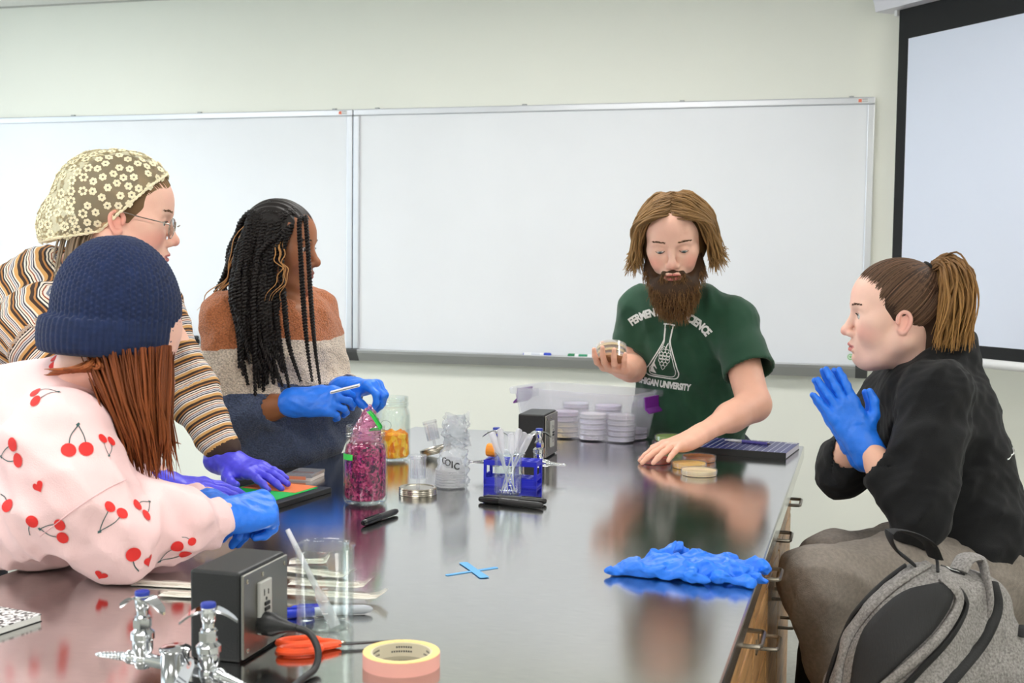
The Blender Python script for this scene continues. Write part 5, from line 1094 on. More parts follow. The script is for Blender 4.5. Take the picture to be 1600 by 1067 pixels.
# ================================================================== the seated person in the black hoodie
def hoodie():
    H = nrm(-CR * .985 + CF * .13 + np.array((0, 0, -.02))); M = basis(H); o = dict(s=1.07, w=.98, open=.0070, nose=.98, fat=.004, smile=.004, lip=(208, 112, 112), blush=.5, red=(236, 140, 132))
    O = at(1396, 489, 2.98); t = thing('person', 'seated person in a black hoodie with ponytail, hands pressed together', 'person', (.40, -.62, FZ)); base = (240, 196, 178); s, w = o['s'], o['w']
    neck, pelv = at(1447, 580, 3.02), at(1508, 850, 3.0); shL, shR = at(1462, 618, 2.85), at(1405, 605, 3.18)
    elL, elR = at(1436, 806, 2.77), at(1318, 735, 3.08); wrL, wrR = at(1347, 690, 2.86), at(1334, 688, 2.94)
    F = box_field([O, O + M @ np.array((.05, 0, -.11)), neck], .15, .0026); head_field(F, M, O, o); F.cone(O + M @ np.array((-.028, 0, -.06)) * s, neck + np.array((0, 0, -.03)), .055, .062, .035); F.ell(O + M @ np.array((.035, 0, -.098)) * s, (.038, .040, .026), .03, M)
    V, Q = F.verts_faces(1); parts = [(V, Q, skin_cols(V, M, O, o, base))]
    for wr, el, sh_ in ((wrL, elL, shL), (wrR, elR, shR)):
        F = box_field([wr, el, sh_], .07, .004); F.chain([wr, wr + (el - wr) * .45, el, sh_], [.026, .038, .045, .05], .02); V, Q = F.verts_faces(1); parts.append((V, Q, solid_cols(len(V), (238, 186, 162))))
    F = box_field([neck, pelv, shR, shL], .2, .011); torso(F, pelv, neck, shL - shR, [(0, .15, .12, 0, .13), (.45, .14, .11, .01, .15), (.8, .14, .10, .01, .12)]); V, Q = F.verts_faces(1); parts.append((V, Q, solid_cols(len(V), base)))
    V, Q, C = join_vq(parts); put('body', make_mesh('body', V, Q, m_skin, C), t)
    eyes(t, M, O, o, (110, 130, 140), (1, -.15, .02)); brows(t, M, O, o, (92, 66, 52)); lashes(t, M, O, o)
    # gloved hands, palm to palm
    Xf = nrm(-CR * .47 + CU * .86 + CF * .10); cu = [(4, 8, 6)] * 4
    th = ((.020, .026, -.008), (.040, .056, -.006), (.068, .072, -.004), (.092, .074, -.004))
    for wr, sd, zd, nm in ((wrL, -1, -CF - CR * .1, 'near'), (wrR, 1, CF + CR * .1, 'far')):
        V, Q = hand_vq(wr + CF * (.0 if sd < 0 else -.028), Xf, zd, sd, cu, (6, 2, -3, -9) if sd < 0 else (3, 0, -4, -7), th, .98, 1.10, [(wr + ((elL if sd < 0 else elR) - wr) * .12, .031)], .0022, (.0014, 95, 5), .034); put('glove', make_mesh('glove', V, Q, m_glove), t)
    # hoodie
    mh = mat('black_fleece', (13, 14, 17), .95, bump=(380, .3), noise=(40, .1), Sheen_Weight=.03)
    F = box_field([neck, pelv, shR, shL, elL, elR], .19, .0058); B = torso(F, pelv, neck, shL - shR, [(.06, .18, .155, -.005, .10), (.32, .175, .145, .0, .15), (.62, .165, .138, -.006, .16), (.85, .14, .110, -.006, .11)])
    F.cone(shR, shL, .068, .070, .06)
    cf = lambda wr, el, q: el + (wr - el) * q
    F.chain([shL, shL + (elL - shL) * .5, elL], [.078, .075, .066], .04); F.cone(elL, cf(wrL, elL, .48), .062, .056, .03); F.chain([shR, elR], [.075, .066], .04); F.cone(elR, cf(wrR, elR, .42), .062, .052, .03)
    for wr, el, q in ((wrL, elL, .5), (wrR, elR, .44)): c = cf(wr, el, q); d = nrm(wr - el); F.cone(c - d * .022, c + d * .004, .052, .051, .012)
    lo = pelv + (neck - pelv) * .02; F.cone(lo + B[:, 0] * .06, lo - B[:, 0] * .06, .135, .135, .03)
    # hood heaped behind the neck, collar rising round the throat
    F.ell(at(1492, 553, 3.02), (.056, .095, .060), .03, basis(nrm(-CR), (0, 0, 1))); F.cone(at(1455, 560, 2.93), at(1500, 530, 2.98), .028, .030, .03); F.cone(at(1455, 556, 3.11), at(1500, 530, 3.06), .028, .030, .03)
    ring = [neck + B @ np.array((.090 * math.cos(a), .082 * math.sin(a), .002 - .032 * math.sin(a))) for a in np.linspace(0, 2 * PI, 22)]; F.chain(ring, [.022] * 22, .02)
    F.fold(.012, 21, 4, dirs=[(1, .4, .5), (.5, .3, 1), (-.4, .2, 1), (1, 0, -.7)]); F.fold(.004, 55, 9)
    for wr, el, q in ((wrL, elL, .5), (wrR, elR, .44)): c = cf(wr, el, q); d = nrm(wr - el); F.cone(c + d * .03, c - d * .01, .042, .042, .003, True)
    F.cone(neck + np.array((0, 0, .10)) - B[:, 1] * .0, neck + np.array((0, 0, -.0)), .066, .062, .01, True)
    hd = put('hoodie', F.mesh('hoodie', mh, 1), t)
    for q in (1, -1): put('drawstring', MB().tube(spline([neck + B @ np.array((q * .045, .098, -.035)), neck + B @ np.array((q * .05, .125, -.09)), neck + B @ np.array((q * .045, .13, -.17))], 12), .003, 6).mesh('drawstring', mat('black_cord', (20, 20, 22), .8)), t)
    # white line print curving round the back
    bv = BVHTree.FromPolygons([v.co[:] for v in hd.data.vertices], [tuple(p.vertices) for p in hd.data.polygons]); ln = []
    for p in spline([at(1556, 660, 3.05), at(1564, 690, 3.0), at(1566, 702, 2.97), at(1558, 711, 2.93), at(1546, 713, 2.90)], 18): h_ = bv.find_nearest(Vector(p)); ln.append(np.array(h_[0]) + np.array(h_[1]) * .0006)
    put('white_line_print', MB().tube(ln, .0016, 6).mesh('white_line_print', mat('white_shirt_print', (226, 228, 226), .8)), t)
    # sweatpants
    mp_ = mat('taupe_sweatpants', (132, 123, 115), .9, bump=(420, .5), noise=(120, .14))
    hL, kL, aL, hR, kR, aR = at(1512, 905, 2.92), at(1275, 912, 2.70), at(1345, 1145, 2.80), at(1512, 890, 3.12), at(1300, 880, 2.98), at(1350, 1100, 3.05)
    F = box_field([hL, kL, aL, hR, kR, aR], .16, .007); F.chain([hL, (hL + kL) / 2, kL], [.118, .100, .078], .05); F.chain([hR, (hR + kR) / 2, kR], [.115, .098, .074], .04); F.cone(hL, hR, .120, .118, .06); F.cone(pelv, pelv + np.array((.03, 0, -.08)), .15, .15, .05)
    F.chain([kL, kL + (aL - kL) * .5, aL], [.076, .068, .052], .04); F.chain([kR, kR + (aR - kR) * .5, aR], [.074, .066, .052], .03)
    F.fold(.008, 24, 6, dirs=[(.6, .2, 1), (1, .5, .3), (.2, 1, .8)]); F.fold(.003, 60, 2); X, Y, Z = F.ax[0][:, None, None], F.ax[1][None, :, None], F.ax[2][None, None, :]; F.d = np.where((X - .42) ** 2 + (Y + .60) ** 2 < .19 ** 2, np.maximum(F.d, (FZ + .4935 - Z).astype(np.float32)), F.d); put('sweatpants', F.mesh('sweatpants', mp_, 1), t)
    for a in (aL, aR):
        F = SDF((-.2, -.08, -.01), (.12, .08, .16), .006); F.cone((.03, 0, .04), (-.12, -.01, .034), .043, .040, .03); F.cone((.03, 0, .05), (.03, 0, .13), .042, .045, .02); F.cut_below(0); s_ = put('shoe', F.mesh('shoe', m_blackp, 1), t); s_.location = tuple(np.array(a) - np.array(t.location) + np.array((0, 0, -.13)))
    # hair: combed back into a high ponytail
    r_ = np.random.default_rng(4); tie = nrm((-.58, 0, .62)); root = []
    F = box_field([O], .17, .0036); F.ell(O + M @ np.array((-.014, 0, .032)) * s, np.array((.1025, .0785 * w, .0905)) * s, .01, M); F.ell(O + M @ np.array((.093, 0, -.042)) * s, np.array((.060, .080, .098)) * s, .012, M, True); F.ell(O + M @ np.array((-.004, 0, -.075)) * s, np.array((.052, .12, .062)) * s, .012, M, True)
    F.cone(O + M @ np.array((-.085, 0, -.02)) * s, O + M @ np.array((-.070, 0, -.085)) * s, .050, .044, .02); V, Q = F.verts_faces(1); bv = (V, Q, solid_cols(len(V), (62, 46, 37)))
    n_ = 620; a = r_.uniform(-1, 1, n_); th_ = a * 2.35            # around the hairline, forehead to nape
    d0 = np.stack([np.cos(th_) * .80 + .05, np.sin(th_) * 1.0, .62 - 1.9 * np.abs(a) ** 1.2], -1); d0[:, 2] = np.maximum(d0[:, 2], -.85); d0 /= np.linalg.norm(d0, axis=1)[:, None]
    u = np.linspace(r_.uniform(0, .2, n_), 1, 14, axis=1)[..., None]; dd = d0[:, None] * (1 - u) + tie[None, None] * u; dd[..., 2] += .22 * np.sin(u[..., 0] * PI) * np.clip(d0[:, 2:3] + .3, 0, 1); dd /= np.linalg.norm(dd, axis=2, keepdims=True)
    P = cran(M, O, s, w, dd, 1.052 + .016 * r_.random((n_, 1, 1))); V, Q = strands(P, r_.uniform(.0010, .0024, n_), 5, .3, .6); hv = (V, Q, hair_cols(n_, 14, 5, (96, 72, 56), .5, None, 2))
    hv[2][:] = hv[2]; V, Q, C2 = join_vq([bv, hv]); hr = put('hair', make_mesh('hair', V, Q, m_hair, C2), t)
    pb = cran(M, O, s, w, tie[None], 1.06)[0]; put('hair_tie', MB().tube([pb + .019 * (M[:, 1] * math.cos(q) + nrm(np.cross(tie @ M.T, M[:, 1])) * math.sin(q)) for q in np.arange(20) * 2 * PI / 20], .0055, 7, closed=True).mesh('hair_tie', mat('black_elastic', (16, 16, 18), .8)), hr); hr.children[-1].location = (0, 0, 0)
    n_ = 420; L = lambda x, y, z: np.stack([np.broadcast_to(x, n_), np.broadcast_to(y, n_), np.broadcast_to(z, n_)], -1); k1 = r_.random(n_); k2 = r_.normal(0, 1, n_); k3 = r_.uniform(.55, 1, n_)
    pl = ((pb - O) @ M) / s
    yy = .030 + k2 * .022; C = np.stack([L(pl[0] + .01, k2 * .007, pl[2] - .004 + .012 * (k1 - .5)), L(pl[0] - .012 - .03 * k1, k2 * .014 + .008, pl[2] + .010 + .012 * k1), L(pl[0] - .014 - .058 * k1, yy * .9 + .012, pl[2] - .030 + .02 * k1), L(pl[0] - .008 - .068 * k1, yy + .022, pl[2] - .080), L(pl[0] + .004 - .078 * k1 + .008 * k2, yy + .026, pl[2] - .095 - .085 * k3)], 1); C[:, 1:] += r_.normal(0, .004, C[:, 1:].shape)
    P = cspl(C, 18); P = P + .0022 * np.sin(np.linspace(0, 11, 18))[None, :, None] * r_.normal(0, 1, (n_, 1, 3)); V, Q = strands(O + (P * s) @ M.T, r_.uniform(.0012, .0038, n_), 5, .6, .15); put('ponytail', make_mesh('ponytail', V, Q, m_hair, hair_cols(n_, 18, 5, (112, 80, 50), .38, (194, 146, 86), 3)), t)
    return t
hoodie()
st = thing('lab_stool', 'black lab stool mostly hidden under the seated hoodie wearer', 'stool', (.42, -.60, FZ))
obj('seat', MB().lathe([(0, .445), (.16, .445), (.172, .455), (.172, .475), (.16, .49), (0, .492)], n=32), m_blackp, st)
for k in range(4): a = k * PI / 2 + .78; obj('leg', MB().cyl((.10 * math.cos(a), .10 * math.sin(a), .445), (.19 * math.cos(a), .19 * math.sin(a), .0), .011, n=10), m_chrome, st)
obj('foot_ring', MB().tube([(.165 * math.cos(a), .165 * math.sin(a), .13) for a in np.arange(32) * 2 * PI / 32], .008, 8, closed=True), m_chrome, st)
# ================================================================== the person in the pink cherry sweatshirt
def cherry_art(kind):
    """flat cherries or a heart: list of (verts, faces, colour key)"""
    def disc(cx, cy, r, sq=1., n=16): a = np.arange(n) * 2 * PI / n; return np.vstack([[(cx, cy)], np.c_[cx + r * np.cos(a), cy + r * sq * np.sin(a)]]), [(0, 1 + i, 1 + (i + 1) % n) for i in range(n)]
    def line(pts, wd):
        P = spline(np.c_[np.array(pts), np.zeros(len(pts))], 10)[:, :2]; T_ = np.gradient(P, axis=0); T_ /= np.linalg.norm(T_, axis=1)[:, None]; N_ = np.c_[-T_[:, 1], T_[:, 0]]; v = np.vstack([P + N_ * wd, P - N_ * wd]); return v, [(i, i + 1, 11 + i, 10 + i) for i in range(9)]
    if kind == 'heart':
        a = np.linspace(0, 2 * PI, 28, endpoint=False); x = 16 * np.sin(a) ** 3; y = 13 * np.cos(a) - 5 * np.cos(2 * a) - 2 * np.cos(3 * a) - np.cos(4 * a); return [(np.vstack([[(0, 0)], np.c_[x, y] * .0008]), [(0, 1 + i, 1 + (i + 1) % 28) for i in range(28)], 'red')]
    if kind == 'single': return [(*disc(0, 0, .0125, .95), 'red'), (*line([(0, .008), (-.004, .02), (-.012, .03)], .0009), 'stem')]
    return [(*line([(-.013, .002), (-.009, .02), (.004, .038)], .0009), 'stem'), (*line([(.015, .004), (.012, .02), (.004, .038)], .0009), 'stem'), (*line([(.001, .037), (.006, .041)], .0022), 'stem'), (*disc(-.014, -.006, .0128, .95), 'red'), (*disc(.015, -.004, .0128, .95), 'red')]
def surf_decal(me_src, art, parent, name, mats, px, py, rot, sc=1.):
    """print a motif on cloth where the photo shows it, in the tangent plane of the cloth"""
    bvh = decal.cache.get(me_src.name)
    if bvh is None: bvh = decal.cache[me_src.name] = BVHTree.FromPolygons([v.co[:] for v in me_src.vertices], [tuple(p.vertices) for p in me_src.polygons])
    d = nrm(at(px, py, 1.) - CP); h = bvh.ray_cast(Vector(CP), Vector(d), 4.)
    if h[0] is None: return
    c = np.array(h[0]); n = np.array(h[1]); n = n if n @ d < 0 else -n; n = nrm(n * .75 - d * .35); ux = nrm(CR - n * (CR @ n)); uy = np.cross(n, ux); a = math.radians(rot); B = np.stack([ux * math.cos(a) + uy * math.sin(a), uy * math.cos(a) - ux * math.sin(a), n], 1)
    for key in ('stem', 'red'):
        mb = MB()
        for v, f, k in art:
            if k == key: v, f = subdiv(np.asarray(v) * sc, f, .006); mb.add(np.c_[v[:, :2], np.zeros(len(v))], f)
        if mb.v: decal(me_src, np.vstack(mb.v), mb.f, parent, name if key == 'red' else 'cherry_stem_print', mats[key], c, B, .0011 + (.0003 if key == 'red' else 0), .035)
def pink():
    H = nrm(CR * .80 + CF * .42 + np.array((0, 0, -.38))); M = basis(H); o = dict(s=1.04, w=1., blush=.5); s = 1.04; O = at(187, 531, 2.20)
    t = thing('person', 'person in a pink cherry print sweatshirt and navy beanie leaning on the bench', 'person', (-1.72, -1.86, FZ)); base = (240, 190, 172)
    neck, pelv = at(124, 618, 2.22), np.array((-1.74, -1.80, .93)); shR, shL = at(92, 690, 2.08), at(150, 668, 2.37)
    elR, wrR = np.array((-1.015, -1.985, .972)), np.array((-.935, -1.775, .992)); elL, wrL = np.array((-1.20, -1.72, .960)), np.array((-1.035, -1.665, .990))
    F = box_field([O, O + M @ np.array((.03, 0, -.12)), neck], .155, .0032); head_field(F, M, O, o); F.cone(O + M @ np.array((-.03, 0, -.06)), neck, .056, .062, .03); V, Q = F.verts_faces(1); parts = [(V, Q, skin_cols(V, M, O, o, base))]
    for wr, el, sh_ in ((wrR, elR, shR), (wrL, elL, shL)): F = box_field([wr, el, sh_], .06, .006); F.chain([wr, el, sh_], [.028, .04, .045], .02); V, Q = F.verts_faces(1); parts.append((V, Q, solid_cols(len(V), base)))
    F = box_field([neck, pelv, shR, shL], .2, .012); torso(F, pelv, neck, shL - shR, [(0, .14, .11, 0, .13), (.5, .13, .10, .0, .18), (.85, .12, .09, 0, .12)]); V, Q = F.verts_faces(1); parts.append((V, Q, solid_cols(len(V), base)))
    V, Q, C = join_vq(parts); put('body', make_mesh('body', V, Q, m_skin, C), t); eyes(t, M, O, o, (90, 110, 110))
    # sweatshirt
    mp = mat('pink_fleece', (246, 208, 208), .92, bump=(420, .3), noise=(14, .025), Sheen_Weight=.1)
    F = box_field([neck, pelv, shR, shL, elR, elL, wrR, wrL], .24, .0058); B = torso(F, pelv, neck, shL - shR, [(.05, .185, .16, .01, .16), (.40, .185, .155, .03, .22), (.72, .165, .140, .02, .17), (.90, .115, .090, .005, .08)])
    F.cone(shR, shL, .072, .072, .06); F.cone(at(-120, 770, 2.2), at(60, 800, 2.16), .125, .105, .08)
    mR = (shR + elR) / 2 + np.array((-.02, -.015, 0)); F.chain([shR, mR, elR + np.array((-.02, 0, .028))], [.085, .092, .082], .05); F.chain([elR + np.array((-.02, 0, .022)), elR * .45 + wrR * .55 + np.array((0, 0, .012)), wrR - nrm(wrR - elR) * .055], [.078, .062, .047], .03); F.cone(wrR - nrm(wrR - elR) * .055, wrR - nrm(wrR - elR) * .026, .038, .038, .012)
    F.chain([shL, (shL + elL) / 2, elL + np.array((0, 0, .01))], [.08, .072, .054], .05); F.chain([elL + np.array((0, 0, .006)), elL * .45 + wrL * .55, wrL - nrm(wrL - elL) * .05], [.052, .045, .040], .03); F.cone(wrL - nrm(wrL - elL) * .05, wrL - nrm(wrL - elL) * .024, .037, .037, .012)
    a1 = nrm(wrR - elR); F.fold(.020, 17, 3, dirs=[(1, .2, .5), (.4, .9, .7), a1], mask=lambda P: np.clip(1.25 - (P[:, 2] - .95) * 3.2, .25, 1)); F.fold(.009, 40, 12, dirs=[a1, (.2, .3, 1), (1, -.3, .6)], mask=lambda P: np.clip(1.4 - (P[:, 2] - .93) * 4.2, .12, 1))
    F.cone(neck, neck + (O - neck) * .46, .082, .068, .03); F.cone(neck + (O - neck) * .9, neck + (O - neck) * .3, .060, .058, .01, True)
    # keep the cloth above the bench where it lies on it
    X, Y, Z = F.ax[0][:, None, None], F.ax[1][None, :, None], F.ax[2][None, None, :]; F.d = np.where((X > -1.245) & (Y > -2.9), np.maximum(F.d, (T + .0025 - Z).astype(np.float32)), F.d)
    me = F.mesh('sweatshirt', mp, 1); sw = put('sweatshirt', me, t)
    rg = [neck + (O - neck) * .46 + B @ np.array((.070 * math.cos(a), .064 * math.sin(a), -.018 * math.sin(a))) for a in np.arange(30) * 2 * PI / 30]; put('neck_band', MB().tube(rg, .011, 8, closed=True, flat=.7).mesh('neck_band', mat('pink_rib', (240, 196, 198), .92, bump=(300, .5))), t)
    # sleeve seam
    bv = BVHTree.FromPolygons([v.co[:] for v in me.vertices], [tuple(p.vertices) for p in me.polygons]); decal.cache[me.name] = bv
    seam = []
    for u in np.linspace(0, 1, 26):
        px, py = 62 + 135 * u, 838 - 62 * math.sin(u * 1.25) - 30 * u; h = bv.ray_cast(Vector(CP), Vector(nrm(at(px, py, 1.) - CP)), 4.)
        if h[0] is not None: seam.append(np.array(h[0]) - nrm(at(px, py, 1.) - CP) * .0006)
    if len(seam) > 5: put('sleeve_seam', MB().tube(seam, .0011, 6).mesh('sleeve_seam', mat('pink_rib', (240, 196, 198), .92)), t)
    mats = dict(red=mat('cherry_red_ink', (228, 44, 40), .7), stem=mat('dark_green_ink', (58, 92, 92), .7)); pair, one, heart = cherry_art('pair'), cherry_art('single'), cherry_art('heart')
    for px, py, rot, art, sc in ((58, 617, -70, pair, .82), (120, 698, 8, pair, .95), (22, 708, 110, pair, .92), (92, 830, 90, pair, .80), (180, 800, 165, pair, .78), (222, 795, -20, pair, .78), (280, 862, 110, pair, .86), (208, 866, 175, one, 1.), (232, 876, 0, heart, .9), (158, 898, -30, heart, .85), (86, 564, -80, pair, .62), (12, 790, 20, one, .9), (50, 815, 140, one, .85), (300, 846, 40, one, .6), (168, 690, -160, pair, .7), (60, 760, 30, heart, .8), (330, 850, 60, one, .01)):
        if sc > .05: surf_decal(me, art, t, 'heart_print' if art is heart else 'cherry_print', mats, px, py, rot, sc)
    # clasped gloved hands
    fR = [(58, 62, 40), (62, 66, 42), (64, 66, 42), (66, 64, 40)]
    V, Q = hand_vq(wrR, nrm(wrR - elR) * .9 + np.array((.35, .2, -.02)), (.25, -.55, .8), 1, fR, (3, 0, -2, -5), ((.022, .026, -.012), (.050, .040, -.030), (.070, .030, -.044), (.088, .016, -.050)), .98, 1.14, [(wrR - nrm(wrR - elR) * .04, .030)], .0024, (.0016, 85, 2)); put('glove', make_mesh('glove', V, Q, m_glove), t)
    V, Q = hand_vq(wrL, nrm(np.array((.9, -.35, .0))), (0, .35, .9), -1, [(40, 50, 34)] * 4, (3, 0, -2, -5), ((.022, .026, -.012), (.050, .040, -.030), (.070, .030, -.044), (.088, .016, -.050)), .95, 1.12, [(wrL - nrm(wrL - elL) * .04, .030)], .0024, (.0016, 85, 6)); put('glove', make_mesh('glove', V, Q, m_glove), t)
    # navy knitted beanie with a turned-up cuff
    F = SDF(O - .19, O + .19, .0022); L = lambda p: O + M @ (np.array(p) * s); F.ell(L((-.022, 0, .040)), np.array((.104, .090, .112)) * s, .02, M); F.ell(L((-.045, 0, .075)), np.array((.080, .078, .088)) * s, .04, M)
    nb_ = nrm(M @ np.array((.36, 0, -1))); pc = L((-.012, 0, -.030)); F.half(pc + nb_ * .014, nb_, .004)
    Bc = basis(M @ nrm((1, 0, .36)), -nb_)
    for k in range(9): F.ell(pc - nb_ * (.004 + .0066 * k), np.array((.1075 + .0025 * math.sin(k * .38), .0925 + .0025 * math.sin(k * .38), .012)) * s, .008, Bc)
    F.ell(pc + nb_ * .06, np.array((.098, .084, .10)) * s, .006, Bc, True)
    V, Q = F.verts_faces(2); G = (V - pc) @ Bc; ang = np.arctan2(G[:, 1], G[:, 0]); z = G[:, 2]; rad = np.linalg.norm(G[:, :2], axis=1)
    nV = G / (np.linalg.norm(G, axis=1)[:, None] + 1e-9); brim = z < .058; nu = 62; u_ = ang * nu / 2; dv = np.where(brim, .0022 * np.abs(np.cos(u_)) * (.5 + .5 * np.abs(np.cos(z * 330))), .0036 * np.abs(np.cos(u_)) * (.15 + .85 * np.abs(np.cos(z * 330 + (np.floor(u_ / PI + .5) % 2) * PI / 2))))
    dv *= np.clip(rad / .03, .2, 1); V = V + (nV @ Bc.T) * dv[:, None]; put('beanie', make_mesh('beanie', V, Q, mat('navy_wool', (17, 34, 72), .95, bump=(900, .5), noise=(60, .18), Sheen_Weight=.1)), t)
    # long auburn hair falling past the shoulder towards the bench
    r_ = np.random.default_rng(21); n_ = 460; k1, k2, k3 = r_.random(n_), r_.normal(0, 1, n_), r_.random(n_)
    P0 = [at(128 + 140 * a + 4 * b, 552 - 14 * a + 8 * c, 2.10 + .16 * c) for a, b, c in zip(k1, k2, k3)]; P1 = [at(158 + 104 * a + 5 * b, 622 + 12 * c, 2.085 + .13 * c) for a, b, c in zip(k1, k2, k3)]; P2 = [at(184 + 78 * a + 8 * b, 680 + 12 * c, 2.10 + .12 * c) for a, b, c in zip(k1, k2, k3)]
    ln = r_.uniform(0, 1, n_); P3 = [at(196 + 66 * a + 12 * b, 690 + 62 * l, 2.13 + .10 * c) for a, b, c, l in zip(k1, k2, k3, ln)]; C = np.stack([np.array(P0), np.array(P1), np.array(P2), np.array(P3)], 1); P = cspl(C, 16); P += .002 * np.sin(np.linspace(0, 7, 16))[None, :, None] * r_.normal(0, 1, (n_, 1, 3))
    V, Q = strands(P, r_.uniform(.0011, .0034, n_), 5, .7, .12); hp1 = (V, Q, hair_cols(n_, 16, 5, (112, 58, 30), .38, (158, 88, 46), 6))
    n2 = 240; k1, k2 = r_.random(n2), r_.normal(0, 1, n2); C = np.stack([np.array([at(150 + 10 * a, 558 + 10 * a, 2.11 + .1 * a) for a in k1]), np.array([at(134 + 12 * b, 574 + 18 * a, 2.09 + .12 * a) for a, b in zip(k1, k2)]), np.array([at(108 + 18 * b, 574 + 34 * a, 2.10 + .14 * a) for a, b in zip(k1, k2)])], 1); V, Q = strands(cspl(C, 10), .0026, 5, .7, .2)
    V, Q, C = join_vq([hp1, (V, Q, hair_cols(n2, 10, 5, (150, 84, 46), .3, None, 9))]); put('hair', make_mesh('hair', V, Q, m_hair, C), t)
    F = SDF((-2.0, -2.1, FZ), (-1.5, -1.5, 1.1), .012)
    for q in (-1, 1): hp = pelv + np.array((-.03, q * .09, -.03)); F.chain([hp, (hp[0] + .03, hp[1], .55), (hp[0] - .02, hp[1], FZ + .06)], [.115, .080, .058], .04)
    put('trousers', F.mesh('trousers', mat('dark_denim', (34, 38, 48), .85, bump=(300, .4)), 1), t)
    for q in (-1, 1): F = SDF((-.12, -.08, -.01), (.2, .08, .12), .006); F.cone((-.04, 0, .04), (.12, 0, .034), .042, .040, .03); F.cone((-.04, 0, .05), (-.04, 0, .09), .04, .045, .02); F.cut_below(0); s_ = put('shoe', F.mesh('shoe', m_blackp, 1), t); s_.location = (-.05, q * .09 + .06, 0)
pink()

# ================================================================== the person in stripes with a lace headscarf
STRIPES = [(0, (236, 226, 214)), (.07, (44, 38, 44)), (.12, (236, 222, 204)), (.20, (150, 74, 44)), (.25, (230, 220, 212)), (.31, (120, 124, 140)), (.36, (226, 222, 222)), (.41, (70, 68, 82)), (.47, (234, 222, 206)), (.54, (214, 162, 100)), (.70, (64, 46, 38)), (.84, (186, 128, 74)), (.92, (40, 34, 38))]
def stripe_fabric():
    m = bpy.data.materials.new('striped_jersey'); m.use_nodes = True; nt = m.node_tree; b = nt.nodes['Principled BSDF']; a = nt.nodes.new('ShaderNodeAttribute'); a.attribute_name = 'u'; fr = nt.nodes.new('ShaderNodeMath'); fr.operation = 'FRACT'
    r = ramp_nodes(nt, STRIPES, 'CONSTANT'); nt.links.new(a.outputs['Fac'], fr.inputs[0]); nt.links.new(fr.outputs[0], r.inputs['Fac']); nt.links.new(r.outputs['Color'], b.inputs['Base Color']); b.inputs['Roughness'].default_value = .9
    n = nt.nodes.new('ShaderNodeTexNoise'); n.inputs['Scale'].default_value = 500; bp = nt.nodes.new('ShaderNodeBump'); bp.inputs['Strength'].default_value = .3; bp.inputs['Distance'].default_value = .001; nt.links.new(n.outputs['Fac'], bp.inputs['Height']); nt.links.new(bp.outputs['Normal'], b.inputs['Normal']); return m
def lap_loop(P, it):
    for _ in range(it): P = P * .5 + .25 * (np.roll(P, 1, 0) + np.roll(P, -1, 0))
    return P
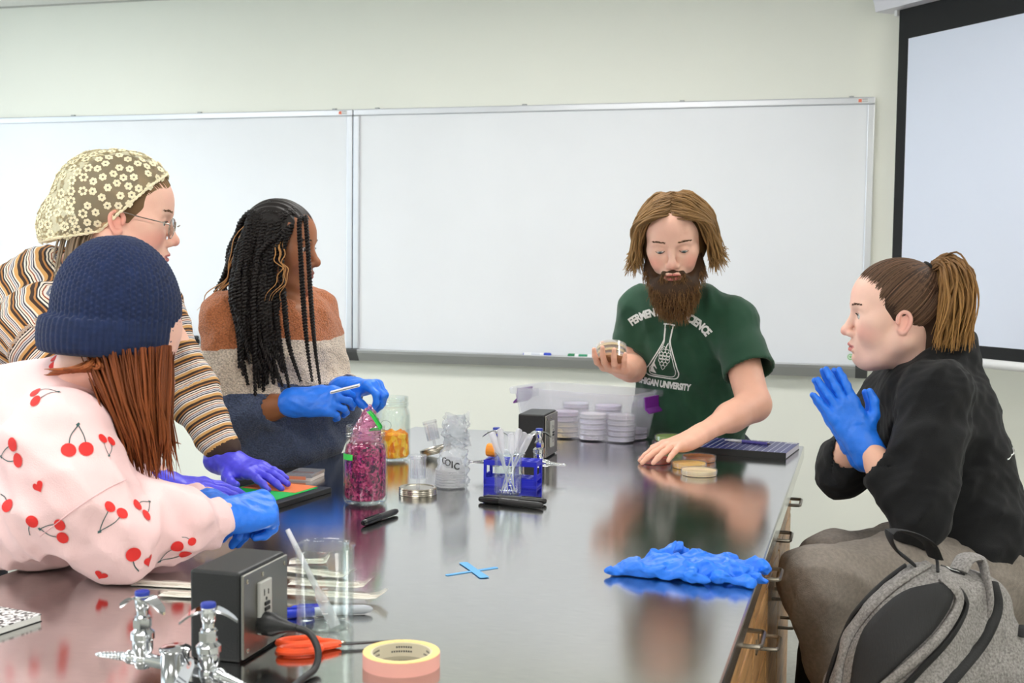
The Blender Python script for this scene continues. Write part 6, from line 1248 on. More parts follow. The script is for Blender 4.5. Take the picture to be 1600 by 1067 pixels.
def stripe():
    H = nrm(CR * .97 + CF * .20 + np.array((0, 0, -.16))); M = basis(H); o = dict(s=1.06, w=.98, open=.0052, nose=.94, fat=.003, lip=(190, 96, 96), blush=.6, red=(228, 122, 112)); s, w = o['s'], o['w']; O = at(198, 336, 2.78)
    t = thing('person', 'person in a brown striped top, lace headscarf and glasses leaning over the bench', 'person', (-1.95, -1.30, FZ)); base = (236, 188, 168)
    neck, pelv = at(120, 425, 2.84), np.array((-1.98, -1.28, .96)); shR, shL = at(62, 512, 2.68), at(228, 478, 3.0)
    elR, elL = at(150, 640, 2.62), at(298, 612, 2.97); wrR, wrL = np.array((-1.262, -1.455, .972)), np.array((-1.262, -1.160, .974))
    F = box_field([O, O + M @ np.array((.05, 0, -.12)), neck], .155, .0027); head_field(F, M, O, o); F.cone(O + M @ np.array((-.03, 0, -.06)), neck + np.array((.01, 0, -.02)), .056, .066, .03); F.ell(O + M @ np.array((.034, 0, -.098)) * s, (.036, .038, .024), .03, M)
    F.ell(at(250, 560, 2.86), (.07, .08, .10), .04); V, Q = F.verts_faces(1); parts = [(V, Q, skin_cols(V, M, O, o, base))]
    for wr, el, sh_ in ((wrR, elR, shR), (wrL, elL, shL)): F = box_field([wr, el, sh_], .07, .005); F.chain([wr, wr + (el - wr) * .5, el, sh_], [.028, .038, .044, .052], .02); V, Q = F.verts_faces(1); parts.append((V, Q, solid_cols(len(V), (238, 192, 172))))
    F = box_field([neck, pelv, shR, shL], .2, .012); torso(F, pelv, neck, shL - shR, [(0, .16, .13, 0, .13), (.5, .15, .12, .01, .18), (.85, .13, .1, 0, .12)]); V, Q = F.verts_faces(1); parts.append((V, Q, solid_cols(len(V), base)))
    V, Q, C = join_vq(parts); put('body', make_mesh('body', V, Q, m_skin, C), t); eyes(t, M, O, o, (96, 110, 110), (1, 0, -.12)); brows(t, M, O, o, (130, 98, 70)); lashes(t, M, O, o, (70, 50, 40))
    # striped long-sleeved top
    cR, cL = wrR + (elR - wrR) * .30, wrL + (elL - wrL) * .20
    F = box_field([neck, pelv, shR, shL, elR, elL], .22, .0056); torso(F, pelv, neck, shL - shR, [(.05, .19, .17, .02, .16), (.4, .185, .175, .03, .22), (.72, .175, .165, .015, .18), (.9, .13, .11, 0, .09)]); F.cone(shR, shL, .082, .078, .06)
    F.chain([shR, elR, cR], [.082, .062, .043], .04); F.chain([shL, elL, cL], [.080, .060, .042], .04)
    F.fold(.008, 24, 14, dirs=[(1, .3, .4), (.5, 1, .6), (-.5, .2, 1)]); F.fold(.003, 60, 3); F.cone(neck + (O - neck) * .8, neck, .058, .062, .012, True); F.ell(at(286, 545, 2.80), (.05, .075, .075), .012, None, True)
    V, Q = F.verts_faces(1); up = nrm(neck - pelv); ut = (V - pelv) @ up; dR, aR = limb_t(V, [shR, elR, cR]); dL, aL = limb_t(V, [shL, elL, cL]); torso_d = np.abs((V - pelv) @ nrm(np.cross(up, (0, 0, 1)))); isR = (dR < .092) & (aR > .03); isL = (dL < .09) & (aL > .03) & ~isR; u = np.where(isR, aR, np.where(isL, aL, ut)) / .037
    put('striped_top', make_mesh('striped_top', V, Q, stripe_fabric(), None, dict(u=u)), t)
    # violet gloves flat on the clipboard
    XR = nrm(np.array((-1.125, -1.352, .957)) - wrR); XL = nrm(np.array((-1.085, -1.218, .957)) - wrL); zu = np.array((0, 0, 1.))
    for wr, X, sd, el in ((wrR, XR, 1, elR), (wrL, XL, -1, elL)):
        V, Q = hand_vq(wr, X, zu - CF * .1, sd, [(9, 10, 6), (8, 9, 6), (8, 9, 6), (9, 9, 6)], (8, 2, -5, -12), ((.020, .026, -.010), (.046, .052, -.016), (.07, .064, -.020), (.09, .066, -.022)), .98, 1.12, [(wr + (el - wr) * .12, .031)], .0024, (.0014, 90, 3), .030); put('glove', make_mesh('glove', V, Q, m_glove2), t)
    # wrist watch
    dW = nrm(elR - wrR); cW = wrR + dW * .050; xw, yw, _ = frame(dW); put('watch', MB().tube([cW + .031 * (xw * math.cos(a) + .9 * yw * math.sin(a)) for a in np.arange(28) * 2 * PI / 28], .0085, 8, closed=True, flat=.3).mesh('watch', mat('teal_speckled_band', (40, 78, 84), .6, noise=(220, .9))), t)
    cf = nrm(-CF + zu * .9 - dW * ((-CF + zu * .9) @ dW)); B = np.stack([dW, np.cross(cf, dW), cf], 1); put('watch_case', MB().bevbox((-.016, -.018, .029), (.016, .018, .040), .004).xf(Matrix.Translation(cW) @ Matrix(B).to_4x4()).mesh('watch_case', mat('gloss_black', (18, 18, 20), .2)), t)
    put('watch_screen', MB().box((-.012, -.014, .0401), (.012, .014, .0405)).xf(Matrix.Translation(cW) @ Matrix(B).to_4x4()).mesh('watch_screen', mat('watch_glass', (70, 74, 80), .1)), t)
    # wire glasses
    G = lambda p: O + M @ (np.array(p, float) * s); mg = mat('silver_wire', (186, 178, 168), .25, .9)
    for q in (1, -1):
        rim = [G((.103 - .010 * (abs(math.cos(a) * .024 + .036) / .06), q * (.036 + .024 * math.cos(a)), -.012 + .021 * math.sin(a))) for a in np.arange(28) * 2 * PI / 28]; put('lens_rim', MB().tube(rim, .0012, 6, closed=True).mesh('lens_rim', mg), t)
        put('lens', MB().add(np.vstack([[np.mean(rim, 0)], rim]), [(0, 1 + i, 1 + (i + 1) % 28) for i in range(28)]).mesh('lens', clear_mat('lens_glass', (246, 248, 250), .02, .0)), t)
        put('temple_arm', MB().tube(spline([G((.094, q * .060, -.006)), G((.085, q * .072, -.004)), G((.03, q * .0775, .0)), G((-.012, q * .0785, .004)), G((-.028, q * .077, -.012))], 16), .0013, 6).mesh('temple_arm', mg), t)
    put('bridge', MB().tube([G((.106, -.012, -.006)), G((.110, 0, -.002)), G((.106, .012, -.006))], .0012, 6).mesh('bridge', mg), t)
    # brown hair under the scarf and loose at the nape
    r_ = np.random.default_rng(31); F = box_field([O], .17, .0036); F.ell(O + M @ np.array((-.014, 0, .032)) * s, np.array((.104, .080 * w, .092)) * s, .01, M); F.ell(O + M @ np.array((.090, 0, -.045)) * s, np.array((.058, .085, .100)) * s, .012, M, True); F.ell(O + M @ np.array((-.006, 0, -.075)) * s, np.array((.06, .12, .062)) * s, .012, M, True); F.half(O + M @ np.array((0, 0, -.07)) * s, -M[:, 2]); V, Q = F.verts_faces(1); bvq = (V, Q, solid_cols(len(V), (112, 88, 62)))
    n_ = 260; a = r_.uniform(-1, 1, n_); d0 = np.stack([np.cos(a * 1.5) * .85, np.sin(a * 1.5), .55 - .6 * np.abs(a)], -1); d0 /= np.linalg.norm(d0, axis=1)[:, None]; u_ = np.linspace(0, 1, 12)[None, :, None]; dd = d0[:, None] * (1 - u_) + np.array((-.85, 0, -.25)) * u_; dd[..., 2] += .25 * np.sin(u_[..., 0] * PI); dd /= np.linalg.norm(dd, axis=2, keepdims=True); V1, Q1 = strands(cran(M, O, s, w, dd, 1.07), .0022, 5, .4, .6)
    n2 = 120; k1, k2, k3 = r_.random(n2), r_.normal(0, 1, n2), r_.random(n2); L = lambda x, y, z: np.stack([x + 0 * k1, y + 0 * k1, z + 0 * k1], -1); C = np.stack([L(-.080 + .012 * k2, (k1 - .5) * .12, -.02 - .02 * k3), L(-.088 + .012 * k2, (k1 - .5) * .13, -.075), L(-.088 + .014 * k2, (k1 - .5) * .13, -.13 - .035 * k3)], 1); V2, Q2 = strands(O + (cspl(C, 10) * s) @ M.T, r_.uniform(.0012, .003, n2), 5, .8, .2)
    V, Q, C = join_vq([bvq, (V1, Q1, hair_cols(n_, 12, 5, (134, 104, 72), .3, None, 3)), (V2, Q2, hair_cols(n2, 10, 5, (120, 98, 76), .4, (170, 156, 136), 4))]); put('hair', make_mesh('hair', V, Q, m_hair, C), t)
    # cream lace headscarf: sheer net, raised flowers, scalloped hem
    ml = clear_mat('cream_tulle', (250, 245, 226), .6, .30, (252, 244, 214), edge=.02); mf = mat('cream_thread', (246, 236, 202), .8, bump=(500, .5))
    F = SDF(O - .22, O + .2, .0042); G3 = lambda p: O + M @ (np.array(p, float) * s)
    F.ell(G3((-.014, 0, .036)), np.array((.110, .088 * w, .098)) * s, .02, M); F.cone(G3((-.075, 0, .03)), G3((-.105, 0, -.045)), .072 * s, .070 * s, .05); F.fold(.004, 60, 5, dirs=[M @ np.array((.3, 1, .2)), M @ np.array((.5, .7, .1))])
    c1, n1 = G3((.070, 0, .098)), M @ nrm((.80, 0, -.62)); c2, n2_ = G3((-.09, 0, -.062)), M @ nrm((.35, 0, -1)); F.half(c1, n1, .001); F.half(c2, n2_, .001)
    V, Q = F.verts_faces(1); q1, q2 = (V - c1) @ nrm(n1), (V - c2) @ nrm(n2_); bad = (q1 > -.0030) | (q2 > -.0030); Q = Q[~bad[Q].all(1)]; use = np.unique(Q); mp_ = np.full(len(V), -1); mp_[use] = np.arange(len(use)); V, Q = V[use], mp_[Q]
    sf = put('lace_headscarf', make_mesh('lace_headscarf', V, Q, ml), t); sf['label'] = 'sheer cream lace headscarf with raised flowers'
    NV = np.zeros_like(V); fn_ = np.cross(V[Q[:, 1]] - V[Q[:, 0]], V[Q[:, 3]] - V[Q[:, 0]]); [np.add.at(NV, Q[:, k], fn_) for k in range(4)]; NV /= np.linalg.norm(NV, axis=1)[:, None] + 1e-12
    order = r_.permutation(len(V)); got = []
    for i in order:
        if all(np.linalg.norm(V[i] - V[j]) > .0195 for j in got): got.append(i)
        if len(got) >= 240: break
    for i in got:
        p, n = V[i], NV[i]; x, y, _z = frame(n); mb = MB(); R_ = .0088 if (p - O) @ M[:, 0] > -.075 else .0115; ph = r_.uniform(0, 6)
        for k in range(6): q = k * PI / 3 + ph; c = p + R_ * .62 * (x * math.cos(q) + y * math.sin(q)); mb.add([c + .0036 * (x * math.cos(z) + y * math.sin(z)) + n * .0014 for z in np.arange(8) * PI / 4] + [c + .0026 * (x * math.cos(z) + y * math.sin(z)) - n * .001 for z in np.arange(8) * PI / 4] + [c + n * .0020], [(16, z, (z + 1) % 8) for z in range(8)] + [(z, 8 + z, 8 + (z + 1) % 8, (z + 1) % 8) for z in range(8)])
        put('lace_flower', mb.mesh('lace_flower', mf), sf).location = (0, 0, 0)
    E = np.sort(np.vstack([Q[:, [0, 1]], Q[:, [1, 2]], Q[:, [2, 3]], Q[:, [3, 0]]]), 1); eu, ec = np.unique(E, axis=0, return_counts=True); nb2 = {}
    for a_, b_ in eu[ec == 1]: nb2.setdefault(a_, []).append(b_); nb2.setdefault(b_, []).append(a_)
    while nb2:
        st_ = next(iter(nb2)); loop = [st_]; cur = st_
        while nb2.get(cur):
            nx_ = nb2[cur].pop(); nb2[nx_].remove(cur) if cur in nb2.get(nx_, []) else None
            if not nb2[cur]: del nb2[cur]
            if nx_ == st_: break
            loop.append(nx_); cur = nx_
        nb2 = {k: v for k, v in nb2.items() if v}
        if len(loop) > 20: LP = lap_loop(V[loop], 3); put('scalloped_hem', MB().tube(LP, .0024 + .0016 * np.abs(np.sin(np.arange(len(LP)) * .75)), 6, closed=True).mesh('scalloped_hem', mf), sf).location = (0, 0, 0)
    # trousers
    F = SDF((-2.3, -1.6, FZ), (-1.72, -.98, 1.08), .012)
    for q in (-1, 1): hp = pelv + np.array((-.03, q * .095, -.03)); F.chain([hp, (hp[0] + .04, hp[1], .55), (hp[0] + .0, hp[1], FZ + .06)], [.125, .085, .06], .04)
    put('trousers', F.mesh('trousers', mat('dark_denim', (34, 38, 48), .85), 1), t)
    for q in (-1, 1): F = SDF((-.12, -.08, -.01), (.2, .08, .12), .006); F.cone((-.04, 0, .04), (.12, 0, .034), .042, .040, .03); F.cone((-.04, 0, .05), (-.04, 0, .09), .04, .045, .02); F.cut_below(0); s_ = put('shoe', F.mesh('shoe', m_blackp, 1), t); s_.location = (-.05, q * .095 + .02, 0)
stripe()

# ================================================================== the person with long twists and a colour-block sweater
def knit_fabric():
    m = bpy.data.materials.new('colour_block_knit'); m.use_nodes = True; nt = m.node_tree; b = nt.nodes['Principled BSDF']; a = nt.nodes.new('ShaderNodeAttribute'); a.attribute_name = 'u'; tc = nt.nodes.new('ShaderNodeTexCoord')
    r = ramp_nodes(nt, [(0, (74, 86, 116)), (.36, (224, 206, 188)), (.66, (190, 112, 66))], 'CONSTANT'); n = nt.nodes.new('ShaderNodeTexNoise'); n.inputs['Scale'].default_value = 130; n.inputs['Detail'].default_value = 3
    nj = nt.nodes.new('ShaderNodeMath'); nj.operation = 'MULTIPLY_ADD'; nj.inputs[1].default_value = .012; nt.links.new(n.outputs['Fac'], nj.inputs[0]); nt.links.new(a.outputs['Fac'], nj.inputs[2]); nt.links.new(nj.outputs[0], r.inputs['Fac'])
    v = nt.nodes.new('ShaderNodeTexVoronoi'); v.inputs['Scale'].default_value = 1; mp = nt.nodes.new('ShaderNodeMapping'); mp.inputs['Scale'].default_value = (190, 190, 260); nt.links.new(tc.outputs['Object'], mp.inputs['Vector']); nt.links.new(mp.outputs['Vector'], v.inputs['Vector'])
    mr = nt.nodes.new('ShaderNodeMapRange'); mr.inputs['From Max'].default_value = .9; mr.inputs['To Min'].default_value = 1.16; mr.inputs['To Max'].default_value = .5; sc = nt.nodes.new('ShaderNodeVectorMath'); sc.operation = 'SCALE'
    nt.links.new(v.outputs['Distance'], mr.inputs['Value']); nt.links.new(r.outputs['Color'], sc.inputs[0]); nt.links.new(mr.outputs[0], sc.inputs['Scale']); nt.links.new(sc.outputs[0], b.inputs['Base Color'])
    bp = nt.nodes.new('ShaderNodeBump'); bp.invert = True; bp.inputs['Strength'].default_value = .9; bp.inputs['Distance'].default_value = .003; nt.links.new(v.outputs['Distance'], bp.inputs['Height']); nt.links.new(bp.outputs['Normal'], b.inputs['Normal']); b.inputs['Roughness'].default_value = .9; b.inputs['Sheen Weight'].default_value = .2; return m
def twist(P, r, n=6, pitch=.022, taper=.6):
    """two-strand twist along a path"""
    P = np.array(P); seg = np.r_[0, np.cumsum(np.linalg.norm(np.diff(P, axis=0), axis=1))]; K = max(12, int(seg[-1] / .0042)); u = np.linspace(0, seg[-1], K); Q = np.stack([np.interp(u, seg, P[:, i]) for i in range(3)], -1); Tn = np.gradient(Q, axis=0); Tn /= np.linalg.norm(Tn, axis=1)[:, None] + 1e-9
    ref = np.array((.3, .5, .1)); X = np.cross(Tn, ref); X /= np.linalg.norm(X, axis=1)[:, None]; Y = np.cross(Tn, X); ph = u / pitch * 2 * PI; tp = 1 - (1 - taper) * np.clip((u / seg[-1] - .6) / .4, 0, 1); out = []
    for k in (0, PI): out.append(Q + (r * .80 * tp)[:, None] * (np.cos(ph + k)[:, None] * X + np.sin(ph + k)[:, None] * Y))
    V, F_ = strands(np.array(out), r * .74, n, .8, .5); return V, F_
def braids():
    H = nrm(CR * .955 - CF * .22 + np.array((0, 0, -.14))); M = basis(H); o = dict(s=1.0, w=1., open=.0056, nose=1.12, lip=(150, 84, 74), blush=.25, red=(160, 84, 60), fat=.001); s, w = o['s'], o['w']; O = at(441, 382, 3.45)
    t = thing('person', 'person with long dark twists in a rust, cream and navy sweater holding a slide', 'person', (-1.42, -.60, FZ)); base = (158, 102, 70)
    neck, pelv = at(435, 462, 3.48), at(440, 725, 3.52); shR, shL = at(358, 500, 3.40), at(488, 488, 3.62)
    elR, elL = at(366, 648, 3.36), at(528, 648, 3.56); wrR, wrL = at(468, 628, 3.29), at(545, 606, 3.40)
    F = box_field([O, O + M @ np.array((.05, 0, -.12)), neck], .15, .0028); head_field(F, M, O, o); F.cone(O + M @ np.array((-.022, 0, -.06)), neck + np.array((0, 0, -.04)), .050, .058, .03); F.ell(neck + np.array((.03, -.02, -.05)), (.09, .09, .05), .04); V, Q = F.verts_faces(1); parts = [(V, Q, skin_cols(V, M, O, o, base))]
    for wr, el, sh_ in ((wrR, elR, shR), (wrL, elL, shL)): F = box_field([wr, el, sh_], .06, .005); F.chain([wr, wr + (el - wr) * .5, el, sh_], [.026, .036, .04, .045], .02); V, Q = F.verts_faces(1); parts.append((V, Q, solid_cols(len(V), (146, 92, 58))))
    F = box_field([neck, pelv, shR, shL], .2, .012); torso(F, pelv, neck, shL - shR, [(0, .14, .11, 0, .13), (.5, .13, .10, .0, .16), (.8, .13, .09, 0, .1)]); V, Q = F.verts_faces(1); parts.append((V, Q, solid_cols(len(V), base)))
    V, Q, C = join_vq(parts); put('body', make_mesh('body', V, Q, m_skin, C), t); eyes(t, M, O, o, (50, 30, 20), (1, -.05, -.1)); brows(t, M, O, o, (30, 22, 18)); lashes(t, M, O, o, (12, 10, 10))
    # sweater
    cR, cL = wrR + (elR - wrR) * .60, wrL + (elL - wrL) * .12
    F = box_field([neck, pelv, shR, shL, elR, elL, wrL], .16, .0056); B = torso(F, pelv, neck, shL - shR, [(.14, .175, .145, .02, .10), (.4, .175, .145, .025, .15), (.7, .17, .135, .01, .15), (.88, .13, .1, 0, .09)]); F.cone(shR, shL, .066, .062, .05)
    F.chain([shR, (shR + elR) / 2, elR], [.078, .076, .070], .04); F.cone(elR, cR, .066, .052, .03); F.chain([shL, elL], [.072, .066], .04); F.cone(elL, cL, .062, .044, .03)
    F.fold(.009, 22, 8, dirs=[(1, .2, .6), (.3, .8, 1), (-.6, .3, 1)]); F.fold(.003, 55, 3)
    for c, e, wr in ((cR, elR, wrR), (cL, elL, wrL)): d = nrm(wr - e); F.cone(c - d * .02, c + d * .004, .047 if wr is wrR else .042, .046 if wr is wrR else .041, .01); F.cone(c + d * .03, c - d * .006, .038, .038, .003, True)
    F.cone(neck + np.array((.02, -.01, .10)), neck + np.array((.012, -.008, -.035)), .074, .070, .012, True); V, Q = F.verts_faces(1)
    dR, aR = limb_t(V, [shR, elR, cR]); zz = V[:, 2] + np.where((dR < .09) & ((V - shR) @ nrm(shR - shL) > -.03), .030, 0.) + .008 * np.sin(V[:, 0] * 14 + V[:, 1] * 9); u = np.where(zz > 1.238, .85, np.where(zz > 1.118, .5, .2)); u = np.where((zz > 1.118) & (zz <= 1.238), .5, u)
    u = np.interp(zz, [.8, 1.117, 1.119, 1.237, 1.239, 1.6], [.2, .3, .42, .6, .72, .9]); put('sweater', make_mesh('sweater', V, Q, knit_fabric(), None, dict(u=u)), t)
    # jeans
    F = SDF(pelv - np.array((.25, .25, .0)) - np.array((0, 0, pelv[2] - FZ)), pelv + np.array((.25, .25, .12)), .010); F.ell(pelv + np.array((0, 0, -.02)), (.15, .155, .11), .04); 
    for q in (-1, 1): hp = pelv + B @ np.array((q * .08, 0, 0)) + np.array((0, 0, -.06)); F.chain([hp, (hp[0], hp[1], .55), (hp[0], hp[1], FZ + .05)], [.10, .075, .055], .04)
    F.fold(.004, 40, 3); put('jeans', F.mesh('jeans', mat('black_denim', (32, 33, 40), .85, bump=(300, .5), noise=(50, .15)), 1), t)
    for q in (-1, 1): F = SDF((-.12, -.08, -.01), (.2, .08, .12), .006); F.cone((-.04, 0, .04), (.12, 0, .034), .042, .040, .03); F.cone((-.04, 0, .05), (-.04, 0, .09), .04, .045, .02); F.cut_below(0); s_ = put('shoe', F.mesh('shoe', m_blackp, 1), t); hp = B @ np.array((q * .08, 0, 0)); s_.location = (hp[0] + pelv[0] + 1.42, hp[1] + pelv[1] + .60, 0)
    # gloved hands around a small white slide
    V, Q = hand_vq(wrR, nrm(CR * .96 + CU * .05 - CF * .15), -CF * .85 + CU * .45, 1, [(30, 40, 20), (38, 46, 26), (44, 50, 30), (48, 50, 30)], (4, 0, -3, -7), ((.022, .026, -.010), (.054, .040, -.014), (.082, .040, -.020), (.102, .036, -.024)), .98, 1.12, [(wrR + (elR - wrR) * .08, .030)], .0024, (.0014, 90, 4), .016); put('glove', make_mesh('glove', V, Q, m_glove), t)
    V, Q = hand_vq(wrL, nrm(CR * .80 + CU * .12 - CF * .5), CU * .75 - CF * .25 + CR * .35, -1, [(44, 58, 34), (50, 62, 36), (52, 62, 36), (54, 60, 34)], (3, 0, -3, -6), ((.022, .026, -.012), (.048, .040, -.030), (.066, .034, -.050), (.080, .024, -.066)), .98, 1.12, [(wrL + (elL - wrL) * .14, .031)], .0024, (.0014, 90, 7), .020); put('glove', make_mesh('glove', V, Q, m_glove), t)
    c = at(541, 607, 3.245); Bs = np.stack([nrm(CR * .95 + CU * .24), nrm(CF + CU * .1), np.cross(nrm(CR * .95 + CU * .24), nrm(CF + CU * .1))], 1); sl = thing('slide_card', 'small white card-like slide held between the blue gloves', 'slide', tuple(c)); sl.rotation_euler = Matrix(Bs).to_euler()
    obj('slide_body', MB().bevbox((-.042, -.012, -.003), (.036, .012, .003), .001), mat('white_plastic', (238, 239, 241), .35), sl); obj('grey_edge', MB().box((-.040, -.0125, -.001), (.034, -.012, .001)), m_ink, sl, False)
    # cornrowed crown and the twists
    mh = attr_mat('dark_twists', .5, None, 0, None, .3); F = box_field([O], .17, .0036); F.ell(O + M @ np.array((-.014, 0, .033)) * s, np.array((.1035, .080, .0915)) * s, .01, M); F.ell(O + M @ np.array((.092, 0, -.045)) * s, np.array((.058, .082, .100)) * s, .012, M, True); F.ell(O + M @ np.array((.0, 0, -.085)) * s, np.array((.07, .12, .062)) * s, .012, M, True); V, Q = F.verts_faces(1); V += .0015 * np.sin(((V - O) @ M)[:, 1:2] * 420) * (V - O) / .1
    hr = put('hair', make_mesh('hair', V, Q, mh, solid_cols(len(V), (30, 25, 23))), t); r_ = np.random.default_rng(17); dk, bl = np.array(lin((30, 25, 24))), np.array(lin((178, 128, 76)))
    def add(pts, r, col, pitch=.02): V, Q = twist(spline(pts, 40), r, 6, pitch); put('twist', make_mesh('twist', V, Q, mh, np.tile(col * (1 + r_.uniform(-.3, .4)), (len(V), 1))), hr).location = (0, 0, 0)
    def loc(x, y, z): return O + M @ (np.array((x, y, z)) * s)
    for k in range(30):                                           # on the near side, over the shoulder and chest
        f = k / 29; y0 = -.02 - .05 * r_.random(); x0 = .045 - .12 * f; z0 = .105 - .5 * abs(y0 + .02) - .8 * max(0, -x0 - .02); j = r_.normal(0, 1, 5); ex = 440 - 72 * f + 6 * j[0]; lay = r_.uniform(0, 1)
        end = 560 + 60 * r_.random() - 30 * (f > .8); add([loc(x0, y0 * .6, z0 + .006), loc(x0 * .8 - .012, -.062, .075), at(432 - 58 * f + 4 * j[1], 400, 3.352 + .02 * lay), at(428 - 58 * f + 5 * j[2], 460, 3.335 - .03 * f + .02 * lay), at(426 - 54 * f + 7 * j[3], 520, 3.312 - .03 * f + .02 * lay), at(ex + 8 * f, end, 3.305 - .03 * f + .02 * lay)], r_.uniform(.0055, .0078), dk)
    for k in range(12):                                           # down the back
        f = k / 11; j = r_.normal(0, 1, 4); add([loc(-.03 - .05 * f, -.03 + .05 * f, .112 - .03 * f), loc(-.10, -.045 + .07 * f, .06), at(366 + 10 * f + 4 * j[0], 385, 3.43 + .06 * f), at(352 + 12 * f + 5 * j[1], 425, 3.45 + .06 * f), at(342 + 18 * f + 5 * j[2], 452 + 4 * j[3], 3.47 + .06 * f)], r_.uniform(.0055, .0075), dk)
    for px0, px1, px2, e in ((468, 474, 488, 596), (478, 486, 500, 600)):   # two loose ones beside the face
        add([loc(.072, -.030, .078), at(px0, 345, 3.345), at(px1 - 4, 400, 3.33), at(px1, 470, 3.325), at(px1 + 6, 540, 3.30), at(px2, e, 3.29)], .0056, dk, .017)
    for px0, px1, e in ((452, 470, 596), (438, 452, 606), (415, 425, 560)): add([loc(.05, -.06, .06), at(px0 - 12, 400, 3.345), at(px0 - 8, 470, 3.33), at(px0, 540, 3.30), at(px1, e, 3.295)], .0062, dk, .019)
    for k in range(9):                                            # honey-blond wavy wisps
        j = r_.normal(0, 1, 4)
        if k < 5: p = [loc(-.06, -.04, .09), at(372 + 6 * j[0], 380, 3.40), at(352 + 8 * j[1], 430, 3.42), at(330 + 6 * j[2], 465, 3.44), at(318 + 8 * j[3], 480 + 12 * k / 5, 3.45)]
        else: p = [loc(.03, -.068, .04), at(440 + 10 * j[0], 400, 3.335), at(436 + 6 * j[1], 430, 3.33), at(424 + 8 * j[2], 470, 3.32)]
        P = spline(p, 30); P += .004 * np.sin(np.linspace(0, 26, 30))[:, None] * CR; V, Q = strands(P[None], .0016, 5, .8, .3); put('blond_wisp', make_mesh('blond_wisp', V, Q, mh, np.tile(bl, (len(V), 1))), hr).location = (0, 0, 0)
braids()
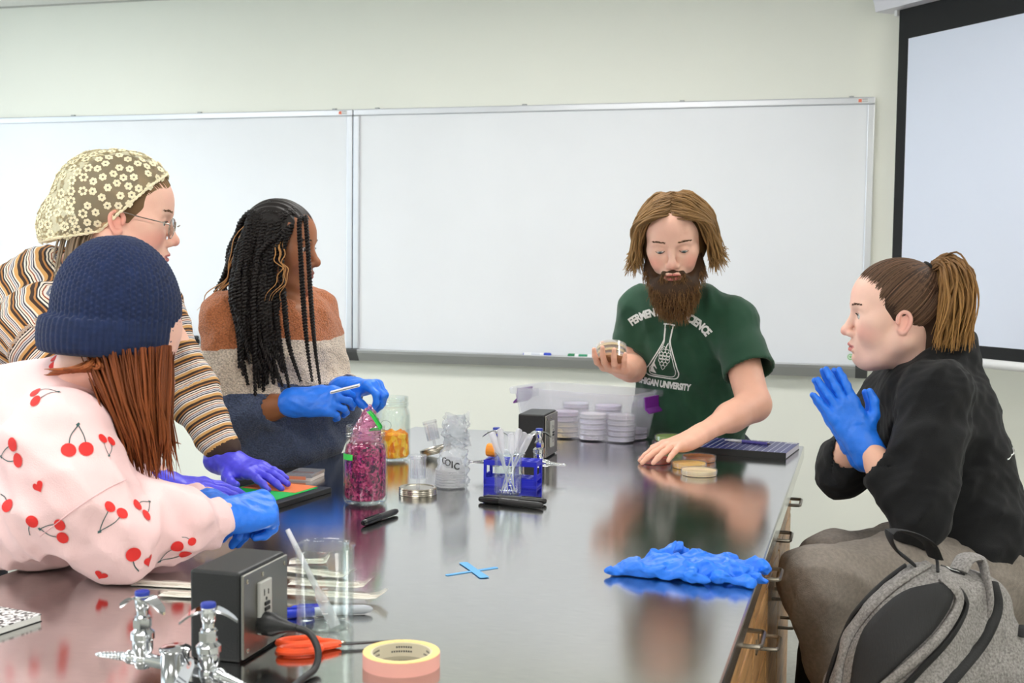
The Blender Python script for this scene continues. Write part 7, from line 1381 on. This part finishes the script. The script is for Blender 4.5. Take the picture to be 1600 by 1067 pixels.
# ================================================================== backpack on its own stool in front
def backpack():
    mg = mat('grey_heather', (136, 132, 130), .9, bump=(200, .5, (1, 1, .25)), noise=(240, .42)); mk = mat('black_webbing', (20, 20, 22), .75, bump=(300, .4)); mz = mat('black_mesh_panel', (30, 30, 32), .7, bump=(160, .6, (6, 1, .3)))
    c = at(1455, 1100, 2.27); t = thing('backpack', 'grey heather backpack with black zips standing before the seated knee', 'backpack', (c[0], c[1], .575))
    F = box_field([at(1440, 930, 2.24), at(1390, 1240, 2.26), at(1560, 1240, 2.3), at(1530, 950, 2.3)], .17, .0055)
    F.chain([at(1442, 936, 2.23), at(1418, 1010, 2.24), at(1404, 1120, 2.24), at(1410, 1230, 2.24)], [.068, .100, .130, .14], .05); F.chain([at(1530, 952, 2.31), at(1520, 1040, 2.31), at(1510, 1150, 2.31), at(1510, 1230, 2.31)], [.060, .095, .115, .12], .05); F.cone(at(1480, 950, 2.29), at(1460, 1200, 2.29), .075, .14, .05)
    F.fold(.006, 22, 4); F.fold(.002, 60, 7); F.cut_below(.578); me = F.mesh('pack_body', mg, 1); put('pack_body', me, t)
    bv = BVHTree.FromPolygons([v.co[:] for v in me.vertices], [tuple(p.vertices) for p in me.polygons])
    def hit(px, py):
        d = nrm(at(px, py, 1.) - CP); h = bv.ray_cast(Vector(CP), Vector(d), 5.)
        return (np.array(h[0]), np.array(h[1])) if h[0] is not None else None
    def strip(name, pts, r, m, flat=.5, lift=.0):
        P = spline(np.c_[np.array(pts, float), np.zeros(len(pts))], 30)[:, :2]; out = [q[0] + q[1] * lift for q in (hit(*p) for p in P) if q is not None]
        if len(out) > 4: out = lap_open(np.array(out), 2); return put(name, MB().tube(out, r, 10, flat=flat).mesh(name, m), t)
    # black front panel
    L = spline(np.array([(1466, 913, 0), (1414, 926, 0), (1366, 968, 0), (1342, 1012, 0), (1330, 1085, 0)], float), 16)[:, :2]; R_ = spline(np.array([(1472, 914, 0), (1486, 934, 0), (1458, 985, 0), (1412, 1032, 0), (1350, 1090, 0)], float), 16)[:, :2]; V, f = [], []
    for i in range(16):
        for j in range(9): q = hit(*(L[i] * (1 - j / 8) + R_[i] * j / 8)); V.append(q[0] + q[1] * .0035 if q is not None else V[-1])
    f = [(i * 9 + j, i * 9 + j + 1, i * 9 + j + 10, i * 9 + j + 9) for i in range(15) for j in range(8)]; o = put('mesh_panel', MB().add(np.array(V), f).mesh('mesh_panel', mz), t); sd = o.modifiers.new('thickness', 'SOLIDIFY'); sd.thickness = .004
    strip('outer_zip', [(1440, 868), (1384, 908), (1336, 958), (1304, 1012), (1290, 1080)], .009, mk, .5, .001); strip('piping', [(1448, 884), (1400, 915), (1352, 962), (1322, 1012), (1308, 1080)], .0105, mg, .7, .003)
    strip('piping', [(1472, 905), (1496, 935), (1470, 990), (1424, 1036), (1366, 1088)], .012, mg, .7, .004); strip('front_zip', [(1486, 912), (1508, 942), (1488, 990), (1446, 1038), (1396, 1092)], .0115, mk, .5, .002); strip('side_zip', [(1550, 912), (1557, 950), (1536, 1000), (1500, 1045), (1462, 1090)], .0105, mk, .5, .002)
    # carrying loop, shoulder strap and label
    hp = [at(1462, 872, 2.22), at(1450, 848, 2.21), at(1420, 832, 2.20), at(1390, 830, 2.19), at(1398, 856, 2.20), at(1426, 880, 2.215)]; put('carry_loop', MB().tube(spline(hp, 24), .019, 10, flat=.16).mesh('carry_loop', mk), t)
    sp = [at(1497, 892, 2.26), at(1510, 872, 2.27), at(1532, 874, 2.28), at(1541, 905, 2.26), at(1546, 940, 2.24), at(1540, 966, 2.24)]; put('shoulder_strap', MB().tube(spline(sp, 24), .020, 12, flat=.35).mesh('shoulder_strap', mg), t)
    q = hit(1488, 892); 
    if q is not None:
        x = nrm(CR - q[1] * (CR @ q[1])); y = np.cross(q[1], x); Mx = Matrix(np.stack([x, y, q[1]], 1)).to_4x4(); Mx = Matrix.Translation(q[0] + q[1] * .002) @ Mx
        put('woven_label', MB().bevbox((-.020, -.010, -.002), (.020, .010, .0015), .0008).xf(Mx).mesh('woven_label', mk), t); put('label_outline', MB().box((-.010, -.008, .0015), (-.006, .008, .0019)).box((.006, -.008, .0015), (.010, .008, .0019)).box((-.006, -.008, .0015), (.006, -.005, .0019)).xf(Mx).mesh('label_outline', mat('white_shirt_print', (226, 228, 226), .8), False), t)
    pu = strip('zip_pull', [(1457, 872), (1462, 884), (1462, 900)], .003, mk, .6, .010); strip('side_strap', [(1586, 948), (1594, 968), (1592, 995)], .008, mk, .4, .004)
    return t
def lap_open(P, it):
    for _ in range(it): P[1:-1] = P[1:-1] * .4 + .3 * (P[:-2] + P[2:])
    return P
def floor_form():  # black bag-shaped form filling the dark area below the knee, identity unsettled
    c = at(1291, 1075, 3.28); t = thing('black_form', 'black bag-shaped form on the floor behind the seated knee', 'bag', (c[0], c[1], FZ))
    F = SDF((-.16, -.12, -.005), (.16, .12, .46), .006); F.cone((-.03, 0, .06), (-.03, 0, .36), .060, .045, .04); F.cone((.03, 0, .06), (.03, 0, .36), .060, .045, .04); F.cone((-.03, 0, .05), (.03, 0, .05), .062, .062, .04); F.fold(.006, 26, 2); F.cut_below(.0); F.half((0, 0, .38), (0, 0, 1), .01)
    obj('form_body', F.mesh('form_body', mat('matte_black', (16, 16, 18), .9, bump=(300, .4)), 1), None, t)
    for y in (-.03, .03): obj('handle', MB().tube(spline([(-.04, y, .36), (-.036, y * 1.4, .43), (0, y * 1.6, .455), (.036, y * 1.4, .43), (.04, y, .36)], 20), .007, 8, flat=.4), MATS['matte_black'], t)
floor_form()
bpk = backpack()
c = np.array(bpk.location); st2 = thing('lab_stool', 'black lab stool carrying the grey backpack', 'stool', (c[0], c[1], FZ))
obj('seat', MB().lathe([(0, .41), (.16, .41), (.175, .42), (.175, .445), (.16, .4535), (0, .4545)], n=32), m_blackp, st2)
for k in range(4): a = k * PI / 2 + .78; obj('leg', MB().cyl((.10 * math.cos(a), .10 * math.sin(a), .41), (.19 * math.cos(a), .19 * math.sin(a), .0), .011, n=10), m_chrome, st2)
obj('foot_ring', MB().tube([(.162 * math.cos(a), .162 * math.sin(a), .13) for a in np.arange(32) * 2 * PI / 32], .008, 8, closed=True), m_chrome, st2)
# ================================================================== the floor becomes z = 0
for o in list(scene.objects):
    if o.parent is None: o.location.z -= FZ
